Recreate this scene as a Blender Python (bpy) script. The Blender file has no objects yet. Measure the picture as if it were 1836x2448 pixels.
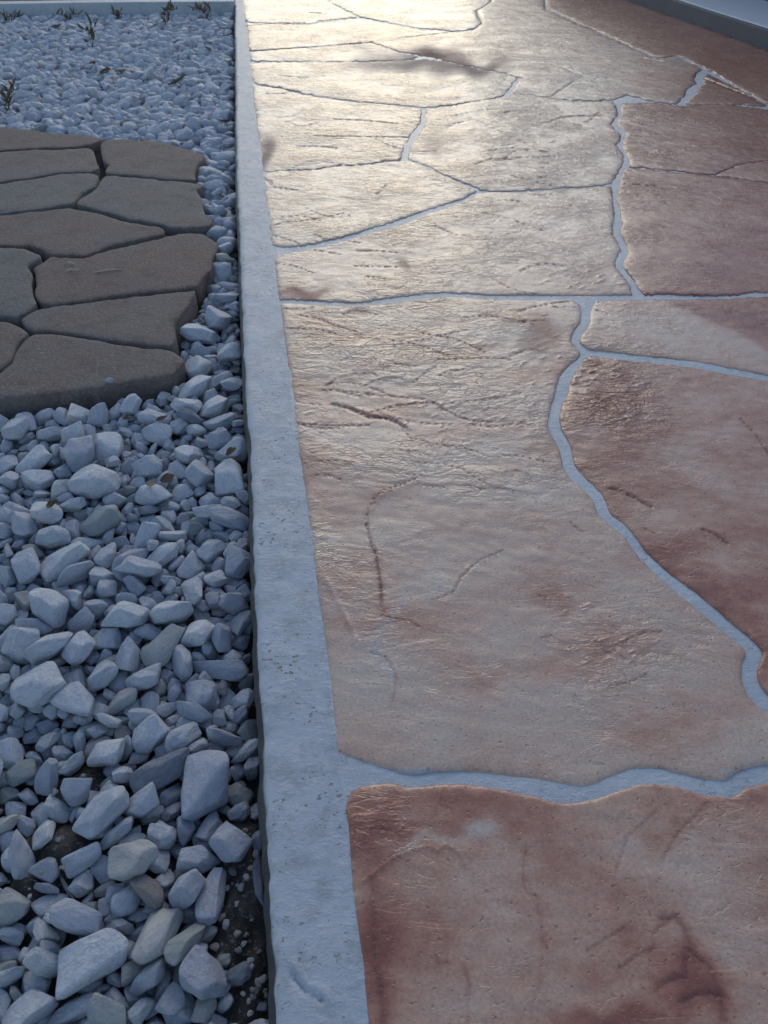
import bpy, bmesh, math, random
import numpy as np
from mathutils import Vector, Euler, Quaternion, Matrix
from mathutils.geometry import delaunay_2d_cdt
random.seed(3)
SC = bpy.context.scene
COL = SC.collection
# ------------------------------------------------------------------ camera
cam_d = bpy.data.cameras.new('camera'); cam = bpy.data.objects.new('camera', cam_d); COL.objects.link(cam)
cam.location = (0, 0, 0.80)
cam.rotation_euler = (math.radians(90 - 41.0), 0, 0)
cam_d.sensor_fit = 'VERTICAL'; cam_d.sensor_height = 36.0; cam_d.sensor_width = 27.0
cam_d.lens = 36.0 * 1850.0 / 2448.0
cam_d.clip_start = 0.02; cam_d.clip_end = 4000
cam_d.dof.use_dof = True; cam_d.dof.focus_distance = 1.25; cam_d.dof.aperture_fstop = 14.0
SC.camera = cam
# ------------------------------------------------------------------ sky and sun
SUN_EL, SUN_AZ = math.radians(24), math.radians(1.5)     # ahead of the camera, a hand above the horizon
world = bpy.data.worlds.new('World'); SC.world = world; world.use_nodes = True
wn = world.node_tree; wn.nodes.clear()
wo = wn.nodes.new('ShaderNodeOutputWorld'); bg = wn.nodes.new('ShaderNodeBackground'); sky = wn.nodes.new('ShaderNodeTexSky')
sky.sky_type = 'NISHITA'; sky.sun_disc = False; sky.sun_elevation = SUN_EL; sky.sun_rotation = SUN_AZ
sky.air_density = 1.0; sky.dust_density = 0.8; sky.ozone_density = 1.1
bg.inputs['Strength'].default_value = 0.12
wn.links.new(sky.outputs[0], bg.inputs[0]); wn.links.new(bg.outputs[0], wo.inputs[0])
sun_d = bpy.data.lights.new('sun', 'SUN'); sun_d.energy = 0.2; sun_d.angle = math.radians(30); sun_d.color = (0.95, 1.0, 0.86)
sun = bpy.data.objects.new('sun', sun_d); COL.objects.link(sun); sun.location = (0, 30, 8)
sdir = Vector((math.sin(SUN_AZ)*math.cos(SUN_EL), math.cos(SUN_AZ)*math.cos(SUN_EL), math.sin(SUN_EL)))
sun.rotation_euler = sdir.to_track_quat('Z', 'Y').to_euler()
SC.view_settings.view_transform = 'Standard'; SC.view_settings.look = 'None'
SC.view_settings.exposure = 0.38; SC.view_settings.gamma = 1.0
import math, random
import numpy as np
PITCH, CAMH, FPX, CX, CY = math.radians(41.0), 0.80, 1850.0, 918.0, 1224.0
SP, CP = math.sin(PITCH), math.cos(PITCH)
def ray(x, y):
    a, b = x - CX, CY - y
    return a, b * SP + FPX * CP, b * CP - FPX * SP
def gp(x, y, z=0.0):
    """point of the plane at height z that the photograph shows at pixel (x, y)"""
    dx, dy, dz = ray(x, y)
    t = (z - CAMH) / dz
    return dx * t, dy * t
def gpl(pts, z=0.0):
    return [gp(x, y, z) for x, y in pts]
def mpp(x, y, z=0.0):
    """metres per pixel and sine of the view's depression there"""
    dx, dy, dz = ray(x, y)
    return (z - CAMH) / dz, -dz / math.sqrt(dx*dx + dy*dy + dz*dz)
# ---------------- loose stones as seen: (x, y, long, short, angle, tone) in enlarged-crop units
# tone: 0 white, 1 mauve grey, 2 slate, 3 beige, 4 grey green, 5 brownish
K = 0.42194
S_A = '''90 140 150 130 0;455 75 150 110 10;600 120 180 150 0;720 200 220 130 0 1;830 140 160 110 -30;940 100 120 90 -10;1010 145 180 100 15
1250 90 130 80 0 1;1290 175 190 110 -10;170 215 210 100 10;45 240 160 90 -25;195 310 190 120 5;30 330 120 130 0;350 375 190 100 55;570 330 270 220 -20
480 260 90 80 0;740 300 150 70 15;850 310 150 100 25;880 240 150 50 0;1015 250 130 80 0;1110 325 150 140 0;1265 330 215 165 80;1060 205 60 60 0;1145 215 110 70 30
1080 410 120 60 -10;1170 455 110 90 0;1360 400 130 80 60 1;970 410 120 110 30;830 480 210 120 5;690 480 80 60 0;590 460 150 70 -15;430 460 170 70 -10
215 430 130 60 0;80 510 150 100 -20;250 550 170 110 5;140 620 160 110 -15;30 610 140 110 -20;340 640 190 150 -35;440 600 130 90 -50;560 530 90 60 0
680 580 230 140 10 4;780 640 200 110 50;905 650 130 80 60;1020 500 90 60 0;1080 515 70 60 60;1190 520 190 70 20;1290 570 250 120 -5 1;940 565 150 70 -25
1080 600 120 60 0 4;1100 655 140 50 5;1360 665 150 110 60 1;1210 720 160 100 30;1030 720 100 60 0 1;900 770 200 110 60;725 800 200 140 90 1;630 720 150 100 80
510 690 180 90 30;345 820 270 140 35;590 840 150 120 -30;430 900 210 110 40 1;130 840 170 130 -30;30 830 100 120 -40;190 750 140 80 20 4;100 710 100 60 90
270 740 120 60 -20;20 700 100 50 0;1060 830 150 110 -60;1170 815 100 90 0 1;1200 900 130 110 20;1345 840 165 160 0 1;930 880 120 50 -10;1085 930 90 80 60 1
265 930 110 70 -10;60 950 130 90 0;185 980 120 110 -60 4;575 945 120 90 0;720 940 130 130 60 1;835 985 210 140 85;640 1010 150 100 -10;430 1000 240 90 -15
520 1050 170 110 -10;75 1080 160 110 -50;290 1070 260 180 -30;240 1140 200 110 -20;960 1060 230 180 0;950 930 120 70 10;1070 1000 230 110 -55;1150 1000 80 90 0 1
1260 1020 180 120 10 1;1340 970 110 100 -60 1;730 1130 230 160 0;1340 1100 170 90 25 1;60 1180 140 110 90;200 1250 190 170 -20;420 1170 230 110 30;620 1230 180 130 -10
820 1230 170 80 10;1360 1190 150 120 50 1;1190 1200 220 160 30;250 1330 280 150 0;490 1310 190 170 -40;40 1300 130 110 -20 3;700 1370 200 130 60;930 1260 280 160 65 3
1080 1330 220 160 60 1;1390 1300 110 90 0 1;890 1430 210 140 -10;1210 1400 310 110 30 1;230 1500 280 210 20;420 1440 130 140 0;570 1470 190 160 30;1350 1480 230 190 80 1
740 1530 200 110 10 3;990 1510 100 80 30;1130 1540 210 150 0;900 1590 160 70 0;420 1610 260 150 0;20 1500 100 120 0;50 1600 160 90 -50;790 1650 230 110 0;1050 1680 230 80 0;1300 1620 120 90 20 1'''
S_B = '''95 40 220 130 0;340 30 140 90 30 1;490 30 150 80 -20;420 75 90 40 0;625 125 200 160 -20;760 50 220 150 10;950 60 230 110 30;1320 20 200 80 0;1160 60 200 120 40 1
900 190 350 150 25 2;1170 270 360 290 -80 1;1330 130 150 130 0 1;1410 150 150 130 90 1;50 180 170 130 40;30 330 120 90 -20;260 145 200 110 -10 1;430 300 170 150 -20 1
695 235 130 140 0;590 280 70 110 90 3;110 250 170 110 10 4;530 365 90 70 30;340 420 90 60 -60;385 470 90 90 0;248 575 190 130 90;600 470 310 190 45;820 420 250 140 5
700 575 240 100 25;1030 520 170 160 0 1;970 430 110 120 0 1;1160 560 210 120 55 1;900 590 170 140 0;800 690 300 210 10 3;1040 700 230 170 70;1290 650 220 180 -30 1
570 750 200 130 80;1420 600 130 90 -60 1;1420 820 280 80 80 1;1130 900 320 150 55 1;940 910 240 200 10 1;660 880 230 140 20;800 960 230 120 10 5;110 700 250 130 -75 1
60 870 180 140 0 3;345 790 170 34 30 4;395 860 160 80 65 3;170 1000 110 70 20;30 980 100 50 -20;370 1140 340 180 15 1;520 1260 420 240 25;900 1200 330 230 80 3
1060 1240 280 130 90 4;700 1320 180 130 30 3;220 1330 230 120 30;60 1330 250 120 70;480 1430 260 150 0;800 1420 220 180 0 1;1060 1440 300 230 -10 1;1330 1430 150 120 40 2
1290 1560 260 170 -30 4;130 1510 280 210 50;390 1570 320 150 10;650 1530 300 200 -60 4;840 1570 170 170 0;970 1560 160 150 40 1;1130 1610 150 110 0;220 1640 150 70 0
500 1630 110 80 0;730 1110 80 80 0;600 1080 110 90 0 1;510 1010 80 60 0;1270 1270 90 70 30 4;660 1030 110 120 0 1;10 1180 90 150 0;160 1170 80 70 0;940 320 80 70 0 3;1340 260 70 60 0 3;1000 270 80 60 0'''
S_C = '''1270 40 60 40 0;1240 120 130 80 -50;1190 130 50 50 0;1310 140 90 110 0 1;1285 230 120 60 0;1250 280 110 50 0;1300 340 120 70 20;1245 410 100 50 0;1290 450 150 90 20
1340 500 80 60 0;1230 515 90 40 0;1180 575 90 60 0;1270 615 150 60 -15;1330 650 90 50 0;1160 655 110 90 -30;1210 740 130 120 40 1;1310 735 130 120 0 1;1090 740 120 70 20
1140 820 190 90 -15;1030 790 60 50 0;1040 870 80 60 0;1110 890 100 50 0;1010 930 80 40 0;1280 950 150 100 30;1170 930 60 40 0 1;1150 990 150 90 -20;1110 1060 80 60 0
1230 1090 140 90 60;1320 1030 150 60 10 1;1050 1100 100 80 30;1140 1140 190 120 50;1190 1180 110 80 0 1;1310 1110 120 90 20;890 1190 250 110 -5;730 1230 120 100 50
650 1245 110 80 0;550 1240 110 100 60;795 1250 80 80 0;580 1300 130 130 -40;365 1265 150 80 -10;225 1285 150 70 -15;320 1310 110 90 -30;430 1300 200 90 10;30 1330 100 80 0
150 1350 170 80 -10;460 1370 140 100 0;620 1380 160 80 0;860 1290 170 90 0;740 1350 100 50 0;1020 1280 170 90 0;1210 1240 170 100 30;1320 1200 130 90 10 1;1230 1320 200 90 25
1340 1330 120 90 20 1;1090 1360 120 90 20;960 1390 160 70 0 2;1250 1390 120 70 0;250 1390 140 90 10;80 1390 110 70 0'''
def traced_stones():
    out = []
    for oy, s in ((1000, S_A), (1748, S_B), (450, S_C)):
        for r in s.replace('\n', ';').split(';'):
            v = [float(q) for q in r.split()]
            if len(v) < 5: continue
            out.append((v[0]*K, oy + v[1]*K, v[2]*K, v[3]*K, v[4], int(v[5]) if len(v) > 5 else 0))
    return out
# ---------------- outlines traced in photograph pixels
EDGE_R = [(560,-300),(572,-120),(580,0),(583,30),(588,60),(592,90),(597,150),(603,200),(608,250),(612,290),(620,340),(625,370),(628,412),(633,470),(641,525),(650,600),(656,640),(663,700),(672,760),(680,830),(690,900),(698,970),(707,1040),(716,1100),(727,1180),(737,1250),(746,1330),(758,1420),(769,1480),(779,1560),(789,1640),(796,1710),(801,1770),(806,1830),(822,1900),(834,2001),(843,2107),(853,2191),(870,2318),(882,2448),(897,2600),(910,2740)]
EDGE_L = [(549,-300),(556,-120),(563,0),(565,120),(567,300),(570,450),(576,600),(582,750),(590,900),(600,1050),(608,1200),(614,1400),(626,1650),(634,1748),(645,2000),(657,2250),(668,2448),(680,2600),(690,2740)]
Z_PAVER, T_PAVER, Z_SOIL = -0.025, 0.05, -0.088
PAVERS = {
'A': [(-190,288),(0,302),(100,315),(215,325),(246,331),(236,338),(212,347),(100,353),(0,359),(-190,370)],
'B': [(252,333),(310,332),(385,338),(440,352),(492,370),(488,380),(466,398),(462,412),(470,430),(400,426),(290,416),(250,414),(252,402),(262,392),(246,384),(243,365),(238,348)],
'C': [(-190,376),(0,363),(100,357),(212,352),(225,360),(229,385),(238,397),(222,408),(140,412),(60,426),(0,434),(-190,446)],
'D': [(-190,450),(0,438),(60,430),(150,414),(218,412),(238,420),(230,432),(226,445),(204,458),(186,472),(170,488),(120,497),(60,504),(0,509),(-190,519)],
'E': [(250,419),(290,420),(400,430),(470,435),(484,442),(468,453),(480,470),(490,512),(512,528),(498,538),(470,543),(412,545),(396,538),(310,524),(240,503),(182,490),(192,474),(216,460),(232,446),(238,430)],
'F': [(-190,524),(0,514),(60,509),(120,502),(165,497),(200,502),(240,511),(300,529),(380,543),(396,551),(392,560),(340,570),(270,582),(215,604),(205,608),(150,609),(118,607),(100,596),(75,587),(0,585),(-190,584)],
'G': [(-190,592),(0,591),(50,593),(80,601),(101,612),(88,622),(63,633),(70,645),(78,655),(73,675),(76,700),(88,725),(68,742),(38,757),(0,754),(-190,754)],
'H': [(118,613),(205,615),(230,602),(300,587),(400,565),(440,557),(480,556),(508,569),(522,582),(515,600),(505,620),(505,642),(485,660),(477,675),(470,684),(400,693),(300,701),(240,710),(180,720),(130,726),(100,726),(82,704),(87,680),(84,655),(78,638),(97,628)],
'I': [(100,733),(180,725),(240,716),(310,707),(400,699),(468,691),(463,706),(449,730),(430,755),(416,775),(418,790),(421,805),(410,821),(400,826),(340,822),(250,810),(165,795),(120,789),(82,789),(62,779),(47,765),(62,750),(87,738)],
'J': [(84,796),(120,795),(170,803),(250,816),(340,829),(405,833),(425,846),(443,861),(430,876),(410,893),(380,899),(300,911),(220,928),(120,941),(0,951),(-190,966),(-190,935),(0,889),(28,866),(36,842),(49,820),(70,800)],
'K': [(-190,768),(0,765),(30,770),(50,782),(70,795),(44,815),(31,837),(23,860),(0,881),(-190,926)],
}
SOIL_BARE = [(560,2050,45,70),(565,2200,60,130),(150,2030,80,55),(60,2120,45,40),(180,1890,40,40),(600,2350,30,100),(330,2060,50,25)]
def soil_z(x, y):
    """height of the earth under the gravel, a little higher where it lies bare (x, y metres, arrays)"""
    z = np.full(np.shape(x), Z_SOIL, float)
    far = np.clip((y - 1.9) / 1.2, 0, 1)
    z = z + 0.012 * far
    z += 0.004*np.sin(9*x+2)*np.sin(8*y+1) + 0.002*np.sin(31*x)*np.cos(27*y+2)
    for px, py, rx, ry in SOIL_BARE:
        cx, cy = gp(px, py, -0.07)
        m, s = mpp(px, py, -0.07)
        d2 = ((x-cx)/(rx*m*1.2))**2 + ((y-cy)/(ry*m/s*1.2))**2
        z = np.maximum(z, Z_SOIL + 0.030*np.exp(-d2*0.8))
    return z
# ---------------- rocks: a ball cut by soft planes, so faces are flat and edges worn
def ico(sub):
    t = (1+5**.5)/2
    v = [(-1,t,0),(1,t,0),(-1,-t,0),(1,-t,0),(0,-1,t),(0,1,t),(0,-1,-t),(0,1,-t),(t,0,-1),(t,0,1),(-t,0,-1),(-t,0,1)]
    f = [(0,11,5),(0,5,1),(0,1,7),(0,7,10),(0,10,11),(1,5,9),(5,11,4),(11,10,2),(10,7,6),(7,1,8),(3,9,4),(3,4,2),(3,2,6),(3,6,8),(3,8,9),(4,9,5),(2,4,11),(6,2,10),(8,6,7),(9,8,1)]
    v = [np.array(p)/np.linalg.norm(p) for p in v]
    for _ in range(sub):
        c = {}; g = []
        def mid(a, b):
            k = (min(a,b), max(a,b))
            if k not in c:
                p = v[a]+v[b]; v.append(p/np.linalg.norm(p)); c[k] = len(v)-1
            return c[k]
        for a, b, d in f:
            x, y, z = mid(a,b), mid(b,d), mid(d,a)
            g += [(a,x,z),(b,y,x),(d,z,y),(x,y,z)]
        f = g
    return np.array(v), f
NPROTO = 28
def rock(seed, sub):
    rs = np.random.RandomState(1000+seed)
    D, F = ico(sub)
    n = rs.randint(11, 18)
    N = rs.normal(size=(n,3)); N /= np.linalg.norm(N, axis=1)[:,None]
    N = np.vstack([N, [[0,0,1],[0,0,-1],[1,0,0],[-1,0,0],[0,1,0],[0,-1,0]]])
    N[-6:] += rs.normal(size=(6,3))*0.22; N /= np.linalg.norm(N, axis=1)[:,None]
    d = np.concatenate([rs.uniform(.74, 1.04, n), rs.uniform(.80, 1.0, 6)])
    q = np.maximum(D @ N.T, 1e-3) / d[None,:]
    p = 13.0 + rs.uniform(0, 15)
    r = 1.0 / (q**p).sum(1)**(1/p)
    # uneven, slightly broken surface
    for k in range(10):
        w = rs.normal(size=3); w = w/np.linalg.norm(w)*rs.uniform(2.0, 7.5)
        r += 0.017*rs.uniform(.4,1)*np.sin(D@w + rs.uniform(0,6.28)) / (1+k*.12)
    V = D*r[:,None]
    V -= (V.max(0)+V.min(0))/2
    V /= (V.max(0)-V.min(0))[None,:]/2      # fits the cube -1..1, half sizes are the scales
    return V, F
# stones of the near bed that one can point to by look: (enlarged crop, x, y) -> label, how others refer to it
LANDMARKS = {
('B',1170,270): ('largest mauve grey stone, lying beside the concrete edging', 'the largest mauve stone'),
('B',900,190): ('long dark slate blue stone left of the largest mauve stone', 'the long slate stone'),
('B',248,575): ('squarish white stone sitting alone on bare dark earth', 'the lone squarish stone'),
('B',600,470): ('big slanted white stone right of the lone squarish stone', 'the big slanted stone'),
('B',520,1260): ('largest pinkish white stone near the bottom left', 'the largest pinkish stone'),
('B',900,1200): ('large flat beige stone next to bare earth near the bottom', 'the flat beige stone'),
('B',370,1140): ('long mauve stone just above the largest pinkish stone', 'the long mauve stone'),
('B',345,790): ('thin greenish splinter of stone lying on bare earth', 'the thin splinter'),
('B',1420,820): ('thin mauve stone on edge against the concrete edging', 'the thin stone by the edging'),
('B',1130,900): ('long leaning mauve stone at the edge of the bare earth', 'the long leaning stone'),
('B',800,690): ('wide beige stone below the big slanted stone', 'the wide beige stone'),
('B',1290,650): ('mauve stone in the dark corner near the concrete edging', 'the dark corner stone'),
('B',820,420): ('triangular white stone right of the big slanted stone', 'the triangular stone'),
('B',1290,1560): ('greenish stone at the bottom close to the concrete edging', 'the bottom greenish stone'),
('B',1060,1440): ('large mauve stone below the flat beige stone', 'the large lower mauve stone'),
('B',130,1510): ('large pointed white stone in the bottom left corner', 'the bottom left pointed stone'),
('B',50,180): ('pale stone touching the left frame edge above the bare earth', 'the pale left edge stone'),
('B',390,1570): ('long white stone at the very bottom left of centre', 'the long bottom stone'),
('A',680,580): ('wide greenish grey stone in the middle of the near bed', 'the wide greenish stone'),
('A',1265,330): ('tall white stone by the edging with a brown leaf behind', 'the tall white stone'),
('A',725,800): ('upright blocky mauve stone below the wide greenish stone', 'the blocky mauve stone'),
('A',900,770): ('narrow slanted white stone right of the blocky mauve one', 'the narrow slanted stone'),
('A',570,330): ('largest white stone of the upper near bed', 'the largest upper stone'),
('A',930,1260): ('tall beige stone in the middle of the near bed', 'the tall beige stone'),
('A',1345,840): ('rounded mauve stone close to the concrete edging', 'the rounded mauve stone'),
('A',230,1500): ('big slanted white stone in the left of the near bed', 'the big left stone'),
('A',345,820): ('long slanted white stone left of the blocky mauve stone', 'the long slanted stone'),
('A',960,1060): ('broad white stone above the tall beige stone', 'the broad white stone'),
('A',290,1070): ('large peaked white stone in the left of the near bed', 'the large peaked stone'),
('A',1350,1480): ('big mauve stone pressed close to the concrete edging', 'the big edging side stone'),
('A',250,1330): ('wide white stone above the big left stone', 'the wide left stone'),
('C',890,1190): ('long flat white stone against the front paver', 'the long paver side stone'),
('C',1140,820): ('long white stone right of the pavers beside a bare gap', 'the long gap side stone'),
('C',320,1310): ('peaked white stone just in front of the front paver', 'the peaked paver side stone'),
('C',1310,735): ('roundish white stone between pavers and concrete edging', 'the roundish strip stone'),
('C',1200,1190): ('white stone right of the front paver corner', 'the paver corner stone'),
('C',1290,450): ('blocky white stone in the narrow strip beside the pavers', 'the blocky strip stone'),
}
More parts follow.
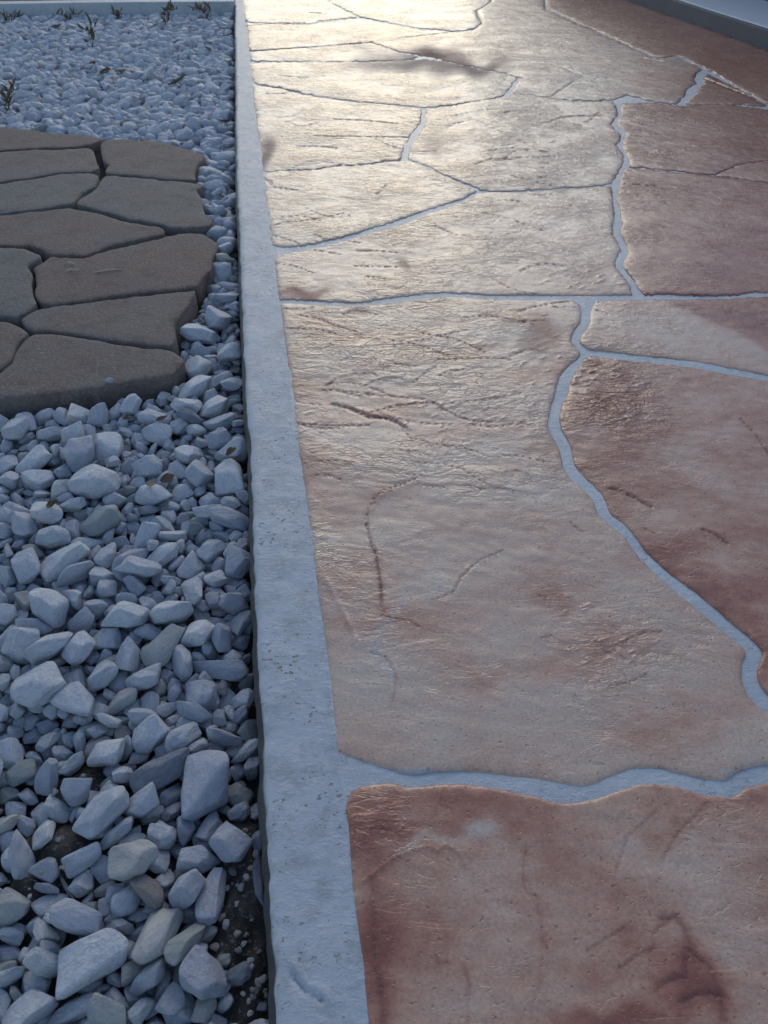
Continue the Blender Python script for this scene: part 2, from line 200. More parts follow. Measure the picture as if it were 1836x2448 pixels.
# settled poses of the near stones: kind, place in half millimetres, turn in degrees, half sizes in tenths of a millimetre, tone, number of the traced stone
POSES = """14 -353 401 -152 -8 0 52 145 124 104 0;6 -622 2103 -161 5 0 -13 136 101 76 0;4 -416 192 -158 10 -4 -69 186 127 90 0
23 -995 836 -149 -41 37 156 149 121 101 1;9 -407 1156 -161 -15 -5 -163 145 108 91 0;9 -1117 2551 -164 175 -1 115 143 86 50 0
27 -1572 2122 -162 -10 8 143 118 103 69 0;8 -960 1677 -157 -8 -5 -49 172 151 107 0;22 -975 1113 -159 6 -5 -69 140 103 64 0
24 -618 363 -159 7 -13 40 175 131 96 1;16 -1437 1860 -152 -12 2 56 153 125 99 1;16 -650 961 -154 -1 4 119 124 108 87 0
19 -728 1093 -149 -4 -1 -92 189 154 114 3;11 -971 680 -155 -9 7 38 152 128 87 0;15 -642 397 -156 21 27 151 129 83 64 4
27 -1153 2162 -155 -37 -10 -166 165 112 72 0;11 -1259 2123 -162 1 -1 120 169 111 67 1;5 -762 1145 -154 5 12 170 184 135 101 0
27 -328 127 -159 -9 5 75 146 132 88 1;9 -1562 2425 -165 -12 -4 53 127 108 68 0;13 -249 433 -150 -11 3 -167 147 111 65 4
10 -374 641 -129 16 29 -166 156 110 77 3;16 -755 2078 -162 -16 -7 167 115 92 67 0;26 -1464 2386 -157 2 -12 20 126 117 94 0
4 -1494 2087 -165 6 -2 29 118 77 46 1;22 -1306 1858 -158 -11 1 97 142 98 56 0;25 -1045 1916 -160 18 2 35 155 95 73 1
1 -402 1496 -156 -19 -29 19 119 108 88 0;17 -809 3569 -157 -2 -1 139 184 172 97 3;12 -1304 2392 -158 25 -12 110 140 128 102 0
23 -648 943 -127 18 10 -30 185 166 96 0;5 -521 1684 -163 6 15 -112 115 107 80 0;24 -696 653 -159 6 -17 103 135 108 82 0
18 -289 142 -159 22 10 85 120 88 61 0;18 -657 2645 -153 -19 -6 158 147 119 73 0;0 -494 1567 -163 7 -8 -170 145 93 59 0
17 -1367 2078 -153 17 21 -175 135 116 97 0;21 -718 2095 -161 -8 -6 110 171 110 70 3;15 -399 310 -162 23 -22 13 115 71 59 0
4 -593 710 -155 12 -2 29 135 127 99 0;8 -361 231 -148 -8 -3 -53 176 167 134 0;24 -1643 2220 -159 7 -12 35 160 118 93 3
15 -1248 1386 -159 -3 -2 64 179 117 84 0;14 -400 1331 -163 -8 5 -1 129 111 64 0;5 -839 2083 -165 4 14 42 110 88 69 0
9 -554 1548 -161 -11 -3 127 175 144 93 0;15 -451 263 -156 5 -19 71 176 154 101 0;19 -856 1093 -154 5 1 130 131 105 72 0
14 -1005 1760 -160 -11 10 -49 125 102 77 0;8 -1432 2496 -165 -8 -1 -75 118 102 59 0;17 -691 951 -142 15 31 17 124 105 68 0
1 -1295 1397 -151 -15 20 24 189 169 142 0;14 -806 296 -162 -20 18 150 123 84 66 0;11 -379 1095 -157 -3 13 73 157 129 85 0
27 -567 2412 -159 -6 4 -4 132 101 59 0;24 -745 3048 -162 2 -25 -79 136 98 72 0;0 -1080 1009 -154 -23 14 74 153 145 114 0
24 -1254 1659 -160 6 -12 62 148 110 75 0;24 -1120 1877 -162 6 -12 -146 162 128 78 0;16 -746 278 -159 -2 1 -75 170 107 88 0
16 -582 1202 -152 69 -8 73 144 127 78 0;14 -807 3142 -157 -42 6 43 126 114 89 0;9 -1738 2178 -160 -118 10 -69 159 111 73 0
1 -453 937 -155 82 8 150 120 106 71 1;13 -531 2054 -164 4 4 -60 179 128 72 0;22 -678 1137 -151 20 0 72 136 115 95 3
9 -1003 1031 -162 -17 2 147 113 80 57 0;9 -763 1229 -157 -9 -3 -123 183 129 85 0;26 -721 3301 -165 11 -1 63 112 71 54 3
21 -496 536 -154 -8 -7 -69 131 120 96 0;18 -669 1691 -157 -2 2 17 145 136 97 0;25 -759 2530 -153 -2 -6 -97 156 101 74 1
12 -842 573 -160 25 -12 141 140 90 70 0;14 -1116 1180 -155 -14 34 107 133 115 71 0;2 -471 1896 -161 -5 -12 74 178 114 71 0
6 -941 1225 -155 -3 6 -119 186 144 107 4;10 -615 1729 -164 14 -9 -132 129 87 61 0;17 -1098 1322 -163 -4 -3 -75 142 93 57 0
5 -837 2341 -154 3 17 -115 131 116 91 1;18 -571 968 -152 -28 7 -19 173 151 89 1;4 -441 166 -145 -171 -39 37 181 125 76 0
19 -899 884 -154 6 0 -52 131 112 79 0;15 -605 423 -159 1 -7 23 183 142 86 1;9 -298 305 -153 -14 -5 -62 165 132 96 1
0 -1477 2493 -163 -23 3 40 171 104 61 0;19 -1030 1107 -158 -8 0 117 135 127 75 0;20 -646 91 -163 11 -13 -145 172 117 81 0
24 -929 1333 -164 5 -10 -162 143 103 66 0;13 -542 2196 -166 5 6 -148 120 89 60 0;23 -768 316 -153 -23 42 98 159 129 73 0
17 -616 1485 -156 2 -8 -179 152 116 95 4;4 -495 1517 -158 2 -4 -4 166 103 83 0;23 -470 677 -156 5 5 117 177 115 96 1
5 -846 1656 -166 4 9 -1 140 103 59 0;8 -834 2615 -161 -6 3 -159 137 87 51 0;5 -1337 2041 -162 5 15 94 139 97 71 0
1 -353 330 -133 22 -23 87 190 137 90 1;16 -725 2526 -139 43 -22 82 174 107 89 1;7 -612 1561 -162 10 6 -81 144 118 94 0
8 -856 1942 -161 -8 -1 -3 167 144 82 0;10 -833 1123 -154 85 -4 96 122 87 63 0;22 -1225 2060 -157 -3 2 -40 168 133 91 0
7 -829 2753 -136 -122 81 24 182 154 93 4;9 -666 1223 -160 -10 -5 127 132 101 68 4;16 -638 1427 -154 109 -13 36 170 131 84 0
18 -1130 1407 -157 -4 10 -158 128 111 91 0;3 -1018 1244 -163 -5 -9 -100 143 113 63 0;10 -213 169 -151 -7 -19 94 157 123 88 0
19 -744 516 -166 160 3 111 116 74 51 0;11 -614 1822 -163 11 3 59 129 108 60 4;9 -550 1048 -154 -13 -6 -55 182 146 97 0
12 -871 1591 -159 12 -7 54 156 143 90 0;8 -1065 2446 -161 2 -12 -8 159 130 75 1;22 -739 3318 -151 -5 -35 -6 153 107 75 0
13 -956 1961 -166 6 5 -94 128 88 58 0;10 -1296 1811 -156 18 -12 14 129 117 87 1;19 -1157 2009 -163 -22 1 -95 138 109 62 1
6 -782 351 -148 -105 85 -16 136 113 90 0;12 -515 1404 -157 17 -11 132 174 150 96 0;15 -324 50 -164 -173 0 -88 132 90 59 0
25 -714 2979 -153 44 -2 88 173 151 100 0;21 -1246 2099 -138 51 -13 171 129 81 68 1;5 -813 1511 -154 6 15 127 187 175 136 0
9 -728 1296 -151 -12 -2 103 185 172 130 0;10 -1561 2174 -159 -28 0 53 114 95 76 1;13 -898 1207 -163 5 4 -127 151 100 77 0
7 -1315 1717 -165 9 4 82 135 100 61 0;20 -702 1744 -161 7 -14 97 175 156 97 0;6 -665 237 -159 -20 13 -154 130 112 79 3
9 -794 3281 -166 -11 -4 -57 129 108 63 1;24 -1271 2050 -140 -85 -48 143 181 137 83 0;23 -610 213 -156 -7 0 -85 167 156 93 0
5 -434 757 -153 -41 -4 -123 186 130 92 4;15 -763 3535 -162 8 -16 152 123 114 69 0;6 -782 427 -164 -15 9 -98 121 89 51 4
12 -1725 2456 -167 -1 -2 -171 116 71 42 0;17 -427 689 -138 -48 -13 168 180 113 89 0;3 -987 2258 -155 -9 -33 141 147 138 89 0
3 -1259 1862 -156 3 -2 40 155 105 84 1;6 -480 1099 -152 6 -10 -121 174 153 110 0;3 -1255 2465 -162 2 0 -118 169 125 74 0
3 -576 2323 -158 -1 -1 -121 137 120 75 0;3 -1048 1834 -160 50 12 -44 134 88 72 0;7 -405 108 -157 11 5 137 163 153 122 0
15 -1071 924 -152 -154 -39 95 160 148 118 0;22 -947 806 -154 11 0 129 128 119 96 0;4 -903 2627 -157 8 -5 128 163 112 87 0
25 -631 2773 -159 43 -5 -149 120 91 72 0;7 -831 2511 -148 172 17 -155 130 113 80 0;19 -693 1171 -150 -114 4 -174 152 119 78 0
27 -835 1022 -146 46 51 38 111 91 57 0;23 -974 2316 -162 4 1 -133 129 78 44 0;14 -315 516 -133 -52 -43 10 130 79 62 0
23 -507 1181 -167 4 2 153 130 83 46 0;8 -1007 1066 -139 23 11 91 178 158 123 0;18 -740 666 -154 -48 33 -152 122 105 81 0
2 -704 1566 -133 105 -19 -46 170 144 101 0;9 -205 201 -125 -52 13 -2 125 114 86 0;12 -956 1139 -146 62 -27 150 117 105 73 0
9 -1261 1636 -140 -35 23 -175 139 117 84 0;4 -787 1173 -133 36 8 138 129 99 71 0;13 -664 1763 -144 5 -18 -159 134 110 72 0
10 -983 2163 -162 -35 4 -160 136 97 58 0;6 -478 1260 -161 2 10 90 139 131 78 0;7 -993 1199 -163 9 3 -100 132 98 81 0
27 -1443 2227 -154 -12 5 -104 179 156 121 3;26 -872 2037 -160 2 -5 16 157 104 80 0;8 -547 568 -154 109 -40 -39 162 107 62 0
23 -630 159 -157 -35 20 -152 134 107 71 0;15 -1583 2221 -155 -4 -4 46 154 144 112 0;4 -807 909 -143 27 -20 -51 157 119 77 0
14 -907 704 -159 -178 -14 -76 176 119 78 0;14 -659 601 -159 -2 1 -1 172 130 87 0;22 -542 507 -159 -19 -9 -47 129 116 69 0
5 -909 961 -150 -15 6 158 155 119 96 4;25 -1071 1193 -154 3 0 -62 153 129 91 0;4 -1069 2280 -161 11 0 148 157 98 65 0
18 -667 749 -140 -19 40 11 145 128 106 0;6 -1166 1907 -164 6 -1 128 149 110 63 0;13 -1533 2384 -156 -10 15 -79 161 139 102 0
14 -1167 1319 -157 -14 9 133 183 110 85 0;20 -889 2244 -165 3 -8 -172 130 103 58 1;15 -1201 1876 -153 23 -22 130 156 139 104 0
5 -935 2196 -163 5 11 -105 160 106 80 0;10 -731 610 -159 -16 -8 64 154 111 81 1;2 -966 711 -129 3 1 80 144 128 79 0
24 -488 1308 -164 6 -14 95 117 102 66 0;26 -529 1992 -154 16 -9 -87 147 134 101 0;20 -848 3419 -163 33 -22 -18 113 100 82 0
20 -456 1235 -146 25 9 -74 139 84 71 0;23 -1111 1739 -150 12 5 32 159 146 119 1;17 -517 415 -160 -2 -1 168 167 140 84 0
16 -730 3218 -165 -9 3 -56 150 92 56 0;24 -340 359 -152 -47 13 -128 162 115 84 0;12 -807 3646 -166 14 -6 -175 113 76 52 0
7 -1031 1386 -164 5 4 8 182 134 80 0;15 -1168 1546 -165 -5 -1 -53 117 84 55 1;3 -879 2064 -142 8 48 134 166 149 93 1
22 -831 1626 -155 6 -27 80 135 115 70 0;22 -1143 1691 -155 9 1 -75 182 121 89 0;7 -948 1519 -164 23 -10 -8 125 109 64 0
21 -1115 1462 -161 -5 -8 -8 141 129 76 1;6 -768 3478 -156 8 0 13 185 131 108 0;6 -427 1402 -160 10 10 172 130 99 79 0
22 -660 872 -129 -7 -27 -115 182 160 90 0;12 -734 1901 -162 13 -7 -122 141 119 74 0;16 -743 1773 -157 86 -9 -155 135 104 69 4
13 -501 1769 -162 5 7 -148 136 121 87 0;25 -498 728 -152 -7 -1 -109 154 133 113 1;10 -867 2582 -150 18 -7 7 163 143 102 0
6 -973 2226 -128 -171 -30 -57 147 89 57 0;19 -616 2070 -151 37 33 -145 134 101 68 0;18 -608 826 -145 49 9 -160 122 75 58 0
21 -1197 957 -157 -7 -3 83 163 142 100 0;18 -534 1789 -160 -1 -2 -145 146 107 83 0;0 -478 224 -146 -112 -5 140 176 161 89 4
7 -814 533 -168 5 5 -76 125 80 47 0;25 -1474 1911 -155 -5 -10 -11 144 130 93 0;4 -546 751 -143 -29 3 -178 164 110 71 0
19 -1133 1272 -160 -5 -1 -3 166 105 61 0;7 -659 1469 -155 -82 7 -79 128 111 80 3;15 -462 1378 -164 1 -6 -100 130 107 60 0
5 -783 1754 -156 59 -3 -62 151 138 89 0;16 -697 1540 -163 -9 3 -17 162 105 68 0;10 -865 1018 -153 5 0 -110 138 87 67 0
0 -755 2185 -156 4 -12 109 116 90 70 0;5 -862 3022 -164 4 14 -144 121 95 71 0;1 -669 498 -163 -16 17 -5 121 109 80 0
16 -375 148 -147 -103 37 -36 136 125 91 0;25 -658 184 -150 172 -51 -50 157 99 77 0;0 -1515 2241 -153 6 7 -172 179 169 118 0
19 -537 622 -157 -8 0 -40 185 116 78 0;26 -545 1570 -132 22 0 139 138 100 64 0;24 -1082 1159 -134 -19 -16 108 155 117 74 0
10 -644 1590 -141 13 31 -149 142 99 84 0;0 -1571 2313 -162 25 8 -42 152 97 61 0;22 -814 1730 -153 -71 -56 -113 117 100 60 0
9 -1300 2555 -166 -14 -4 150 134 81 63 4;8 -961 1366 -154 -28 -30 156 134 104 64 3;13 -996 794 -163 6 5 41 172 108 63 0
12 -773 1104 -132 115 9 109 162 136 89 0;3 -891 3344 -162 1 -3 47 127 94 73 0;10 -590 2035 -162 -5 -3 -47 166 126 70 0
22 -1404 2313 -164 10 0 -4 127 86 56 3;6 -785 2668 -152 6 -3 29 163 118 87 0;2 -469 1678 -157 -2 -12 -104 190 165 106 0
19 -743 1192 -136 -18 23 -18 150 114 90 0;7 -598 2484 -152 51 34 165 140 87 51 0;6 -1013 2629 -152 -10 8 -77 174 137 98 3
4 -348 958 -146 5 -11 -30 158 146 123 4;3 -732 1654 -161 -3 -8 -15 162 103 78 0;16 -1539 2133 -143 26 29 95 173 132 97 0
23 -1163 1808 -156 11 5 -93 175 124 92 1;12 -745 227 -162 116 9 119 121 81 53 0;6 -852 308 -151 24 25 170 174 157 133 0
26 -769 1456 -153 7 0 8 181 171 117 1;17 -672 2126 -161 0 0 12 121 82 63 0;16 -676 1906 -163 -9 3 -92 123 113 67 0
13 -661 2377 -153 7 7 -109 188 159 121 0;13 -803 230 -165 -170 -8 81 154 103 65 0;12 -872 3585 -163 18 -9 147 115 92 74 1
16 -1119 1314 -148 -54 10 134 154 123 76 0;1 -553 378 -159 -11 -4 50 148 120 97 0;19 -906 830 -138 -50 -20 -39 184 135 97 0
9 -1491 2412 -146 -49 -10 -95 172 141 114 1;22 -1516 2335 -146 92 0 -127 181 151 85 4;12 -702 1692 -139 -12 26 124 165 144 112 0
16 -665 2287 -155 -12 -13 119 119 110 85 1;25 -532 522 -142 134 -9 -45 155 100 71 0;15 -847 3327 -150 18 16 12 189 130 94 0
9 -1175 2468 -160 -14 -3 -126 173 139 98 0;19 -773 2345 -153 -4 -1 -97 176 130 92 4;8 -711 554 -156 -9 2 -8 172 157 108 0
15 -537 2044 -136 8 -24 43 150 132 81 1;4 -665 1634 -154 51 -16 -40 135 124 71 1;23 -816 1425 -162 28 -7 -8 120 83 63 0
8 -609 53 -161 -7 -5 -17 159 134 84 0;12 -1061 1957 -166 19 -8 84 124 84 52 0;4 -599 1127 -151 -19 -24 -147 147 111 88 0
6 -680 1388 -163 1 9 84 142 113 64 3;26 -938 1008 -147 12 -8 -27 180 122 100 0;18 -412 724 -156 -53 -21 34 120 82 46 0
3 -581 481 -153 18 -39 -45 180 123 83 0;24 -975 2075 -159 5 -20 86 163 116 91 0;4 -1717 2380 -162 13 -2 -121 117 96 73 1
14 -495 1829 -152 -6 -2 122 185 168 121 0;26 -621 2295 -156 -9 7 161 154 115 76 0;15 -685 2470 -157 -6 0 -106 122 114 78 0
18 -763 2907 -167 -45 -3 121 120 72 49 0;15 -1123 783 -155 -131 5 -165 189 120 80 0;18 -883 2541 -155 -22 -8 144 113 93 74 4
6 -1288 2185 -165 6 -4 23 125 96 56 0;23 -1348 2340 -159 2 2 7 188 150 84 0;20 -622 305 -159 53 4 -76 132 103 76 0
15 -439 1076 -149 88 -5 46 157 138 91 0;21 -616 631 -152 -14 -16 -93 184 142 99 0;4 -371 451 -151 24 -2 -30 165 136 99 0
9 -576 240 -145 -63 31 -49 169 117 77 0;23 -216 120 -156 10 -8 6 141 93 70 1;17 -906 790 -159 113 43 -145 130 90 73 0
26 -766 508 -145 -33 -23 76 188 160 99 0;19 -1025 649 -163 167 5 -160 152 92 62 0;26 -1099 1370 -164 28 4 118 110 85 55 0
26 -527 684 -145 -160 5 -172 143 87 54 0;6 -876 919 -147 -40 15 -85 134 120 87 0;16 -1075 2403 -158 3 -23 177 164 104 57 0
16 -988 1440 -151 -11 2 -10 188 175 137 0;14 -750 2830 -152 -20 20 -35 170 147 116 0;21 -1294 2168 -150 -32 -27 137 139 106 61 0
25 -732 1130 -127 -9 -16 -135 139 89 60 0;7 -1212 1467 -162 7 2 -110 182 113 83 0;9 -723 3360 -161 -13 -4 -139 169 129 91 0
3 -685 1328 -148 21 -27 70 143 128 73 0;11 -397 574 -137 23 3 -86 169 159 123 4;25 -1121 2468 -151 -7 31 -38 186 136 96 0
1 -654 313 -111 -35 30 140 172 143 94 0;23 -405 1057 -150 -39 -86 37 128 108 84 0;5 -782 1654 -165 5 12 -154 120 102 67 1
2 -1484 1980 -159 -5 -12 148 166 135 87 0;26 -853 1337 -156 4 -5 140 170 127 100 0;10 -1084 1061 -158 -26 16 158 128 121 82 0
24 -910 1132 -159 10 -14 -147 128 108 65 1;3 -877 1058 -143 87 40 129 150 108 75 0;6 -418 208 -130 130 -8 -39 145 97 59 0
20 -659 2508 -154 31 -19 112 155 139 91 0;19 -612 2743 -150 -1 36 -82 149 133 78 1;14 -726 1432 -159 -4 1 56 148 105 87 0
14 -1627 2450 -152 -3 2 -13 184 171 123 1;21 -932 2299 -155 -10 -9 124 157 116 84 0;17 -1497 1849 -148 -40 10 70 154 107 72 4
16 -1299 2228 -162 -169 -9 -153 189 135 94 0;9 -318 146 -137 -32 -19 -67 177 124 75 0;14 -634 263 -146 -30 30 -22 116 108 69 0
27 -1091 1425 -150 42 20 53 152 134 79 0;13 -938 2253 -140 47 -39 77 184 151 92 0;4 -996 1312 -153 -3 -4 -125 175 144 119 0
8 -882 3491 -164 -4 -7 -45 129 91 63 0;22 -946 1408 -154 114 3 -139 145 104 66 0;1 -388 1391 -163 -125 14 57 115 69 52 1
7 -602 2154 -161 23 -10 157 181 131 78 0;1 -1037 962 -155 141 4 105 161 103 68 3;23 -486 2011 -144 47 17 104 157 143 106 0
6 -1047 1422 -152 39 16 -143 151 97 60 0;17 -710 1140 -150 172 58 154 118 76 47 3;4 -1010 1950 -154 43 -8 174 180 131 84 0
27 -590 1897 -157 -10 6 144 180 139 102 0;26 -1135 1560 -156 -9 4 -85 143 135 97 0;21 -275 182 -156 -4 -4 -62 180 120 82 0
17 -713 649 -132 73 8 129 165 101 84 0;26 -416 347 -161 -2 -4 -35 152 114 71 0;10 -1350 2536 -160 -5 5 13 138 95 77 0
24 -845 3083 -156 6 -15 122 188 170 114 0;25 -452 588 -157 48 -6 -13 144 101 67 0;21 -1374 2295 -155 37 -24 56 145 108 67 0
18 -1220 2138 -162 -1 -3 130 165 99 68 4;3 -1340 1995 -158 1 1 126 160 103 65 1;22 -1365 2397 -167 -176 6 176 113 73 51 0
8 -719 2723 -155 -10 2 69 135 114 81 0;21 -1165 1372 -159 -6 4 116 137 120 91 0;26 -961 2662 -159 -2 6 -65 164 130 76 0
1 -541 1953 -153 -14 -38 67 148 101 67 0;20 -877 3293 -134 -69 -21 103 176 116 82 3;18 -841 3275 -150 19 -11 -7 186 172 99 0
0 -1164 2562 -163 -3 11 -83 117 80 65 0;16 -832 2142 -157 -11 1 40 166 135 100 1;18 -863 2657 -153 -18 5 -23 177 142 99 0
8 -511 266 -166 -9 -3 -23 118 80 56 0;1 -530 1645 -168 -2 13 -32 111 74 44 0;11 -925 2512 -147 -178 15 32 154 97 81 3
26 -356 540 -137 31 14 -82 141 93 74 0;10 -972 1803 -163 -16 -18 166 140 92 57 0;18 -1351 2429 -162 -35 10 96 149 109 72 0
17 -1321 2522 -163 103 10 -135 123 85 50 0;27 -754 2253 -145 -14 15 72 179 161 134 0;9 -901 530 -156 -14 -6 53 147 135 102 0
18 -432 1616 -163 -2 -3 75 163 110 65 0;26 -548 1195 -158 22 9 -140 157 98 81 0;12 -759 397 -152 -48 -1 -156 142 117 69 3
17 -464 1178 -152 22 4 72 163 134 90 0;3 -809 1245 -152 0 -57 -29 169 139 93 1;21 -626 1015 -157 -6 5 50 125 109 74 0
14 -563 277 -160 -5 -1 116 170 119 83 0;15 -1390 2156 -165 -4 0 113 119 83 55 0;1 -549 449 -163 -10 11 113 114 97 80 0
0 -439 1129 -143 28 73 37 159 114 73 0;14 -900 1027 -152 134 5 52 111 87 60 0;4 -957 1174 -159 -142 21 -10 111 101 73 0
14 -834 3610 -159 13 -1 -177 184 128 73 0;21 -900 1553 -165 -4 5 98 143 98 58 0;22 -687 1605 -151 -15 -40 142 153 97 60 0
16 -526 1097 -154 25 -17 -111 124 105 67 0;5 -637 2332 -157 -7 8 17 147 129 87 3;4 -716 3072 -156 25 29 15 141 94 73 0
7 -752 1493 -155 99 44 148 129 111 81 0;14 -1118 2350 -163 -9 7 -8 110 84 65 0;20 -220 287 -157 4 -17 -87 130 91 75 4
24 -871 659 -156 -22 5 12 141 108 73 0;12 -211 247 -136 56 38 -142 186 137 92 0;20 -1434 1908 -146 82 -15 120 134 109 62 0
11 -773 1037 -136 -83 -3 49 185 118 86 0;22 -1268 1984 -151 -1 5 -57 154 127 101 0;16 -582 1007 -146 -60 -14 7 160 124 96 0
3 -1232 2008 -165 -5 -4 -10 121 78 49 0;27 -1015 588 -154 154 -30 170 177 120 79 0;26 -888 3120 -159 24 -1 4 143 118 87 0
14 -1443 1764 -156 -1 3 88 123 76 58 0;26 -784 611 -157 -1 -4 -10 166 134 89 1;18 -402 480 -157 24 -10 -153 110 75 55 1
16 -664 2438 -146 3 -55 129 143 126 106 3;22 -846 1787 -163 -15 4 172 130 84 63 0;2 -722 117 -163 11 -6 -20 118 94 65 0
1 -771 570 -158 10 48 -47 159 143 89 4;2 -551 1676 -163 -68 6 91 126 76 42 0;20 -531 1870 -130 -31 7 -22 154 109 66 0
20 -1135 2132 -146 20 -52 118 167 117 85 0;17 -396 380 -155 9 -29 -148 134 122 69 0;10 -923 2110 -155 -48 3 -164 173 124 91 0
8 -1313 1654 -155 -6 0 105 190 166 99 0;8 -1207 2258 -161 -13 -2 34 154 122 79 0;2 -888 1982 -163 -5 -16 29 114 105 70 0
0 -691 2549 -156 5 8 -55 116 80 60 0;2 -1544 2246 -126 -30 -14 103 142 100 66 0;24 -1123 1367 -144 1 -22 -138 129 85 55 0
8 -842 1831 -158 -22 8 -124 143 112 86 0;17 -1103 2325 -145 39 16 166 158 144 120 1;26 -1129 1504 -153 -28 37 69 173 148 104 0
7 -761 2724 -154 177 1 97 121 112 87 0;17 -1021 2022 -162 131 24 -9 122 95 79 0;10 -945 1893 -159 13 -5 -93 176 125 90 0
19 -528 209 -158 166 9 -7 151 126 97 1;22 -1182 2186 -161 -60 11 2 117 74 61 0;0 -1197 2359 -157 -1 10 -168 149 125 97 0
18 -453 630 -163 -6 -5 16 115 82 54 0;9 -603 1976 -160 -14 -5 -48 148 122 98 0;3 -705 1470 -165 -30 -26 149 121 73 44 0
21 -704 281 -159 17 16 -144 130 118 80 0;10 -1753 2379 -148 -37 -36 25 183 164 106 0;26 -685 316 -161 -30 10 -11 122 85 58 1
21 -549 430 -136 -27 -15 118 144 133 81 1;18 -349 1141 -147 -47 -33 -123 181 153 104 4;6 -987 881 -154 6 -1 163 130 117 89 0
14 -704 2916 -149 5 19 144 185 171 114 0;11 -1246 2397 -160 -16 -4 -101 177 122 77 0;6 -1119 1145 -164 12 1 7 113 86 55 0
8 -651 1619 -114 -160 -47 -33 176 110 70 0;9 -650 277 -161 -140 -30 71 113 69 53 1;4 -736 1249 -139 53 -32 149 126 90 51 0
27 -712 1450 -136 13 27 79 134 103 74 0;16 -667 2744 -148 60 35 -79 116 94 69 0;11 -1417 2412 -160 -2 -2 140 161 132 82 3
7 -393 984 -153 -128 -25 151 139 99 66 0;9 -790 1865 -156 -11 -3 16 177 158 122 0;6 -958 1574 -161 1 4 179 177 127 76 0
24 -812 1337 -151 46 -60 172 127 116 68 0;0 -1059 2125 -162 8 -8 132 148 95 58 1;12 -1008 2224 -140 25 41 13 130 86 72 0
25 -364 1034 -160 -154 38 47 123 112 67 0;11 -464 1739 -161 0 -2 -169 136 98 75 0;23 -906 1567 -141 22 -7 -56 166 118 76 1
14 -1163 1197 -160 -2 -1 -44 159 96 71 3;17 -830 1567 -149 -22 34 -42 189 149 91 0;3 -460 424 -163 -2 -6 64 144 109 71 0
21 -873 1862 -156 -34 4 -174 173 112 69 0;0 -1011 1713 -162 1 5 148 187 135 74 0;27 -922 1742 -162 -8 7 134 126 117 75 0
0 -669 3068 -154 -11 6 -120 178 149 112 0;20 -466 1627 -148 133 -43 109 156 98 54 0;15 -404 513 -144 29 -7 -164 173 162 101 0
7 -1458 2021 -158 34 -26 169 124 116 82 1;21 -532 1286 -160 -7 -8 -71 138 114 83 0;20 -759 2044 -159 -12 4 -150 172 149 90 0
16 -551 2381 -141 22 35 -21 139 130 100 0;1 -1050 1059 -146 -74 22 -76 136 116 70 3;7 -743 450 -165 23 0 -80 145 87 71 1
21 -720 2148 -154 -9 -5 145 161 132 90 1;10 -786 3237 -158 18 -16 61 163 119 85 0;6 -831 2421 -154 10 16 -83 127 86 70 0
6 -1027 1635 -161 15 17 -66 129 106 74 0;17 -595 2200 -162 -2 3 -15 183 118 67 0;26 -245 394 -130 33 -44 -127 166 134 92 0
5 -463 905 -163 -11 5 -17 154 95 65 0;27 -1275 2316 -159 -11 7 3 145 113 92 4;26 -951 724 -157 5 -6 -47 177 124 82 1
0 -1596 2263 -150 69 1 -134 174 129 101 0;14 -801 3305 -144 2 27 89 139 106 75 0;9 -1444 2194 -127 134 -8 134 122 109 73 0
13 -1252 2550 -159 15 -14 88 140 108 75 1;16 -725 2492 -161 -10 -11 -46 113 74 41 0;9 -1043 766 -155 -4 -23 29 167 102 58 4
12 -809 2256 -144 -134 -46 66 179 118 71 1;3 -343 914 -134 34 -10 3 127 109 74 0;1 -1127 1281 -134 -36 16 -133 138 124 91 0
27 -486 1864 -124 -24 4 -131 125 80 57 0;2 -415 646 -155 31 -3 -75 123 93 54 0;18 -377 1307 -160 -68 0 -132 147 99 62 3
17 -1105 2066 -158 -2 0 -32 168 117 93 0;4 -1202 1661 -141 15 -36 2 158 137 109 0;18 -929 1998 -155 -26 31 129 164 126 101 0
4 -791 3370 -155 15 -2 -60 170 136 115 0;19 -712 167 -156 3 -1 66 170 142 103 4;17 -1171 1591 -156 -22 -74 -27 114 89 72 0
13 -1505 1897 -148 -29 -3 99 126 81 57 0;18 -889 1327 -150 -138 -36 -26 126 110 80 0;21 -732 2359 -152 51 -39 119 145 88 66 0
3 -1105 1634 -163 -2 -3 -161 179 110 65 0;6 -796 2206 -156 8 -12 5 157 128 84 0;9 -844 3140 -136 -4 -37 -67 189 160 115 0
26 -599 1640 -160 9 -1 123 167 116 80 0;9 -599 2574 -156 -14 -2 35 141 118 100 0;27 -945 657 -153 -91 5 -139 154 103 66 0
15 -738 1609 -156 28 -25 -1 171 119 89 0;7 -961 1742 -145 -32 -5 106 174 117 99 0;24 -657 2600 -154 6 -4 -41 124 118 69 1
7 -900 1687 -160 13 3 102 176 135 109 0;24 -626 781 -143 23 6 -46 178 114 70 0;1 -870 850 -148 -40 18 152 140 130 83 0
7 -502 1058 -143 -68 45 168 133 119 77 0;17 -428 1242 -160 -3 -1 -121 172 129 82 0;2 -539 2254 -166 -1 -7 -103 113 77 51 0
12 -512 1227 -167 -166 12 120 133 83 58 3;24 -1240 1555 -153 3 -12 -55 189 161 107 0;3 -622 1625 -139 -31 -23 -175 131 87 69 0
6 -892 1433 -161 9 -3 -139 131 100 77 0;0 -921 1724 -133 -98 6 33 116 81 58 1;3 -833 810 -133 19 6 -132 166 145 98 0
15 -409 246 -157 12 -43 -122 112 83 58 0;23 -559 327 -154 -160 7 66 117 97 70 0;24 -942 763 -152 72 -22 145 159 123 84 0
11 -659 1343 -166 1 0 157 114 79 47 0;11 -776 2297 -133 -147 25 113 120 109 81 0;3 -490 1792 -128 -9 14 -109 169 122 84 0
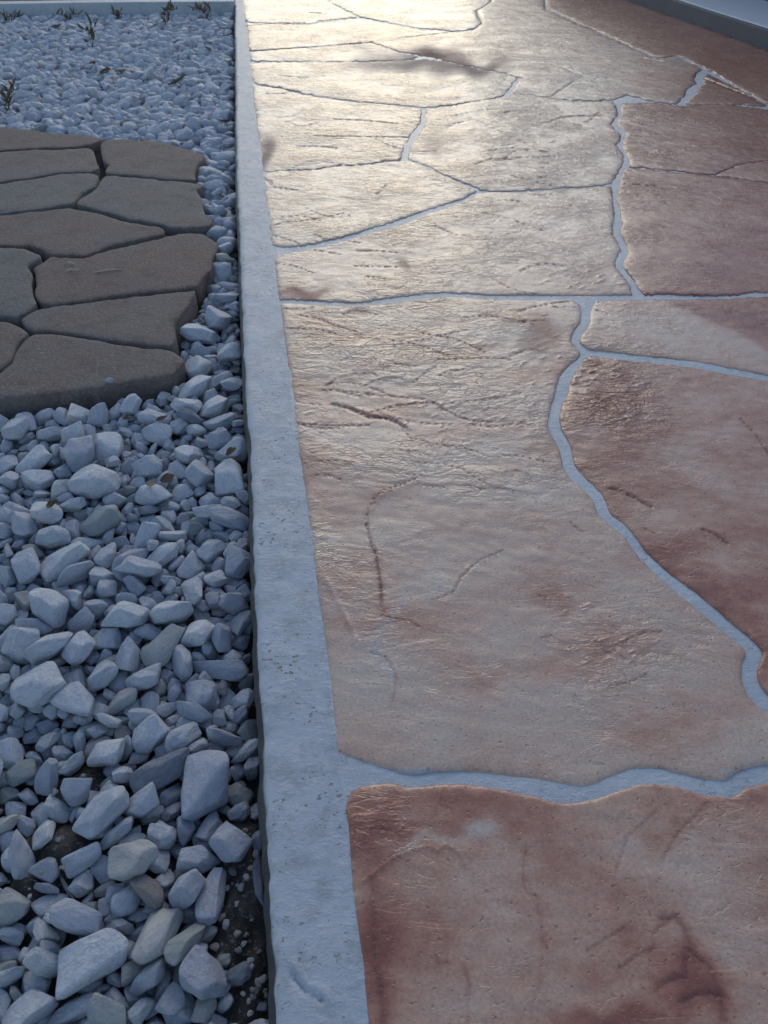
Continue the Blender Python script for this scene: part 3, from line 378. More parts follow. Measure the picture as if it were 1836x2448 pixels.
19 -694 2509 -148 -144 -83 157 115 98 68 0;26 -863 1729 -156 -4 -6 180 187 171 99 0;9 -559 1754 -162 -112 14 -16 147 94 52 0
16 -916 1293 -150 6 13 -55 190 143 111 0;5 -894 3242 -166 8 9 180 132 80 63 0;23 -702 1801 -159 -2 18 48 129 114 78 1
26 -946 2067 -139 -40 -8 -132 152 99 60 0;17 -1179 2293 -157 -94 3 -178 128 98 69 0;12 -764 3689 -161 176 11 69 168 110 81 3
16 -745 2636 -152 -10 3 14 173 122 74 0;9 -513 964 -147 83 7 50 172 129 99 1;21 -804 2176 -138 -6 2 -154 125 94 79 0
25 -494 144 -164 -1 -7 -87 147 91 53 0;10 -894 2164 -160 -12 8 47 164 106 77 0;12 -305 224 -130 58 38 102 156 136 101 1
17 -571 1476 -155 75 43 49 170 109 63 0;7 -483 751 -131 1 40 50 133 99 73 0;23 -1528 2519 -161 6 3 30 151 114 78 0;0 -862 479 -161 0 7 74 135 99 76 0
4 -1107 1043 -137 -63 26 -81 121 95 67 0;5 -1299 1766 -154 129 4 29 167 107 74 0;19 -843 3700 -157 -3 -1 -163 165 116 90 0
19 -1376 1838 -137 -32 -39 -131 180 108 88 0;10 -782 1909 -152 -11 37 -11 148 120 89 0;2 -745 3535 -136 -5 3 -12 189 139 96 0
3 -1292 2501 -138 -70 17 -177 179 167 103 0;8 -938 911 -146 76 -36 21 180 122 88 4;22 -1038 1287 -162 -7 -1 -49 124 77 59 0
0 -377 1232 -133 -168 41 176 179 168 103 0;11 -610 1230 -157 -33 -4 -162 139 102 83 0;24 -525 307 -166 176 13 164 140 100 56 0
26 -572 1274 -148 -22 -39 94 159 129 93 0;9 -657 467 -166 160 4 24 112 78 48 0;0 -1196 1760 -153 104 11 -67 125 114 95 4
13 -659 2412 -125 23 19 11 135 102 57 0;6 -1017 1909 -144 -23 47 -128 117 92 69 0;21 -828 601 -137 -124 -3 90 176 113 93 0
1 -1072 2534 -163 -26 11 12 119 80 58 1;0 -1167 1418 -143 120 -71 -115 156 106 84 0;23 -561 2468 -155 0 5 121 113 104 77 4
1 -1642 2499 -163 -8 12 -135 117 94 78 0;26 -923 1166 -149 -39 11 -121 113 101 75 0;25 -458 773 -157 40 -13 93 119 95 66 4
13 -854 1969 -137 -12 -51 -58 124 106 67 0;27 -427 1660 -149 14 -52 160 123 78 46 1;10 -1564 2470 -159 44 7 -94 127 107 72 0
16 -869 2982 -153 -6 15 -82 161 142 108 0;2 -442 551 -145 59 49 -121 137 118 74 0;20 -711 459 -145 38 -36 -117 187 135 81 0
7 -479 111 -157 37 -43 141 115 90 65 3;12 -537 2324 -151 87 6 -54 146 116 85 1;25 -1015 1441 -125 -25 -12 10 110 82 58 0
8 -980 2023 -155 84 -51 103 151 131 73 1;27 -1171 1463 -150 12 -23 145 149 99 79 0;25 -727 2004 -156 1 22 30 158 142 91 1
24 -514 2157 -161 6 -6 -55 166 111 82 1;19 -882 428 -149 24 -13 7 180 161 125 0;8 -600 2526 -151 -31 0 -141 160 115 97 3
27 -1047 2057 -146 -29 -47 -85 164 116 94 0;24 -938 2159 -141 -38 -16 109 163 136 78 0;12 -886 3051 -160 3 36 -152 120 85 51 0
16 -933 2420 -142 -12 8 -171 185 166 134 0;25 -774 171 -157 34 -4 -73 144 127 89 0;17 -679 2707 -137 27 -39 151 180 147 98 0
25 -603 2217 -134 19 7 110 155 117 94 3;24 -920 1204 -128 12 7 -17 114 78 51 0;13 -624 1951 -137 -2 17 -166 157 103 68 0
27 -982 1252 -151 23 -2 72 153 118 101 0;3 -517 1147 -149 29 -65 18 167 155 129 0;7 -1158 1148 -167 5 2 79 125 80 52 0
27 -775 469 -138 -67 -12 169 160 97 55 4;9 -1378 1650 -154 -19 -3 -35 136 128 103 0;14 -404 425 -145 84 -55 -26 179 118 73 0
12 -452 475 -159 24 -11 -33 133 112 90 0;9 -750 2939 -141 13 63 144 164 141 91 0;17 -924 629 -158 106 19 -38 115 95 73 0
24 -564 2472 -126 -3 2 -9 128 116 69 1;26 -992 2361 -152 4 9 -112 181 123 95 4;18 -1120 1979 -161 -35 7 140 134 110 81 0
7 -1282 2090 -168 7 5 142 123 78 54 0;22 -778 2773 -156 5 -2 -134 155 132 86 3;17 -767 2118 -148 -101 -19 9 153 110 92 1
2 -1261 2145 -139 13 13 50 118 90 54 0;22 -868 719 -150 -43 -23 94 134 114 64 0;14 -1206 2558 -150 -48 7 -17 173 117 86 1
19 -729 1367 -160 -17 2 -14 139 132 80 0;25 -1392 1720 -152 1 3 -14 169 141 94 0;4 -881 1160 -151 23 -46 -144 129 114 89 1
4 -985 2234 -102 22 -31 -67 173 136 100 0;8 -1060 1254 -156 -26 -5 50 130 101 71 4;22 -970 1200 -132 -32 17 115 170 104 77 0
25 -512 1611 -144 20 -16 28 180 170 143 0;3 -733 3432 -161 0 -3 -180 175 108 83 1;5 -1608 2430 -124 37 19 52 187 143 87 0
8 -826 1184 -157 -8 -3 -90 147 120 88 0;3 -1413 2266 -161 81 -7 159 116 74 62 0;24 -654 2811 -153 4 -9 1 183 162 123 0
13 -618 1075 -151 23 46 110 131 122 102 0;25 -570 1989 -155 -76 -16 78 133 111 87 0;5 -1100 1904 -145 -32 26 -59 136 101 79 4
22 -355 285 -155 90 4 -172 127 80 62 4;15 -1207 1362 -153 86 -6 85 180 121 88 0;22 -1056 1737 -160 88 2 51 127 81 63 1
27 -470 558 -158 42 4 101 112 84 47 0;24 -560 1406 -161 -3 -34 -122 122 97 72 0;0 -837 512 -163 23 7 -65 112 72 60 0
25 -764 103 -164 156 -10 86 147 112 85 0;19 -749 3702 -133 -127 -7 -54 114 84 62 1;7 -418 1443 -156 41 -5 -80 138 128 104 0
27 -519 1354 -142 -48 -69 96 174 128 96 0;1 -678 2184 -155 -19 25 -42 159 145 95 0;14 -427 1360 -141 -64 5 149 182 159 126 0
26 -702 1865 -150 -12 52 -17 163 145 108 0;21 -1013 1796 -157 -123 40 112 112 80 44 0;8 -530 133 -162 -10 -2 -86 144 94 74 0
16 -573 2248 -127 -117 45 -44 127 78 59 0;26 -797 2992 -156 7 -1 67 187 165 100 0;18 -491 618 -155 9 -17 81 152 109 74 1
27 -811 2930 -150 2 41 132 136 126 107 0;17 -937 2678 -147 -12 44 20 120 109 64 0;10 -1081 1860 -163 -36 -12 -106 113 82 48 1
23 -1035 892 -160 -172 6 12 129 89 55 0;7 -846 2205 -160 6 4 98 165 116 97 0;5 -621 1213 -130 10 -13 94 173 129 73 0
8 -641 1787 -166 14 -15 81 120 90 52 0;19 -996 2195 -156 167 -45 -158 134 94 53 4;5 -958 1334 -132 57 10 133 114 90 72 0
3 -1194 2021 -157 148 21 -92 129 99 65 0;9 -701 1944 -162 -15 -3 -170 173 107 84 0;11 -834 3780 -147 -6 0 -65 174 149 126 0
7 -1170 1634 -153 -72 10 78 137 107 66 0;24 -564 2270 -159 -26 8 127 121 105 62 0;22 -514 1285 -137 -30 -3 -122 132 106 61 1
11 -649 374 -138 22 -4 -4 127 86 57 0;5 -826 2598 -129 -95 28 88 136 94 68 1;10 -811 1300 -161 -13 -11 -150 142 113 63 0
1 -715 378 -159 -3 20 -18 160 128 102 4;14 -624 125 -153 -5 -4 -138 115 87 56 0;3 -912 1808 -156 27 8 95 185 128 92 0
15 -571 2169 -148 13 -21 -179 155 108 63 0;10 -1325 2083 -159 -32 -30 -111 133 103 70 0;6 -1015 2460 -156 -23 15 102 148 110 72 0
6 -1526 2195 -164 10 1 142 118 77 59 1;4 -1187 2222 -163 20 4 -137 127 87 66 0;3 -1269 1491 -158 1 -5 51 122 101 68 0
10 -1399 2467 -157 7 0 71 155 121 99 4;26 -643 1047 -161 2 -10 1 116 76 57 0;11 -649 1902 -141 32 -2 94 166 152 111 0
6 -782 3051 -161 8 -1 91 116 106 77 0;23 -1198 1246 -161 9 10 -177 118 112 69 0;4 -1264 1606 -154 16 27 165 134 97 66 1
18 -324 549 -129 -149 -11 -83 133 89 61 0;12 -493 1386 -128 165 -72 -171 177 117 88 0;13 -877 3445 -153 -106 13 -169 151 133 98 0
13 -1139 1040 -155 88 20 -52 164 129 108 1;7 -775 3115 -150 -70 12 39 184 137 76 0;5 -811 1072 -145 53 -25 164 159 123 94 0
4 -1069 1555 -163 8 -3 73 111 81 67 1;2 -466 375 -158 41 12 -71 124 101 80 0;26 -583 395 -147 -60 -25 -156 116 76 47 0
15 -720 300 -135 13 2 -136 137 118 80 0;7 -754 2151 -134 -33 17 146 147 112 88 0;16 -981 1496 -157 21 -8 -20 152 108 74 3
4 -1373 1804 -157 3 -6 -166 110 94 74 0;14 -1233 1745 -156 16 -17 -131 139 113 68 0;23 -459 325 -156 -3 -2 -18 171 128 96 0
22 -717 1394 -140 -67 4 -13 160 100 75 0;24 -448 1295 -157 -161 -24 -117 173 105 73 0;23 -988 1639 -142 17 -16 130 185 121 98 0
8 -902 3281 -162 19 -17 -98 149 91 74 1;24 -370 177 -156 169 50 10 117 84 55 0;3 -907 1625 -158 -2 -39 -22 162 117 66 4
8 -697 1500 -164 171 2 160 132 92 61 0;4 -838 1191 -128 33 -6 76 112 78 47 0;8 -708 1813 -126 8 12 170 175 138 102 1
23 -1350 1918 -152 5 -1 -175 168 129 84 0;9 -511 1908 -152 41 9 -137 128 119 92 0;8 -827 3035 -153 -58 -6 -137 149 120 84 0
14 -1066 1339 -160 -54 7 -52 136 90 72 0;27 -711 237 -148 92 -16 20 147 116 87 0;17 -872 2118 -159 31 31 -86 119 96 53 4
8 -970 2202 -146 142 10 71 121 95 76 0;10 -875 707 -129 1 33 -170 113 91 58 0;12 -1202 2521 -161 7 9 69 131 106 70 0
17 -1367 1917 -123 -6 11 153 161 112 82 0;16 -1087 1585 -151 15 -26 -112 170 124 101 0;4 -647 1520 -161 -160 5 33 125 99 74 0
27 -506 459 -156 7 16 141 168 106 73 3;14 -1527 1869 -154 13 -32 -49 142 90 60 0;9 -988 1876 -154 -56 14 124 152 133 94 0
24 -1403 2012 -150 35 3 -13 184 136 93 0;26 -434 1569 -159 36 4 167 149 95 80 0;3 -1178 1282 -159 9 -64 -37 113 94 66 0
26 -1701 2495 -158 -1 10 28 124 116 91 3;14 -674 119 -165 -3 1 11 138 93 58 0;6 -1432 1826 -127 13 28 -136 127 115 76 0
0 -1209 2426 -149 -13 -62 158 146 118 75 0;23 -633 1357 -162 -54 9 -22 128 79 50 0;22 -1411 2541 -156 -4 -8 -12 147 118 100 0
13 -1171 1177 -124 143 32 -38 173 163 112 1;13 -877 1905 -160 53 13 -65 154 97 57 1;19 -1416 2155 -148 35 -21 -60 171 155 98 3
8 -928 1947 -159 115 -33 -177 167 104 78 0;21 -825 1762 -141 115 14 61 119 106 87 0;27 -728 2589 -147 -9 5 2 187 135 105 0
14 -1314 2358 -128 -79 24 -92 159 149 83 0;2 -1119 1211 -152 -58 27 48 144 95 72 3;10 -1093 1122 -163 22 -11 78 117 90 58 0
15 -560 678 -164 9 -18 -31 113 77 51 0;3 -636 2902 -165 -2 -8 102 118 103 59 0;9 -1340 2114 -167 -12 -5 -156 115 77 53 0
25 -1052 1872 -155 -9 -22 -166 164 138 76 0;14 -786 654 -156 0 1 25 133 97 58 0;15 -1140 1439 -139 -33 -64 124 111 81 53 0
25 -1043 1495 -157 -4 -7 135 188 139 97 0;9 -725 2417 -155 -13 -10 75 137 127 105 0;27 -1355 2167 -162 -15 -8 122 145 107 72 0
2 -1077 1686 -158 79 19 33 115 100 82 1;12 -830 641 -151 -96 65 177 110 89 66 1;4 -776 1350 -165 5 -2 21 114 94 57 0
19 -942 2353 -156 5 -5 122 128 107 59 0;15 -904 1867 -129 72 -30 -81 169 131 76 0;27 -329 482 -144 18 5 -14 111 93 79 0
5 -764 2461 -156 3 9 -111 182 141 88 1;19 -488 698 -130 -32 15 7 133 90 60 0;15 -1038 1811 -136 -157 -12 -63 159 99 65 0
0 -833 1462 -155 -106 32 35 141 118 90 0;14 -1341 1604 -129 4 -9 -8 189 129 83 0;19 -516 884 -158 -7 1 -112 144 132 81 0
12 -431 1171 -132 -2 -14 104 129 94 68 0;7 -885 375 -156 -20 11 -167 136 122 86 3;9 -379 929 -156 176 -16 -45 118 71 53 0
2 -1232 2482 -131 -49 -10 -10 151 93 61 0;23 -864 759 -140 -48 -19 -38 140 128 71 0;17 -1043 2209 -153 -4 0 -56 174 147 102 1
17 -432 973 -153 8 -2 77 159 148 96 0;27 -967 943 -156 -18 -3 -150 143 103 67 0;5 -784 2987 -130 -2 -6 -161 112 98 58 0
19 -502 797 -121 23 21 106 164 111 78 0;12 -919 2060 -152 -85 62 -115 129 104 67 1;16 -1101 676 -160 -7 1 2 133 111 79 4
3 -588 1688 -159 24 8 -151 136 103 80 0;1 -1107 2612 -158 -3 5 29 149 134 81 0;27 -705 2867 -164 -8 5 53 130 111 64 0
25 -1221 2277 -128 -6 -23 -26 187 135 110 0;4 -603 1312 -152 32 -37 41 145 124 91 0;9 -557 1922 -141 -54 5 -29 159 146 81 0
18 -803 1037 -150 -109 -20 47 114 89 55 0;20 -882 3378 -157 -40 31 37 127 101 75 1;10 -1078 2100 -165 13 -4 -52 130 81 47 0
26 -561 165 -158 -2 -6 -62 185 136 89 4;11 -575 608 -161 -58 -6 107 110 72 56 1;21 -800 2822 -161 2 -8 41 134 111 61 1
25 -932 1778 -131 -12 50 178 184 164 91 0;13 -1000 1152 -166 6 3 -140 127 77 44 4;24 -1005 2549 -158 2 -1 45 145 101 69 0
8 -462 515 -155 -2 -31 -62 126 86 56 0;12 -575 839 -130 12 10 35 165 99 73 0;13 -723 711 -142 9 27 41 184 117 83 0
12 -705 603 -160 91 5 -119 115 85 53 3;25 -725 2201 -156 -13 -16 -65 114 101 58 0;27 -979 2413 -149 -110 9 100 115 101 57 0
5 -672 1026 -151 14 7 124 146 114 95 0;24 -573 1672 -139 34 -14 47 154 121 73 0;4 -635 1189 -159 5 -1 18 122 93 67 0
26 -684 1828 -164 110 22 156 113 70 42 0;2 -869 1781 -147 -26 -36 67 119 98 77 0;11 -589 866 -151 -54 2 22 125 99 83 0
3 -772 1316 -153 -5 29 -23 132 116 68 0;19 -1013 2098 -164 2 -1 -112 145 97 60 1;5 -866 1621 -137 18 7 107 140 104 59 0
2 -550 11 -162 -4 -14 -169 130 120 77 0;11 -580 2237 -161 -25 -2 135 139 92 66 3;26 -614 1765 -148 21 -44 -149 145 132 99 0
23 -1211 2388 -146 100 40 21 136 103 65 0;12 -801 2082 -158 -16 -13 172 124 100 73 0;26 -1233 1967 -160 -11 -1 -126 131 84 66 0
7 -1289 2284 -142 55 -12 5 154 142 99 0;2 -1680 2505 -138 14 33 14 144 92 59 0;1 -1261 1799 -155 -86 26 -112 131 110 67 4
9 -452 -37 -164 -12 -4 -113 132 116 76 0;22 -1214 1180 -155 7 -1 -84 181 169 106 0;0 -1556 2061 -156 -11 11 170 163 149 100 0
14 -1198 1977 -158 -48 33 -54 134 94 61 3;4 -246 459 -120 -140 27 -150 176 126 74 0;17 -853 2935 -160 -102 13 72 117 84 71 0
21 -1192 1832 -133 34 -35 -36 133 116 92 0;17 -1081 2368 -151 47 -43 31 136 88 73 4;25 -558 1117 -143 41 -33 100 158 122 92 1
11 -620 1268 -147 3 -26 8 183 132 101 3;21 -1224 2455 -147 -55 17 -126 114 98 79 1;9 -1359 2215 -164 -11 -3 148 131 108 71 0
1 -1257 1701 -154 82 18 -147 173 107 76 1;1 -962 2531 -162 -4 10 136 139 89 49 1;24 -1423 1797 -154 2 -27 146 139 103 71 0
13 -1299 2115 -147 6 5 40 134 98 77 0;17 -407 315 -140 4 16 -167 157 106 60 3;23 -1380 2114 -146 -49 -13 51 178 136 83 1
0 -1037 1674 -158 -99 -7 16 123 96 74 0;27 -1246 1261 -154 -94 6 94 133 117 97 0;12 -527 1471 -161 14 -9 44 139 92 69 0
17 -956 2638 -128 131 -15 63 184 150 87 1;3 -766 3636 -156 -3 -11 -21 186 129 107 3;10 -1454 2458 -153 50 -2 7 174 146 92 4
0 -355 77 -159 -102 4 54 132 88 73 1;26 -1020 702 -163 176 10 134 116 91 52 0;4 -688 612 -128 -12 38 7 131 83 68 0
6 -1541 2010 -162 167 -4 49 134 113 74 0;10 -738 2873 -144 40 8 -168 161 128 81 0;24 -1686 2340 -164 6 -10 -175 164 109 68 4
21 -1040 2566 -146 78 13 -104 190 141 90 0;10 -745 3182 -163 -28 18 -174 119 87 50 3;23 -1291 2153 -130 -66 57 -104 122 78 58 0
19 -784 2955 -134 -1 43 90 114 100 58 0;4 -632 2016 -161 149 14 -10 143 95 71 3;19 -644 1387 -150 -11 -63 -104 116 107 90 0
25 -1132 2027 -142 -36 -1 -53 166 140 102 0;10 -1136 1610 -137 -37 -6 92 143 121 97 0;11 -588 1577 -139 35 -32 171 145 99 66 0
25 -758 1710 -157 33 -7 75 124 111 89 0;3 -1437 1960 -149 61 11 61 154 124 102 0;3 -816 2052 -165 -1 -5 -28 111 82 61 0
8 -796 3890 -159 -14 1 -101 113 68 55 0;20 -466 869 -167 -11 -2 63 112 79 49 0;20 -1030 2171 -157 -36 17 -146 124 108 70 0
17 -1096 2497 -166 -1 2 -107 120 74 50 0;3 -858 958 -144 138 55 -9 126 114 65 0;25 -675 1985 -149 -106 -9 -151 134 116 94 0
7 -890 1920 -140 30 13 -97 118 108 67 0;25 -1041 2630 -136 -5 -12 83 119 78 47 0;22 -277 336 -153 -88 23 -27 114 72 54 0
17 -1118 911 -166 164 19 -3 112 78 57 0;0 -880 3592 -140 -18 -3 -98 147 98 68 0;5 -904 3247 -142 -10 35 -102 121 87 61 0
14 -824 432 -156 -14 19 57 165 127 95 0;10 -1120 1111 -164 -86 -7 -111 116 71 54 4;19 -390 604 -110 24 -7 -168 155 96 57 0
21 -472 1574 -132 28 -43 128 155 114 83 0;20 -588 340 -155 -47 37 -105 139 92 65 0;11 -1173 1093 -153 -16 6 -163 182 172 104 1
12 -677 383 -149 162 -32 -170 127 99 57 0;18 -758 2983 -156 2 56 -3 117 89 52 0;6 -932 1627 -137 8 7 -87 119 104 87 0
26 -797 391 -143 65 9 -102 143 90 59 0;20 -805 1981 -161 -1 -12 -66 176 159 97 0;15 -1550 2341 -152 43 60 100 114 92 76 0
9 -1379 2043 -147 -118 -27 165 150 123 67 0;7 -410 1020 -149 -103 -9 -5 156 136 83 0;16 -836 1390 -162 -7 4 91 129 96 72 4
15 -1504 2504 -147 54 -5 34 121 72 55 0;13 -960 2538 -138 -4 -5 -30 131 114 89 1;18 -420 858 -154 -7 25 -117 144 116 69 0
21 -557 1721 -163 -6 0 23 122 103 67 0;4 -766 2559 -133 -114 -9 25 134 92 60 0;27 -1609 2175 -165 -9 4 -129 143 91 61 1
16 -498 163 -150 -149 12 159 143 92 75 0;13 -489 1448 -153 20 22 -41 171 127 95 0;3 -1030 1337 -153 -35 25 107 128 92 55 0
7 -455 135 -141 -51 -46 106 156 103 62 0;0 -1088 1712 -137 -81 24 -148 151 100 69 1;17 -680 697 -144 13 40 74 151 129 104 0
26 -1172 2123 -153 -14 -35 113 140 108 65 4;1 -1180 1142 -151 6 87 -136 126 92 64 0;16 -1044 2355 -160 -4 3 -24 149 108 73 0
19 -546 1072 -125 0 23 46 125 114 83 1;5 -833 718 -132 24 30 -53 162 97 59 4;23 -467 1080 -116 17 5 -149 127 78 57 0
19 -775 3165 -152 -43 16 115 117 89 74 1;22 -227 328 -156 17 -3 -180 150 102 58 0;9 -952 1286 -139 -14 -4 -47 140 91 75 0
17 -1527 2464 -161 -3 -1 -75 123 94 76 1;26 -1235 1504 -133 -60 6 -157 156 129 101 0;18 -1449 2128 -159 107 -3 -35 123 76 59 0
7 -599 2659 -163 7 0 -177 115 103 65 0;9 -271 366 -141 -3 -1 145 146 92 65 0;6 -841 3656 -155 56 27 53 141 126 92 1
22 -826 95 -161 -175 8 12 130 105 88 0;21 -1345 1868 -146 34 -35 -150 133 116 73 0;27 -702 1208 -152 -23 -25 -48 121 99 69 0
18 -1070 1309 -148 -1 63 -39 127 81 67 0;2 -647 2561 -136 -10 2 174 160 150 105 3;5 -1279 1733 -157 43 -1 56 136 128 71 0
25 -1613 2364 -151 -3 -9 123 189 168 126 3;4 -806 2010 -137 -23 24 49 176 127 88 0;7 -1140 1239 -154 -1 35 -137 120 90 53 0
19 -645 1733 -153 -63 -49 -5 115 84 53 1;3 -1294 1695 -138 -168 -32 -63 111 98 76 0;16 -639 2249 -159 -10 -14 59 145 95 61 0
16 -803 480 -152 16 -51 97 145 93 55 0;1 -650 2112 -141 -54 16 60 176 114 91 0;3 -817 2374 -137 -60 62 -8 147 129 103 0
6 -1352 2376 -141 -26 4 24 168 112 64 0;19 -874 3654 -164 4 -2 -87 121 79 62 1;20 -580 727 -133 23 17 18 129 99 71 0
22 -919 1363 -143 27 -33 -117 176 134 84 0;1 -1411 1764 -148 -69 14 -138 185 134 83 0;10 -1335 2088 -122 -24 -34 -98 184 111 80 0
24 -829 375 -158 8 -16 -96 157 124 103 0;22 -989 2497 -149 -6 -5 136 140 127 107 0;16 -340 1091 -166 -9 4 -86 124 84 54 0
22 -763 3599 -168 5 1 173 112 69 39 0;2 -698 2037 -160 10 -1 -56 145 104 84 0;26 -1008 2058 -147 -74 5 92 120 109 80 0
24 -835 2154 -132 10 -37 -32 136 112 68 0;3 -840 886 -140 -134 11 -19 146 97 63 0;12 -1131 2274 -164 18 -11 -24 134 83 56 0
13 -436 397 -156 -34 16 -99 137 106 69 0;1 -786 2869 -165 -7 9 45 132 101 65 0;25 -854 1223 -161 -5 -17 -175 128 81 52 0
10 -690 2132 -129 -1 29 -13 144 94 79 0;8 -934 2487 -159 170 -1 -46 115 72 45 0;23 -1075 2477 -132 4 -52 98 120 86 65 0
6 -1474 2059 -164 6 -6 71 155 95 54 1;1 -1075 1811 -153 144 -5 -37 130 98 81 0;6 -610 2428 -148 7 21 41 159 139 118 0
14 -767 1949 -149 47 31 6 130 117 95 1;20 -491 292 -146 -17 -10 -24 141 100 64 0;1 -599 2610 -154 -21 -23 -54 140 125 73 1
8 -1217 1614 -128 1 -71 -89 166 145 96 1;16 -422 1192 -158 -8 -31 -157 122 100 82 0;15 -953 855 -155 101 -25 -96 119 82 58 1
10 -1023 2517 -131 -93 -47 73 146 130 97 0;20 -1107 1672 -150 7 46 -96 127 80 57 3;6 -1250 1464 -141 5 10 -172 132 97 73 0
10 -454 1491 -155 -137 -8 38 155 115 65 0;12 -473 830 -153 -138 20 156 148 91 65 0;11 -629 1677 -159 61 8 89 131 104 68 1
2 -1341 2482 -163 -6 -15 66 127 103 75 0;9 -635 2329 -130 180 8 -55 111 88 50 0;2 -1682 2304 -156 -46 0 -154 186 118 79 0
4 -1339 2272 -160 11 -9 -111 141 110 85 0;14 -777 1394 -159 -12 -4 119 132 110 84 0;8 -981 994 -153 120 8 165 126 106 63 0
15 -1005 1273 -134 55 17 -126 118 95 62 0;0 -842 343 -142 -37 24 169 128 92 57 1;15 -1143 2248 -145 -19 -16 118 187 170 98 0
7 -506 374 -162 57 -26 22 111 71 49 0;24 -1030 816 -159 -23 6 113 127 82 56 4;20 -589 1432 -163 25 -19 145 114 101 77 0
11 -466 1045 -158 86 7 15 114 76 52 0;15 -825 394 -127 -8 -2 152 149 103 65 0;24 -1213 1291 -149 -87 17 77 188 133 91 0
13 -1064 2505 -146 42 -39 95 179 115 94 0;0 -1508 2070 -139 45 -6 90 170 115 86 0;4 -870 1205 -136 23 -22 58 141 128 106 0
18 -1288 2427 -161 18 9 136 127 88 64 0;3 -1541 1938 -153 0 -6 -101 188 148 119 0;10 -1325 2446 -153 109 40 -54 130 94 56 0
14 -1454 2328 -163 -5 -1 138 133 94 64 0;19 -799 1532 -121 35 15 79 140 105 70 1;6 -656 1088 -142 14 -42 8 173 118 92 0
12 -793 2587 -152 12 -8 64 162 129 87 4;21 -684 342 -141 10 19 169 165 114 70 0;5 -1218 2041 -136 18 -12 112 123 83 57 0
10 -1293 1626 -147 -126 -72 105 113 80 51 0;19 -1235 2334 -160 42 -10 122 113 90 50 0;12 -689 3140 -158 -26 20 -172 123 97 75 0
0 -549 1824 -168 -179 -1 -158 116 73 40 0;18 -451 817 -160 -4 7 -8 112 85 51 0;18 -1343 2304 -134 -23 10 71 170 115 89 3
24 -609 2803 -165 -141 -2 -71 114 71 39 0;15 -1419 1622 -153 -1 -8 -101 140 102 82 3;10 -911 2323 -147 107 1 -35 128 114 70 0
27 -405 1194 -143 -169 -23 139 113 76 53 0;21 -1347 1721 -144 -65 -28 76 161 146 99 0;16 -1246 2185 -165 -9 5 109 113 95 60 0
17 -1193 1418 -154 1 -50 96 131 79 66 0;27 -1603 2085 -164 -8 7 -169 113 89 60 0;2 -1528 2104 -162 27 10 166 114 78 48 0
16 -1321 1511 -158 -8 4 -26 153 98 56 0;12 -899 2092 -163 86 2 -148 111 67 40 3;23 -769 914 -123 -13 40 -23 179 114 70 0
7 -224 381 -164 10 6 67 113 78 44 0;17 -1657 2370 -143 -80 53 91 168 129 72 0;4 -1036 1557 -155 -17 -28 -100 137 101 86 0
10 -1620 2123 -157 61 11 -101 128 109 82 0;13 -402 899 -155 6 -13 -27 131 93 70 0;12 -1159 1335 -127 64 -25 169 130 117 99 0
23 -870 3544 -157 -17 5 -150 147 126 77 0;18 -606 1404 -161 7 0 -50 135 91 71 0;15 -1325 2145 -151 44 9 9 117 101 83 0
26 -703 2328 -158 -21 24 -145 143 93 53 0;24 -1503 2125 -127 -133 -3 53 126 95 77 0;2 -1114 1794 -163 2 -5 34 138 117 66 0
4 -931 1454 -158 143 22 123 135 109 89 1;3 -808 3418 -162 -25 -26 -147 149 101 56 0;12 -1231 2216 -156 -162 42 92 140 122 69 0
26 -1153 1533 -133 133 22 20 111 97 65 0;4 -690 423 -156 11 -10 -138 173 145 108 1;1 -1156 1769 -135 -2 16 -16 147 117 71 0
5 -759 1351 -136 -20 0 -141 161 103 79 3;25 -1320 1997 -126 -23 -13 -26 146 116 96 0;3 -551 919 -151 -13 -14 -176 146 124 106 0
11 -572 1367 -163 -179 -8 -100 113 105 76 1;24 -659 1202 -133 17 3 58 146 104 75 0;15 -655 2967 -162 -172 1 -13 144 98 71 3
3 -1056 1134 -151 -1 -53 -54 129 108 66 0;23 -267 258 -146 12 18 -151 170 135 113 0;23 -350 504 -121 -10 -2 75 130 108 68 3
10 -555 1164 -149 -124 -69 42 124 97 80 0;15 -884 1515 -166 -5 -1 -123 114 80 53 0;9 -776 247 -156 119 -12 -75 134 85 67 0
27 -464 1004 -155 32 -1 -118 123 83 67 0;22 -703 3030 -154 82 22 151 145 95 75 0;0 -772 3759 -160 -6 5 88 161 97 76 0
3 -994 728 -156 -86 -22 -64 124 103 68 0;9 -1117 1836 -166 -13 -3 -170 124 92 62 0;6 -1284 1846 -131 12 29 124 119 100 59 0
15 -506 349 -151 -17 30 -110 141 115 94 0;24 -634 2465 -151 -5 32 125 120 99 76 0;27 -633 690 -150 76 8 -81 132 110 93 4
0 -1469 2287 -147 -137 72 -57 151 115 95 0;17 -615 459 -141 -82 -39 46 136 91 76 0;3 -416 819 -142 -38 -4 -144 167 117 79 0
7 -333 444 -129 -19 63 -67 172 131 85 1;12 -921 2567 -156 165 19 37 150 126 81 1;0 -786 1372 -138 -52 36 -138 145 87 70 0
16 -916 880 -136 -32 29 129 111 78 45 0;24 -1285 2558 -142 25 -12 99 135 103 79 0;24 -522 2219 -155 149 46 -12 137 97 61 4
2 -517 399 -132 29 -3 -133 146 95 57 3;22 -1656 2146 -149 88 1 -96 184 137 79 1;12 -1371 2507 -151 36 34 161 152 94 61 0
16 -1778 2486 -164 -164 -8 -18 136 126 75 0;23 -484 1286 -128 9 61 -23 123 87 60 0;22 -1061 1948 -146 -15 9 -101 122 97 70 3
12 -688 1246 -154 120 18 38 120 92 71 0;8 -657 1559 -162 18 -17 169 157 113 72 0;3 -801 3727 -162 170 4 -46 151 101 59 0
6 -881 3171 -164 10 13 -132 115 96 62 0;9 -795 1617 -146 86 -33 80 169 111 78 1;17 -1057 2638 -151 52 13 58 151 107 64 1
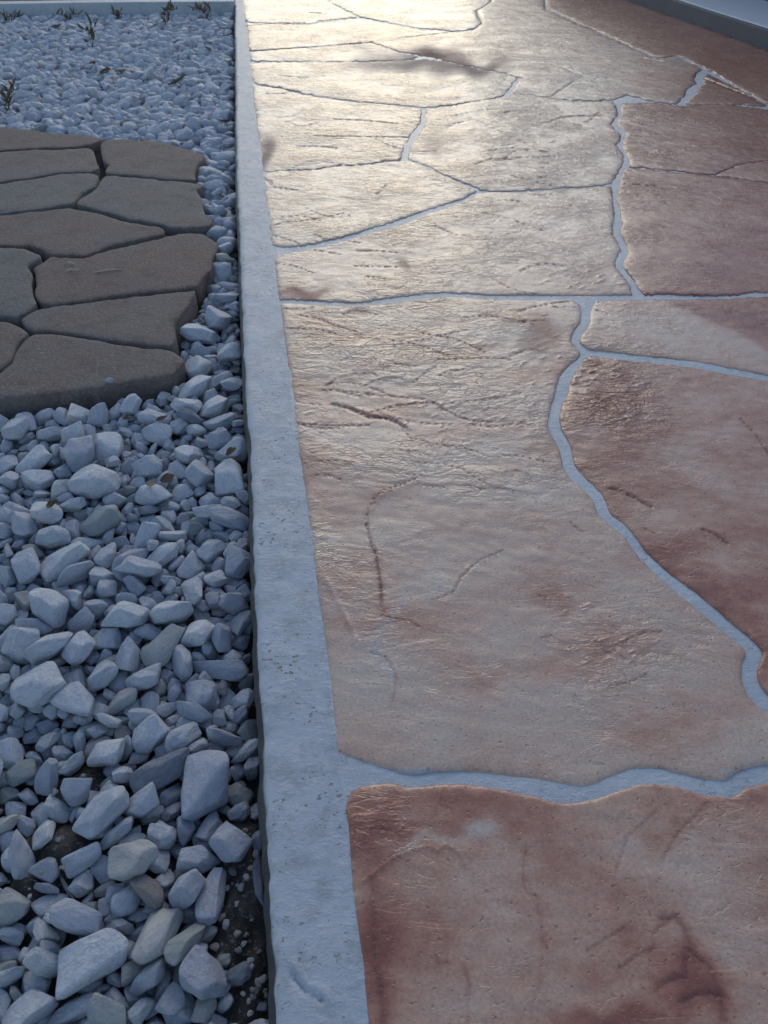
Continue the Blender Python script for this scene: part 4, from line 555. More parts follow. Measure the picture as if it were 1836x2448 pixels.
4 -618 2364 -140 -32 -19 168 118 90 60 0;17 -1183 1368 -135 -56 17 -80 132 81 60 0;19 -465 434 -136 -1 8 150 124 104 63 0
15 -1339 1603 -158 -3 1 138 123 87 66 0;1 -1076 967 -159 58 26 20 130 97 54 1;22 -881 3637 -143 -24 38 154 121 82 49 3
6 -1065 2000 -160 10 1 30 149 114 85 3;18 -1319 1547 -158 -27 6 133 126 91 57 0;16 -1235 1931 -164 -12 -2 -132 118 80 47 0
4 -1120 1653 -139 -16 -3 131 114 73 54 0;22 -1516 2475 -141 -16 13 3 119 74 58 0;15 -1152 1936 -154 90 -11 126 142 118 84 0
1 -815 1687 -161 -14 27 42 176 141 82 0;20 -791 2413 -152 1 12 -7 125 92 75 0;1 -576 1795 -161 -3 36 -96 154 113 77 0
27 -857 2004 -152 -127 -44 -16 132 101 68 0;8 -945 2620 -157 -14 42 -86 125 78 49 0;6 -1076 2248 -135 -30 -32 -16 171 108 91 3
17 -956 1612 -163 101 47 -134 113 89 58 1;6 -617 2682 -144 31 50 165 176 126 77 0;2 -1040 1783 -161 18 -27 -65 131 95 55 0
6 -615 2713 -146 85 15 -166 132 102 84 0;17 -1282 1541 -159 0 0 100 134 91 56 3;22 -1103 1938 -154 2 29 -84 131 123 102 0
26 -1224 1829 -158 20 3 33 123 116 76 0;21 -882 1397 -159 -46 22 -138 121 86 62 0;16 -452 1452 -146 23 -28 -41 115 81 61 0
21 -763 2386 -143 64 70 148 154 96 59 0;9 -489 1018 -147 81 53 -111 110 97 70 0;6 -725 3450 -133 36 13 150 150 101 74 0
6 -834 1880 -159 -80 -2 -92 114 86 49 0;8 -594 1358 -144 160 -19 -94 123 87 51 0;17 -646 1833 -152 66 29 -129 163 136 77 1
12 -616 895 -145 -52 29 -37 126 115 82 0;26 -1013 1313 -123 -28 -2 106 127 88 58 0;2 -1642 2498 -132 -16 -17 -154 156 119 85 0
12 -989 1979 -132 97 39 98 161 120 88 0;17 -869 1284 -161 -108 6 -94 139 89 56 0;14 -813 3834 -150 -78 29 101 144 123 102 4
19 -827 1377 -136 -19 21 144 158 108 61 1;4 -806 2741 -149 79 39 -154 123 76 50 0;15 -1581 2356 -134 -30 -16 -136 140 114 69 0
15 -897 2686 -162 -5 1 -179 137 86 61 0;10 -748 3269 -159 46 9 -84 152 103 66 0;23 -1030 1990 -149 -56 -6 -163 149 128 74 0
23 -1387 1594 -154 -178 15 -96 121 110 79 0;7 -1020 1554 -137 37 -6 117 111 69 40 0;12 -1206 2102 -160 73 0 8 128 83 68 0
10 -823 546 -144 4 -1 -149 140 128 77 0;7 -634 2246 -138 -9 -15 72 135 83 55 0;26 -1393 2236 -162 -8 5 67 143 89 69 0
20 -1222 1605 -162 25 -16 172 135 105 61 0;7 -572 2556 -141 2 44 -80 112 103 57 3;16 -1509 1949 -137 40 -44 131 151 106 82 0
7 -1249 1760 -146 9 44 129 110 76 54 0;19 -1227 2494 -157 -15 51 -151 111 97 59 4;16 -960 2287 -154 168 -63 48 118 93 64 0
16 -652 2627 -130 -8 -10 86 155 137 82 0;4 -968 1927 -157 -167 -37 54 110 66 54 0;16 -809 1119 -154 140 -25 -113 122 112 63 0
6 -1305 1462 -154 7 29 -153 138 95 58 0;21 -897 1615 -125 -25 0 84 135 92 57 0;22 -1003 1833 -161 -179 26 76 140 90 73 3
5 -813 1909 -165 5 13 103 116 77 65 0;23 -711 2368 -139 -134 -9 126 128 78 51 3;11 -1126 1097 -134 2 8 -88 138 115 86 0
27 -997 1540 -159 -129 12 105 122 89 65 3;25 -1445 2082 -165 15 -4 108 121 81 45 1;19 -691 2779 -161 -20 0 -7 140 96 63 3
22 -1371 2424 -134 19 -8 -118 181 130 97 0;0 -864 1495 -154 8 -59 39 120 88 71 0;19 -733 532 -144 80 -43 132 117 81 45 4
10 -1143 2596 -140 56 44 -71 148 134 79 0;14 -1086 2034 -140 -17 8 136 144 111 66 0;11 -759 2653 -124 -76 45 -56 138 124 98 0
16 -728 1527 -146 -26 42 -166 162 124 92 1;3 -1157 2077 -158 -3 -5 -148 177 121 92 1;2 -933 1083 -154 -8 -15 105 113 101 84 0
23 -756 364 -151 15 -67 31 124 100 64 0;16 -918 2678 -140 54 -22 123 111 73 46 0;23 -1575 2514 -159 -65 9 106 117 87 73 3
14 -1281 2370 -134 -89 -15 -69 133 121 79 0;13 -432 623 -137 -6 -2 40 172 126 76 0;26 -518 674 -163 10 -1 163 119 83 58 0
7 -1003 2572 -142 33 -14 -135 127 83 67 0;15 -505 2108 -161 22 18 -76 115 71 50 0;25 -874 2302 -158 -7 -9 143 113 97 61 0
14 -1297 1937 -145 -31 -26 -165 154 141 100 1;10 -445 1531 -153 -134 -25 -175 157 99 57 0;2 -1260 1320 -163 -4 -12 -93 141 109 73 0
19 -1121 2396 -164 -15 7 144 138 88 54 0;3 -1624 2220 -132 -120 -36 158 176 110 81 0;7 -673 1403 -141 74 -12 -98 133 83 68 0
11 -648 1156 -142 40 -28 151 112 92 63 0;27 -1480 2111 -152 20 23 134 155 116 80 1;22 -1086 2437 -137 -9 11 -171 141 102 78 4
10 -1179 1486 -123 -4 30 37 169 121 71 0;26 -907 3196 -154 27 -10 -122 178 126 106 0;20 -1307 2464 -154 -123 -75 137 115 89 68 0
9 -656 3003 -165 -17 -3 17 124 83 70 4;10 -726 2673 -154 -3 21 97 123 80 45 0;6 -651 716 -153 -79 6 61 118 79 50 0
9 -646 3010 -139 -15 -20 -47 140 116 69 0;17 -510 654 -150 -130 -30 30 136 100 71 0;13 -718 1773 -135 30 17 18 128 84 57 0
13 -756 3654 -123 -8 -2 -20 169 129 87 1;0 -495 494 -158 -38 -17 -27 126 80 58 0;6 -379 1202 -166 7 -2 43 112 70 49 0
4 -967 2328 -141 4 -1 129 120 104 70 0;13 -877 2358 -146 77 19 -96 152 133 79 0;23 -844 2277 -151 45 -11 48 165 119 82 0
0 -501 2126 -140 13 0 -89 140 108 60 0;10 -269 107 -161 16 -15 32 110 82 69 0;16 -1145 2302 -156 112 -62 52 110 84 54 0
9 -510 1874 -157 -95 -12 9 111 81 61 0;3 -515 2078 -147 22 -2 109 126 97 69 0;1 -592 2378 -158 14 29 -66 115 106 68 0
20 -1401 2342 -150 -27 -47 0 148 124 72 0;7 -1295 1515 -143 9 -1 134 153 93 55 0;15 -1428 2300 -137 58 -32 -44 155 130 79 0
5 -593 116 -165 5 9 -113 153 98 67 4;0 -855 2705 -155 -10 9 -25 145 117 92 0;7 -1034 1180 -158 -129 -1 97 118 75 45 0
14 -830 3514 -164 -179 -14 -11 132 83 63 0;13 -515 2186 -141 -5 9 49 138 100 68 0;22 -739 3156 -153 6 -40 133 142 88 53 0
0 -551 1239 -157 8 -41 91 124 97 54 0;8 -862 2244 -140 148 5 -172 113 71 56 3;19 -642 325 -140 45 7 -104 171 123 73 4
10 -743 769 -118 3 -13 148 145 134 89 1;21 -705 211 -152 139 5 -164 116 75 51 0;15 -1075 1516 -138 32 34 -138 173 128 77 0
24 -521 2008 -106 -151 12 148 182 131 107 0;6 -564 126 -145 -43 -7 172 115 91 56 3;16 -1153 2378 -161 -16 -22 -32 126 98 77 0
12 -1068 1626 -148 51 27 -12 181 121 88 0;1 -876 881 -124 -145 8 -147 143 107 71 3;3 -1262 1440 -161 -133 -7 -62 115 72 51 0
15 -857 3214 -163 -165 2 95 171 105 61 0;6 -576 2075 -152 69 -21 -123 140 90 65 0;21 -1009 958 -161 -9 3 99 115 94 56 3
4 -427 357 -140 -21 10 111 125 88 51 0;0 -855 2471 -148 109 11 -99 116 109 62 0;26 -563 549 -155 -66 51 37 115 76 46 0
24 -814 2314 -138 -80 -45 -102 165 104 71 1;19 -521 857 -136 -7 15 -109 166 106 66 0;17 -665 1857 -151 -73 -46 51 123 90 65 1
12 -801 1285 -149 -126 -27 76 115 69 40 0;21 -1332 1247 -154 60 -51 11 140 105 86 1;2 -723 1958 -130 -18 -9 101 164 129 102 1
21 -509 1726 -162 -8 -2 37 130 95 76 3;26 -1013 4992 -144 15 3 31 202 168 121 0 199;2 -751 2985 -131 -135 4 76 118 117 71 1 223
21 -1061 4725 -153 -6 4 108 237 134 96 0 201;22 -715 2293 -155 164 12 -5 134 97 70 0 22;11 -766 1079 -163 -29 7 81 99 51 37 0 125
11 -649 1963 -160 -129 -9 65 129 97 70 0 44;15 -355 996 -165 -169 2 127 74 71 45 3 197;4 -877 2000 -129 -37 -25 88 120 120 72 0 29
10 -585 677 -146 -147 0 13 74 61 44 0 191;14 -474 968 -157 66 47 57 85 71 51 0 198;20 -804 2807 -135 -26 -19 65 165 149 99 0 225
23 -1224 1791 -156 41 16 41 142 95 68 0 65;10 -813 671 -154 147 -37 -3 95 51 37 0 168;6 -818 3066 -120 26 38 1 197 150 108 0 220
5 -993 2455 -130 -26 5 -36 170 121 87 0 247;20 -964 1982 -128 28 57 6 133 118 80 0 39;24 -717 2012 -125 -37 -36 -61 134 118 81 0 43
4 -729 909 -135 -116 16 -101 102 64 46 0 143;11 -743 607 -138 44 2 -77 73 69 44 0 195;5 -482 946 -159 -8 60 40 84 82 50 3 196
20 -696 740 -143 -82 0 135 169 35 26 4 165;1 -614 1803 -137 21 22 -11 141 108 78 1 52;5 -1205 1792 -127 -84 4 118 188 85 61 0 63
7 -657 1736 -124 163 -11 51 164 85 61 0 70;2 -687 920 -128 31 -73 51 97 80 58 0 142;27 -327 589 -123 -6 -23 9 81 65 47 4 192
16 -524 613 -134 -131 33 74 78 73 47 0 189;20 -959 2575 -131 7 35 95 202 140 101 0 236;21 -606 1863 -143 -171 61 -141 201 92 66 0 49
19 -668 2051 -143 94 -35 -76 186 121 87 0 24;25 -620 1895 -119 47 16 55 175 113 81 4 48;5 -1071 1772 -145 -48 -28 -20 175 108 78 0 64
10 -918 4456 -138 13 -8 59 307 266 184 0 203;14 -1104 2195 -149 140 -8 -122 177 143 103 0 15;25 -559 1614 -152 62 14 89 143 114 82 1 71
22 -515 1578 -118 7 -15 97 146 105 76 1 87;21 -847 2264 -115 -1 -12 -37 240 110 79 0 18;14 -671 2248 -138 -70 -51 65 196 146 105 0 23
6 -1029 1605 -140 136 25 -36 149 120 86 0 72;3 -674 990 -144 0 20 -139 116 84 60 3 140;15 -708 673 -131 -82 -18 -10 104 71 51 0 167
6 -1426 2359 -134 48 -32 -61 184 170 111 0 257;15 -1193 2073 -125 -163 41 87 198 125 90 0 32;11 -562 1245 -124 -135 -39 -83 123 106 74 0 113
17 -1480 2499 -117 -116 23 0 201 171 120 0 242;27 -703 901 -126 128 76 -156 104 92 62 0 144;0 -655 1658 -124 -46 13 -4 162 116 84 0 85
25 -610 2401 -112 26 21 -1 201 164 118 0 255;18 -585 450 -130 -52 -33 66 93 71 51 0 188;9 -703 2665 -108 -11 -44 118 207 197 124 1 230
2 -1069 2581 -124 -54 -16 88 204 193 122 0 234;1 -523 1744 -140 -24 14 108 156 138 94 1 67;24 -783 3591 -117 -23 -19 -4 343 205 148 0 211
27 -600 2031 -126 -28 -10 131 180 166 108 0 25;19 -575 654 -151 105 40 -9 101 89 61 1 190;10 -1256 2532 -111 -55 -33 -100 214 210 128 0 240
4 -612 2359 -94 69 -7 -1 218 187 131 1 7;25 -738 2198 -118 10 3 3 208 175 125 0 19;7 -686 1845 -111 -28 16 14 229 124 89 0 42
22 -995 4767 -126 -25 -6 -62 526 296 213 0 200;15 -884 2205 -127 -4 -27 45 243 149 107 0 16;21 -929 2034 -122 -68 -27 6 232 140 101 0 30
17 -736 1910 -128 75 17 -26 234 129 93 0 47;27 -640 455 -163 -123 7 56 126 63 45 0 187;3 -1339 2548 -120 -20 -37 -10 269 175 126 0 239
9 -796 2488 -120 2 -13 34 209 203 126 0 5;2 -840 1617 -117 6 32 15 160 152 96 0 75;18 -371 1178 -127 -107 36 -140 141 117 84 1 121
15 -937 947 -129 -60 -66 -55 128 107 77 0 136;4 -628 2769 -105 -18 -8 21 234 233 140 0 231;14 -722 2452 -119 -63 -7 -7 214 208 129 0 253
8 -432 1613 -132 -12 13 -76 172 141 101 1 89;26 -1120 1787 -121 -56 4 -36 204 144 103 4 62;9 -568 1203 -130 32 18 51 185 94 68 0 115
26 -748 2500 -85 -23 25 -19 268 165 119 2 254;2 -1028 1884 -127 39 10 -68 227 150 108 0 38;12 -1158 1575 -118 59 -29 1 173 155 104 0 73
21 -287 839 -130 -73 21 -83 138 92 66 1 157;15 -1066 2009 -110 9 -16 3 260 142 102 0 31;17 -1162 1672 -122 108 25 -71 197 156 113 0 61
26 -1029 1280 -116 -40 27 120 173 118 85 0 117;8 -1003 2590 -100 93 -11 74 272 213 153 0 233;19 -708 1150 -113 -116 -3 160 170 101 73 0 124
19 -854 1102 -127 -28 21 80 162 113 81 1 123;5 -701 2820 -127 -7 -13 44 352 188 135 0 226;0 -1277 2425 -118 -36 11 31 238 216 143 0 256
3 -609 742 -148 -64 11 -165 165 78 56 3 166;14 -1036 2407 -130 69 33 2 269 192 138 0 245;1 -713 2086 -129 -33 17 116 212 201 127 0 27
13 -1069 1571 -117 -20 11 -66 193 157 113 4 74;6 -498 919 -136 -61 29 58 136 113 82 1 150;19 -552 658 -128 -61 53 15 120 102 72 1 193
7 -588 1968 -114 23 18 18 294 133 95 0 45;18 -785 643 -137 -175 0 -5 149 81 59 0 194;7 -797 2889 -106 25 12 -92 305 248 179 0 224
6 -672 1447 -120 -27 15 -22 214 121 87 0 96;1 -1390 2497 -114 -7 18 -45 293 196 141 0 243;0 -1146 2427 -128 -13 -27 87 242 236 145 0 244
2 -519 1663 -122 -24 8 22 181 181 109 0 68;19 -1061 1343 -124 -30 29 20 165 165 99 3 101;14 -1375 2246 -126 -19 -4 -95 279 196 141 0 10
23 -1016 1190 -131 20 -10 -30 208 113 82 0 118;16 -841 2182 -88 46 -12 19 253 205 148 0 17;4 -1243 1959 -120 31 16 -20 234 198 141 0 33
1 -881 1765 -115 -2 10 83 273 143 103 0 55;25 -775 1576 -138 -12 68 -67 199 163 118 0 78;1 -674 3025 -103 -27 24 87 332 269 194 0 222
12 -418 1492 -122 3 -7 59 228 136 98 1 91;11 -893 2524 -110 -16 24 -15 294 223 160 0 246;18 -782 2577 -88 -31 6 -18 295 223 160 0 248
17 -1253 1892 -118 -27 22 8 213 210 128 0 36;19 -1066 1442 -122 17 5 77 223 139 100 0 92;5 -1329 2143 -114 1 19 116 285 188 135 0 12
18 -786 3337 -100 7 13 69 342 339 205 1 214;4 -556 1794 -122 16 -8 61 243 171 123 0 51;14 -348 1073 -129 -51 -23 36 223 100 72 0 129
25 -970 1826 -130 -13 13 38 278 158 114 0 56;20 -1167 2388 -96 -22 -45 105 263 256 158 0 1;12 -608 1719 -124 -13 2 -120 247 162 116 0 66
19 -436 465 -131 24 -13 -180 127 97 70 0 186;17 -757 1639 -125 62 50 97 208 186 125 1 76;5 -1113 2526 -111 -89 -16 75 287 270 172 0 237
24 -678 2586 -98 -17 -17 54 335 235 169 0 249;0 -847 3209 -112 -17 9 -10 401 275 198 0 217;5 -863 2433 -115 31 10 -29 294 238 171 0 4
4 -1184 1895 -108 -33 11 -49 238 210 143 0 35;16 -1121 1509 -105 42 0 -11 242 159 115 0 81;4 -718 2290 -108 18 16 70 306 225 162 0 6
17 -1179 2526 -107 30 41 23 350 223 161 0 241;21 -627 2498 -106 -5 1 37 372 208 150 0 251;21 -868 1676 -121 -14 6 -23 221 200 133 0 58
19 -459 1421 -111 -121 -29 95 212 164 118 1 97;3 -290 563 -114 1 -26 -1 133 107 77 2 179;2 -841 1280 -133 -40 -20 99 201 155 112 0 109
14 -637 1003 -120 -35 44 62 169 139 100 0 139;21 -493 1177 -110 62 21 -17 262 105 75 0 120;4 -1125 1953 -100 -1 7 11 251 218 151 0 34
14 -856 1532 -114 73 -28 9 223 178 128 0 80;4 -884 1011 -123 -166 16 39 182 135 97 4 141;1 -1113 2108 -120 66 27 71 371 176 126 0 13
0 -1402 2416 -92 -4 24 151 309 248 178 0 0;17 -331 1042 -143 -80 4 97 163 158 98 1 133;18 -566 2305 -111 5 -1 -3 314 245 176 0 8
2 -1270 2237 -105 -9 -25 28 344 227 164 0 9;22 -658 2176 -105 27 29 65 296 235 169 0 20;8 -931 1574 -110 50 -27 -45 323 148 106 0 79
26 -440 1547 -111 91 36 20 238 192 138 1 88;23 -770 1829 -119 32 -37 72 342 180 129 0 41;16 -707 1748 -111 11 -22 41 338 165 119 0 53
12 -1007 1483 -121 -25 11 -10 264 172 124 0 83;12 -691 1215 -111 -5 -21 27 236 151 109 3 112;0 -820 999 -124 -4 -45 77 218 138 99 1 137
23 -1106 1691 -96 28 26 -55 252 220 151 0 60;6 -954 1000 -108 -22 -8 68 197 155 111 0 135;11 -276 753 -125 63 9 103 286 77 55 1 158
21 -1223 2153 -113 19 21 46 300 263 180 0 11;24 -775 2726 -95 -18 -9 66 444 263 189 0 229;8 -953 1675 -102 -96 5 34 318 174 125 1 59
20 -791 1424 -120 5 -14 -10 227 197 136 0 95;11 -508 578 -139 -14 26 27 162 121 87 3 173;3 -506 845 -108 -4 15 -31 170 153 102 0 152
25 -408 1104 -112 -70 50 5 233 143 103 1 130;10 -612 852 -119 -67 -23 35 245 109 78 0 148;7 -411 511 -110 -3 19 54 139 131 83 1 185
12 -777 852 -111 -13 25 106 214 130 94 0 145;7 -796 694 -126 49 21 -7 172 149 103 3 164;1 -795 2064 -116 -21 10 -21 316 239 172 0 28
17 -400 872 -119 -18 8 69 224 124 90 1 151;24 -574 1607 -109 28 -18 -69 352 157 113 0 86;6 -880 1482 -124 29 -42 5 310 165 119 0 94
14 -615 1162 -121 61 33 -4 263 146 105 0 119;27 -508 1100 -108 22 20 53 263 134 97 0 128;10 -734 955 -108 26 6 -12 182 178 109 1 138
17 -708 1359 -104 -9 -14 83 279 166 120 0 102;6 -672 794 -119 24 2 30 213 127 91 0 156;10 -457 1724 -115 -6 -5 80 273 226 163 1 69
24 -1028 2324 -109 -5 -29 103 352 299 211 0 2;26 -457 870 -128 91 32 102 178 172 107 1 149;19 -503 721 -101 -45 11 -34 216 121 87 5 162
19 -686 583 -118 46 42 -5 208 113 81 0 174;25 -798 1723 -109 18 -6 76 353 194 139 1 54;3 -1077 1842 -110 1 -39 -60 306 265 183 0 37
3 -1104 2258 -85 -165 -8 118 357 293 211 1 3;17 -938 1053 -126 33 21 -52 244 170 122 0 122;5 -478 499 -127 -50 26 60 152 145 91 0 184
3 -754 1682 -87 172 23 13 345 186 134 0 77;10 -650 1278 -111 -42 -20 12 253 197 142 0 106;5 -516 1936 -109 -18 18 -11 367 227 164 1 46
24 -767 555 -125 -83 9 36 238 107 77 0 175;18 -765 1290 -111 -43 -14 43 237 218 142 0 110;16 -495 1235 -119 24 -18 -15 246 204 147 0 114
11 -686 1061 -115 -1 -12 -15 222 197 133 0 126;16 -938 1917 -102 -13 -9 54 340 268 193 4 40;1 -551 712 -123 47 14 63 221 143 103 0 161
2 -1013 1397 -108 34 -46 54 257 244 154 0 93;27 -851 1375 -101 20 -28 -53 256 236 153 0 100;18 -809 801 -105 -60 12 -76 274 129 93 1 163
2 -590 1106 -108 8 -29 22 244 189 136 0 127;16 -451 1321 -126 48 -2 -3 391 150 108 1 107;10 -569 920 -108 9 -31 8 258 160 115 0 147
19 -532 1439 -110 -27 -36 -6 292 232 167 0 98;13 -554 1344 -115 122 2 116 308 206 148 1 104;12 -547 2147 -103 5 -8 100 448 261 188 0 21
27 -406 613 -88 -35 26 58 265 117 84 4 172;27 -744 1496 -94 -41 0 -6 294 251 177 0 90;0 -1002 1729 -108 -14 -16 42 411 232 167 0 57
25 -804 1203 -98 -12 3 -14 300 205 147 0 116;16 -615 567 -150 9 10 -11 226 139 100 0 176;26 -411 787 -113 50 28 18 242 168 121 0 154
23 -344 820 -95 -11 5 -35 222 189 133 1 155;12 -466 563 -113 -31 -52 15 192 166 115 1 177;2 -621 1510 -103 -54 9 33 299 287 179 0 84
4 -932 1375 -93 -42 12 59 343 225 162 0 99;10 -291 431 -113 37 10 -95 224 149 107 4 180;9 -620 1401 -109 20 -6 69 406 207 149 3 103
9 -977 1537 -102 -43 -1 -37 361 280 202 0 82;22 -424 726 -102 -143 55 -167 228 203 137 1 160;0 -371 714 -113 -11 8 86 318 146 105 1 159
5 -607 508 -143 -33 -17 20 273 136 98 0 182;24 -539 1004 -106 36 -2 34 386 178 128 2 131;2 -912 1240 -92 -15 3 31 339 294 204 0 108
20 -695 499 -126 -26 7 48 252 186 134 0 181;16 -648 893 -87 -9 -4 59 336 206 148 0 146;14 -1016 2115 -97 -25 15 46 459 443 275 0 14
14 -531 483 -111 -1 24 -50 268 174 125 4 183;9 -640 668 -107 -12 19 -9 312 177 127 1 169;21 -552 784 -92 16 -21 -8 296 225 162 3 153
21 -357 553 -91 -9 10 -45 261 209 150 1 178;2 -466 630 -105 -43 9 68 316 208 150 3 171;12 -592 588 -109 20 -2 26 380 227 164 0 170
25 -423 969 -97 1 1 -75 423 309 206 1 132;4 -1074 5199 -151 7 -1 -153 147 105 76 0;20 -1631 2027 -151 173 33 130 156 143 99 4
1 -1112 4933 -152 -6 10 125 127 112 63 0;22 -1039 4617 -152 -9 4 65 176 114 85 0;17 -1875 2479 -159 165 28 -41 167 141 108 1
22 -835 2645 -132 160 -20 -141 171 105 68 0;18 -1178 2292 -113 49 32 133 159 145 114 0;9 -886 4339 -150 -13 -1 129 169 122 92 0
10 -823 3451 -147 52 -48 -112 163 137 93 0;12 -1052 5253 -150 19 -5 -117 153 108 68 0;8 -1173 5630 -134 -10 -5 137 192 179 152 0
4 -1276 2023 -159 103 -3 -19 127 79 45 0;19 -1564 2342 -106 -35 42 -37 165 137 116 0;21 -766 3038 -135 -7 6 9 177 133 78 0
2 -1157 5749 -135 -21 -15 -111 174 151 98 1;25 -813 2550 -149 -135 34 -54 145 110 87 4;9 -1663 2431 -130 37 -24 -48 132 120 82 0
8 -906 4663 -139 -127 -63 -116 161 137 84 0;20 -1203 2286 -87 -44 -66 77 123 107 79 0;24 -1746 2438 -148 -90 -8 -4 163 138 93 0
22 -722 3481 -121 -52 4 -25 148 118 95 0;25 -1421 2085 -147 -39 -10 109 167 133 79 0;12 -957 4613 -158 13 -6 -94 130 120 75 0
6 -1036 5172 -146 9 1 -152 169 120 98 0;7 -789 2584 -129 15 -2 28 146 88 70 0;24 -793 2896 -153 60 15 177 180 113 80 0
25 -1385 1879 -153 -43 -20 50 124 97 56 0;4 -809 3665 -132 132 -43 -154 145 121 83 0;7 -587 2646 -138 -168 10 -28 120 101 59 0
6 -1520 2007 -134 98 3 -92 156 129 110 0;19 -1001 4605 -137 47 -70 91 164 137 95 1;2 -1149 2323 -113 -149 28 -20 130 100 85 0
27 -1093 5069 -149 -13 -3 97 197 130 77 0;13 -1562 2287 -131 -22 -50 -116 138 115 81 1;11 -856 4289 -142 -30 24 -118 187 131 85 0
14 -884 3502 -144 -14 9 49 135 86 50 3;11 -961 4652 -145 48 10 151 189 158 91 0;27 -881 4532 -120 -96 60 -63 183 140 102 0
26 -1303 1788 -131 21 36 -153 164 103 83 0;14 -749 3101 -165 -3 1 -178 129 82 54 0;15 -1154 5262 -143 11 -25 -81 158 140 112 0
16 -775 3821 -140 8 -71 133 177 116 96 4;2 -1379 1790 -123 98 25 -99 128 81 51 1;10 -1113 4863 -150 11 -13 -158 120 110 83 0
23 -1359 1970 -142 -99 23 118 166 115 71 1;4 -915 4309 -133 10 54 165 183 139 102 0;25 -878 3411 -154 -30 -41 -46 137 91 64 0
13 -706 2230 -147 6 -58 -46 120 80 51 1;4 -1471 1951 -132 33 -5 118 147 106 67 0;24 -1446 2047 -136 -125 33 159 151 140 100 0
18 -1228 2585 -158 63 8 -166 122 89 60 0;9 -917 2600 -122 -135 -4 156 163 144 91 0;26 -1530 2283 -164 -137 -10 -151 137 94 57 0
11 -1460 1859 -122 -11 -29 -62 199 157 89 0;4 -1407 1947 -131 -53 16 -103 141 128 95 3;4 -1403 1907 -142 -39 -68 -79 155 103 69 0
7 -902 4573 -156 34 -17 11 142 116 96 0;0 -1011 4526 -151 -32 -3 107 155 125 88 1;22 -1184 5384 -145 8 -5 7 129 121 72 0
1 -848 4261 -131 -44 -16 143 142 94 58 0;26 -556 2427 -136 129 -1 22 134 114 85 0;15 -1109 5153 -152 -6 0 13 124 91 71 1
27 -851 2716 -109 120 69 173 141 89 64 0;17 -1077 4949 -134 -4 -58 -156 170 129 104 0;26 -907 4236 -148 13 -7 13 131 91 76 0
6 -1490 2164 -156 14 -11 -161 155 146 88 0;20 -1591 2039 -153 69 -22 121 151 94 63 0;23 -915 2364 -138 -177 -67 -168 153 135 75 0
19 -841 4193 -149 -22 2 -157 135 101 80 1;21 -1192 5489 -142 -7 -6 1 162 151 95 1;6 -1500 2195 -143 65 -10 174 197 138 79 0
17 -1087 4834 -152 -102 16 -89 121 95 62 0;19 -856 2676 -118 175 29 78 161 98 75 3;7 -691 3216 -166 25 3 -99 133 94 57 0
17 -1091 5253 -147 -8 6 27 146 98 78 0;12 -1400 1988 -136 166 -37 108 133 94 53 0;17 -1554 2467 -123 10 21 -154 147 101 75 0
9 -1087 5361 -145 -10 -2 -40 141 114 80 3;5 -1194 5529 -145 -47 -20 -36 150 114 66 0;19 -1168 2327 -149 -78 -15 -153 139 118 92 0
20 -855 3817 -146 -142 71 -32 146 104 60 4;7 -1568 2220 -119 5 3 106 125 101 84 0;18 -806 2542 -118 -11 36 -50 144 117 77 0
20 -1653 2075 -157 2 -35 -83 138 118 76 0;15 -719 2503 -120 180 -7 56 147 91 59 4;7 -727 3401 -142 124 23 52 135 93 73 4
26 -1046 5473 -140 25 2 6 125 108 77 0;3 -1379 1951 -111 131 -46 -133 143 107 73 0;4 -986 4529 -112 -8 -47 107 123 114 75 0
22 -677 1949 -129 51 -10 61 130 102 73 1;19 -1144 1863 -135 31 -4 -109 147 101 84 4;26 -1514 1893 -123 34 -4 -41 150 122 80 4
20 -1251 1929 -93 45 10 -21 147 116 68 0;11 -1139 5517 -137 1 -5 -94 163 147 98 0;13 -1654 2271 -158 171 7 -108 171 112 74 0
19 -1598 2483 -150 119 -37 -66 156 95 53 0;3 -660 1806 -123 67 -54 -42 153 114 83 0;20 -1192 5568 -139 -27 20 65 174 122 89 0
3 -1309 1891 -133 180 59 -38 120 111 94 0;18 -686 2369 -117 -32 -11 -64 165 134 99 1;19 -1316 2044 -122 -26 -76 -73 145 136 91 0
3 -850 4011 -150 66 7 -17 133 96 78 0;26 -810 3968 -149 -20 34 -164 144 137 76 0;16 -971 4572 -133 -69 35 -137 194 158 117 0
0 -576 1846 -154 -68 -28 -127 128 112 77 0;25 -833 3488 -149 -43 75 -149 147 94 70 1;2 -1106 5306 -147 -2 -11 -36 168 112 80 0
25 -1668 2406 -154 -85 19 -15 179 116 70 0;3 -457 1869 -143 -28 17 -96 133 95 75 0;8 -1437 2000 -122 110 -2 148 127 102 73 0
20 -1037 4949 -132 8 21 5 139 111 64 0;7 -716 3113 -140 26 -8 -26 176 149 107 0;22 -748 2614 -113 -11 34 -112 137 96 60 1
27 -1186 2026 -132 144 11 -96 159 111 63 0;26 -956 4532 -145 -7 -34 -101 198 119 78 0;13 -1046 5350 -144 87 17 29 129 87 65 0
25 -1114 5400 -137 -6 -12 20 153 124 92 0;14 -1510 2295 -130 -3 -52 12 145 124 89 0;8 -1063 5030 -141 11 35 -26 148 125 82 0
21 -897 2678 -121 -15 3 -110 192 122 100 0;16 -645 2294 -133 135 -9 -56 127 85 57 4;17 -896 3346 -126 -82 19 113 142 95 74 1
0 -1524 2383 -116 -35 -13 74 167 135 104 4;14 -486 2056 -141 124 -69 165 130 94 60 0;21 -997 5122 -149 -5 -3 22 166 117 82 0
19 -1098 5698 -141 -19 -2 57 179 131 88 1;1 -1128 5206 -147 -8 15 16 165 145 122 3;17 -1617 2312 -136 -20 11 -124 143 88 57 0
24 -764 3754 -132 167 16 93 171 127 71 0;8 -1674 2470 -143 118 -36 -165 139 93 74 0;21 -1147 5304 -134 -160 -6 117 123 97 56 4
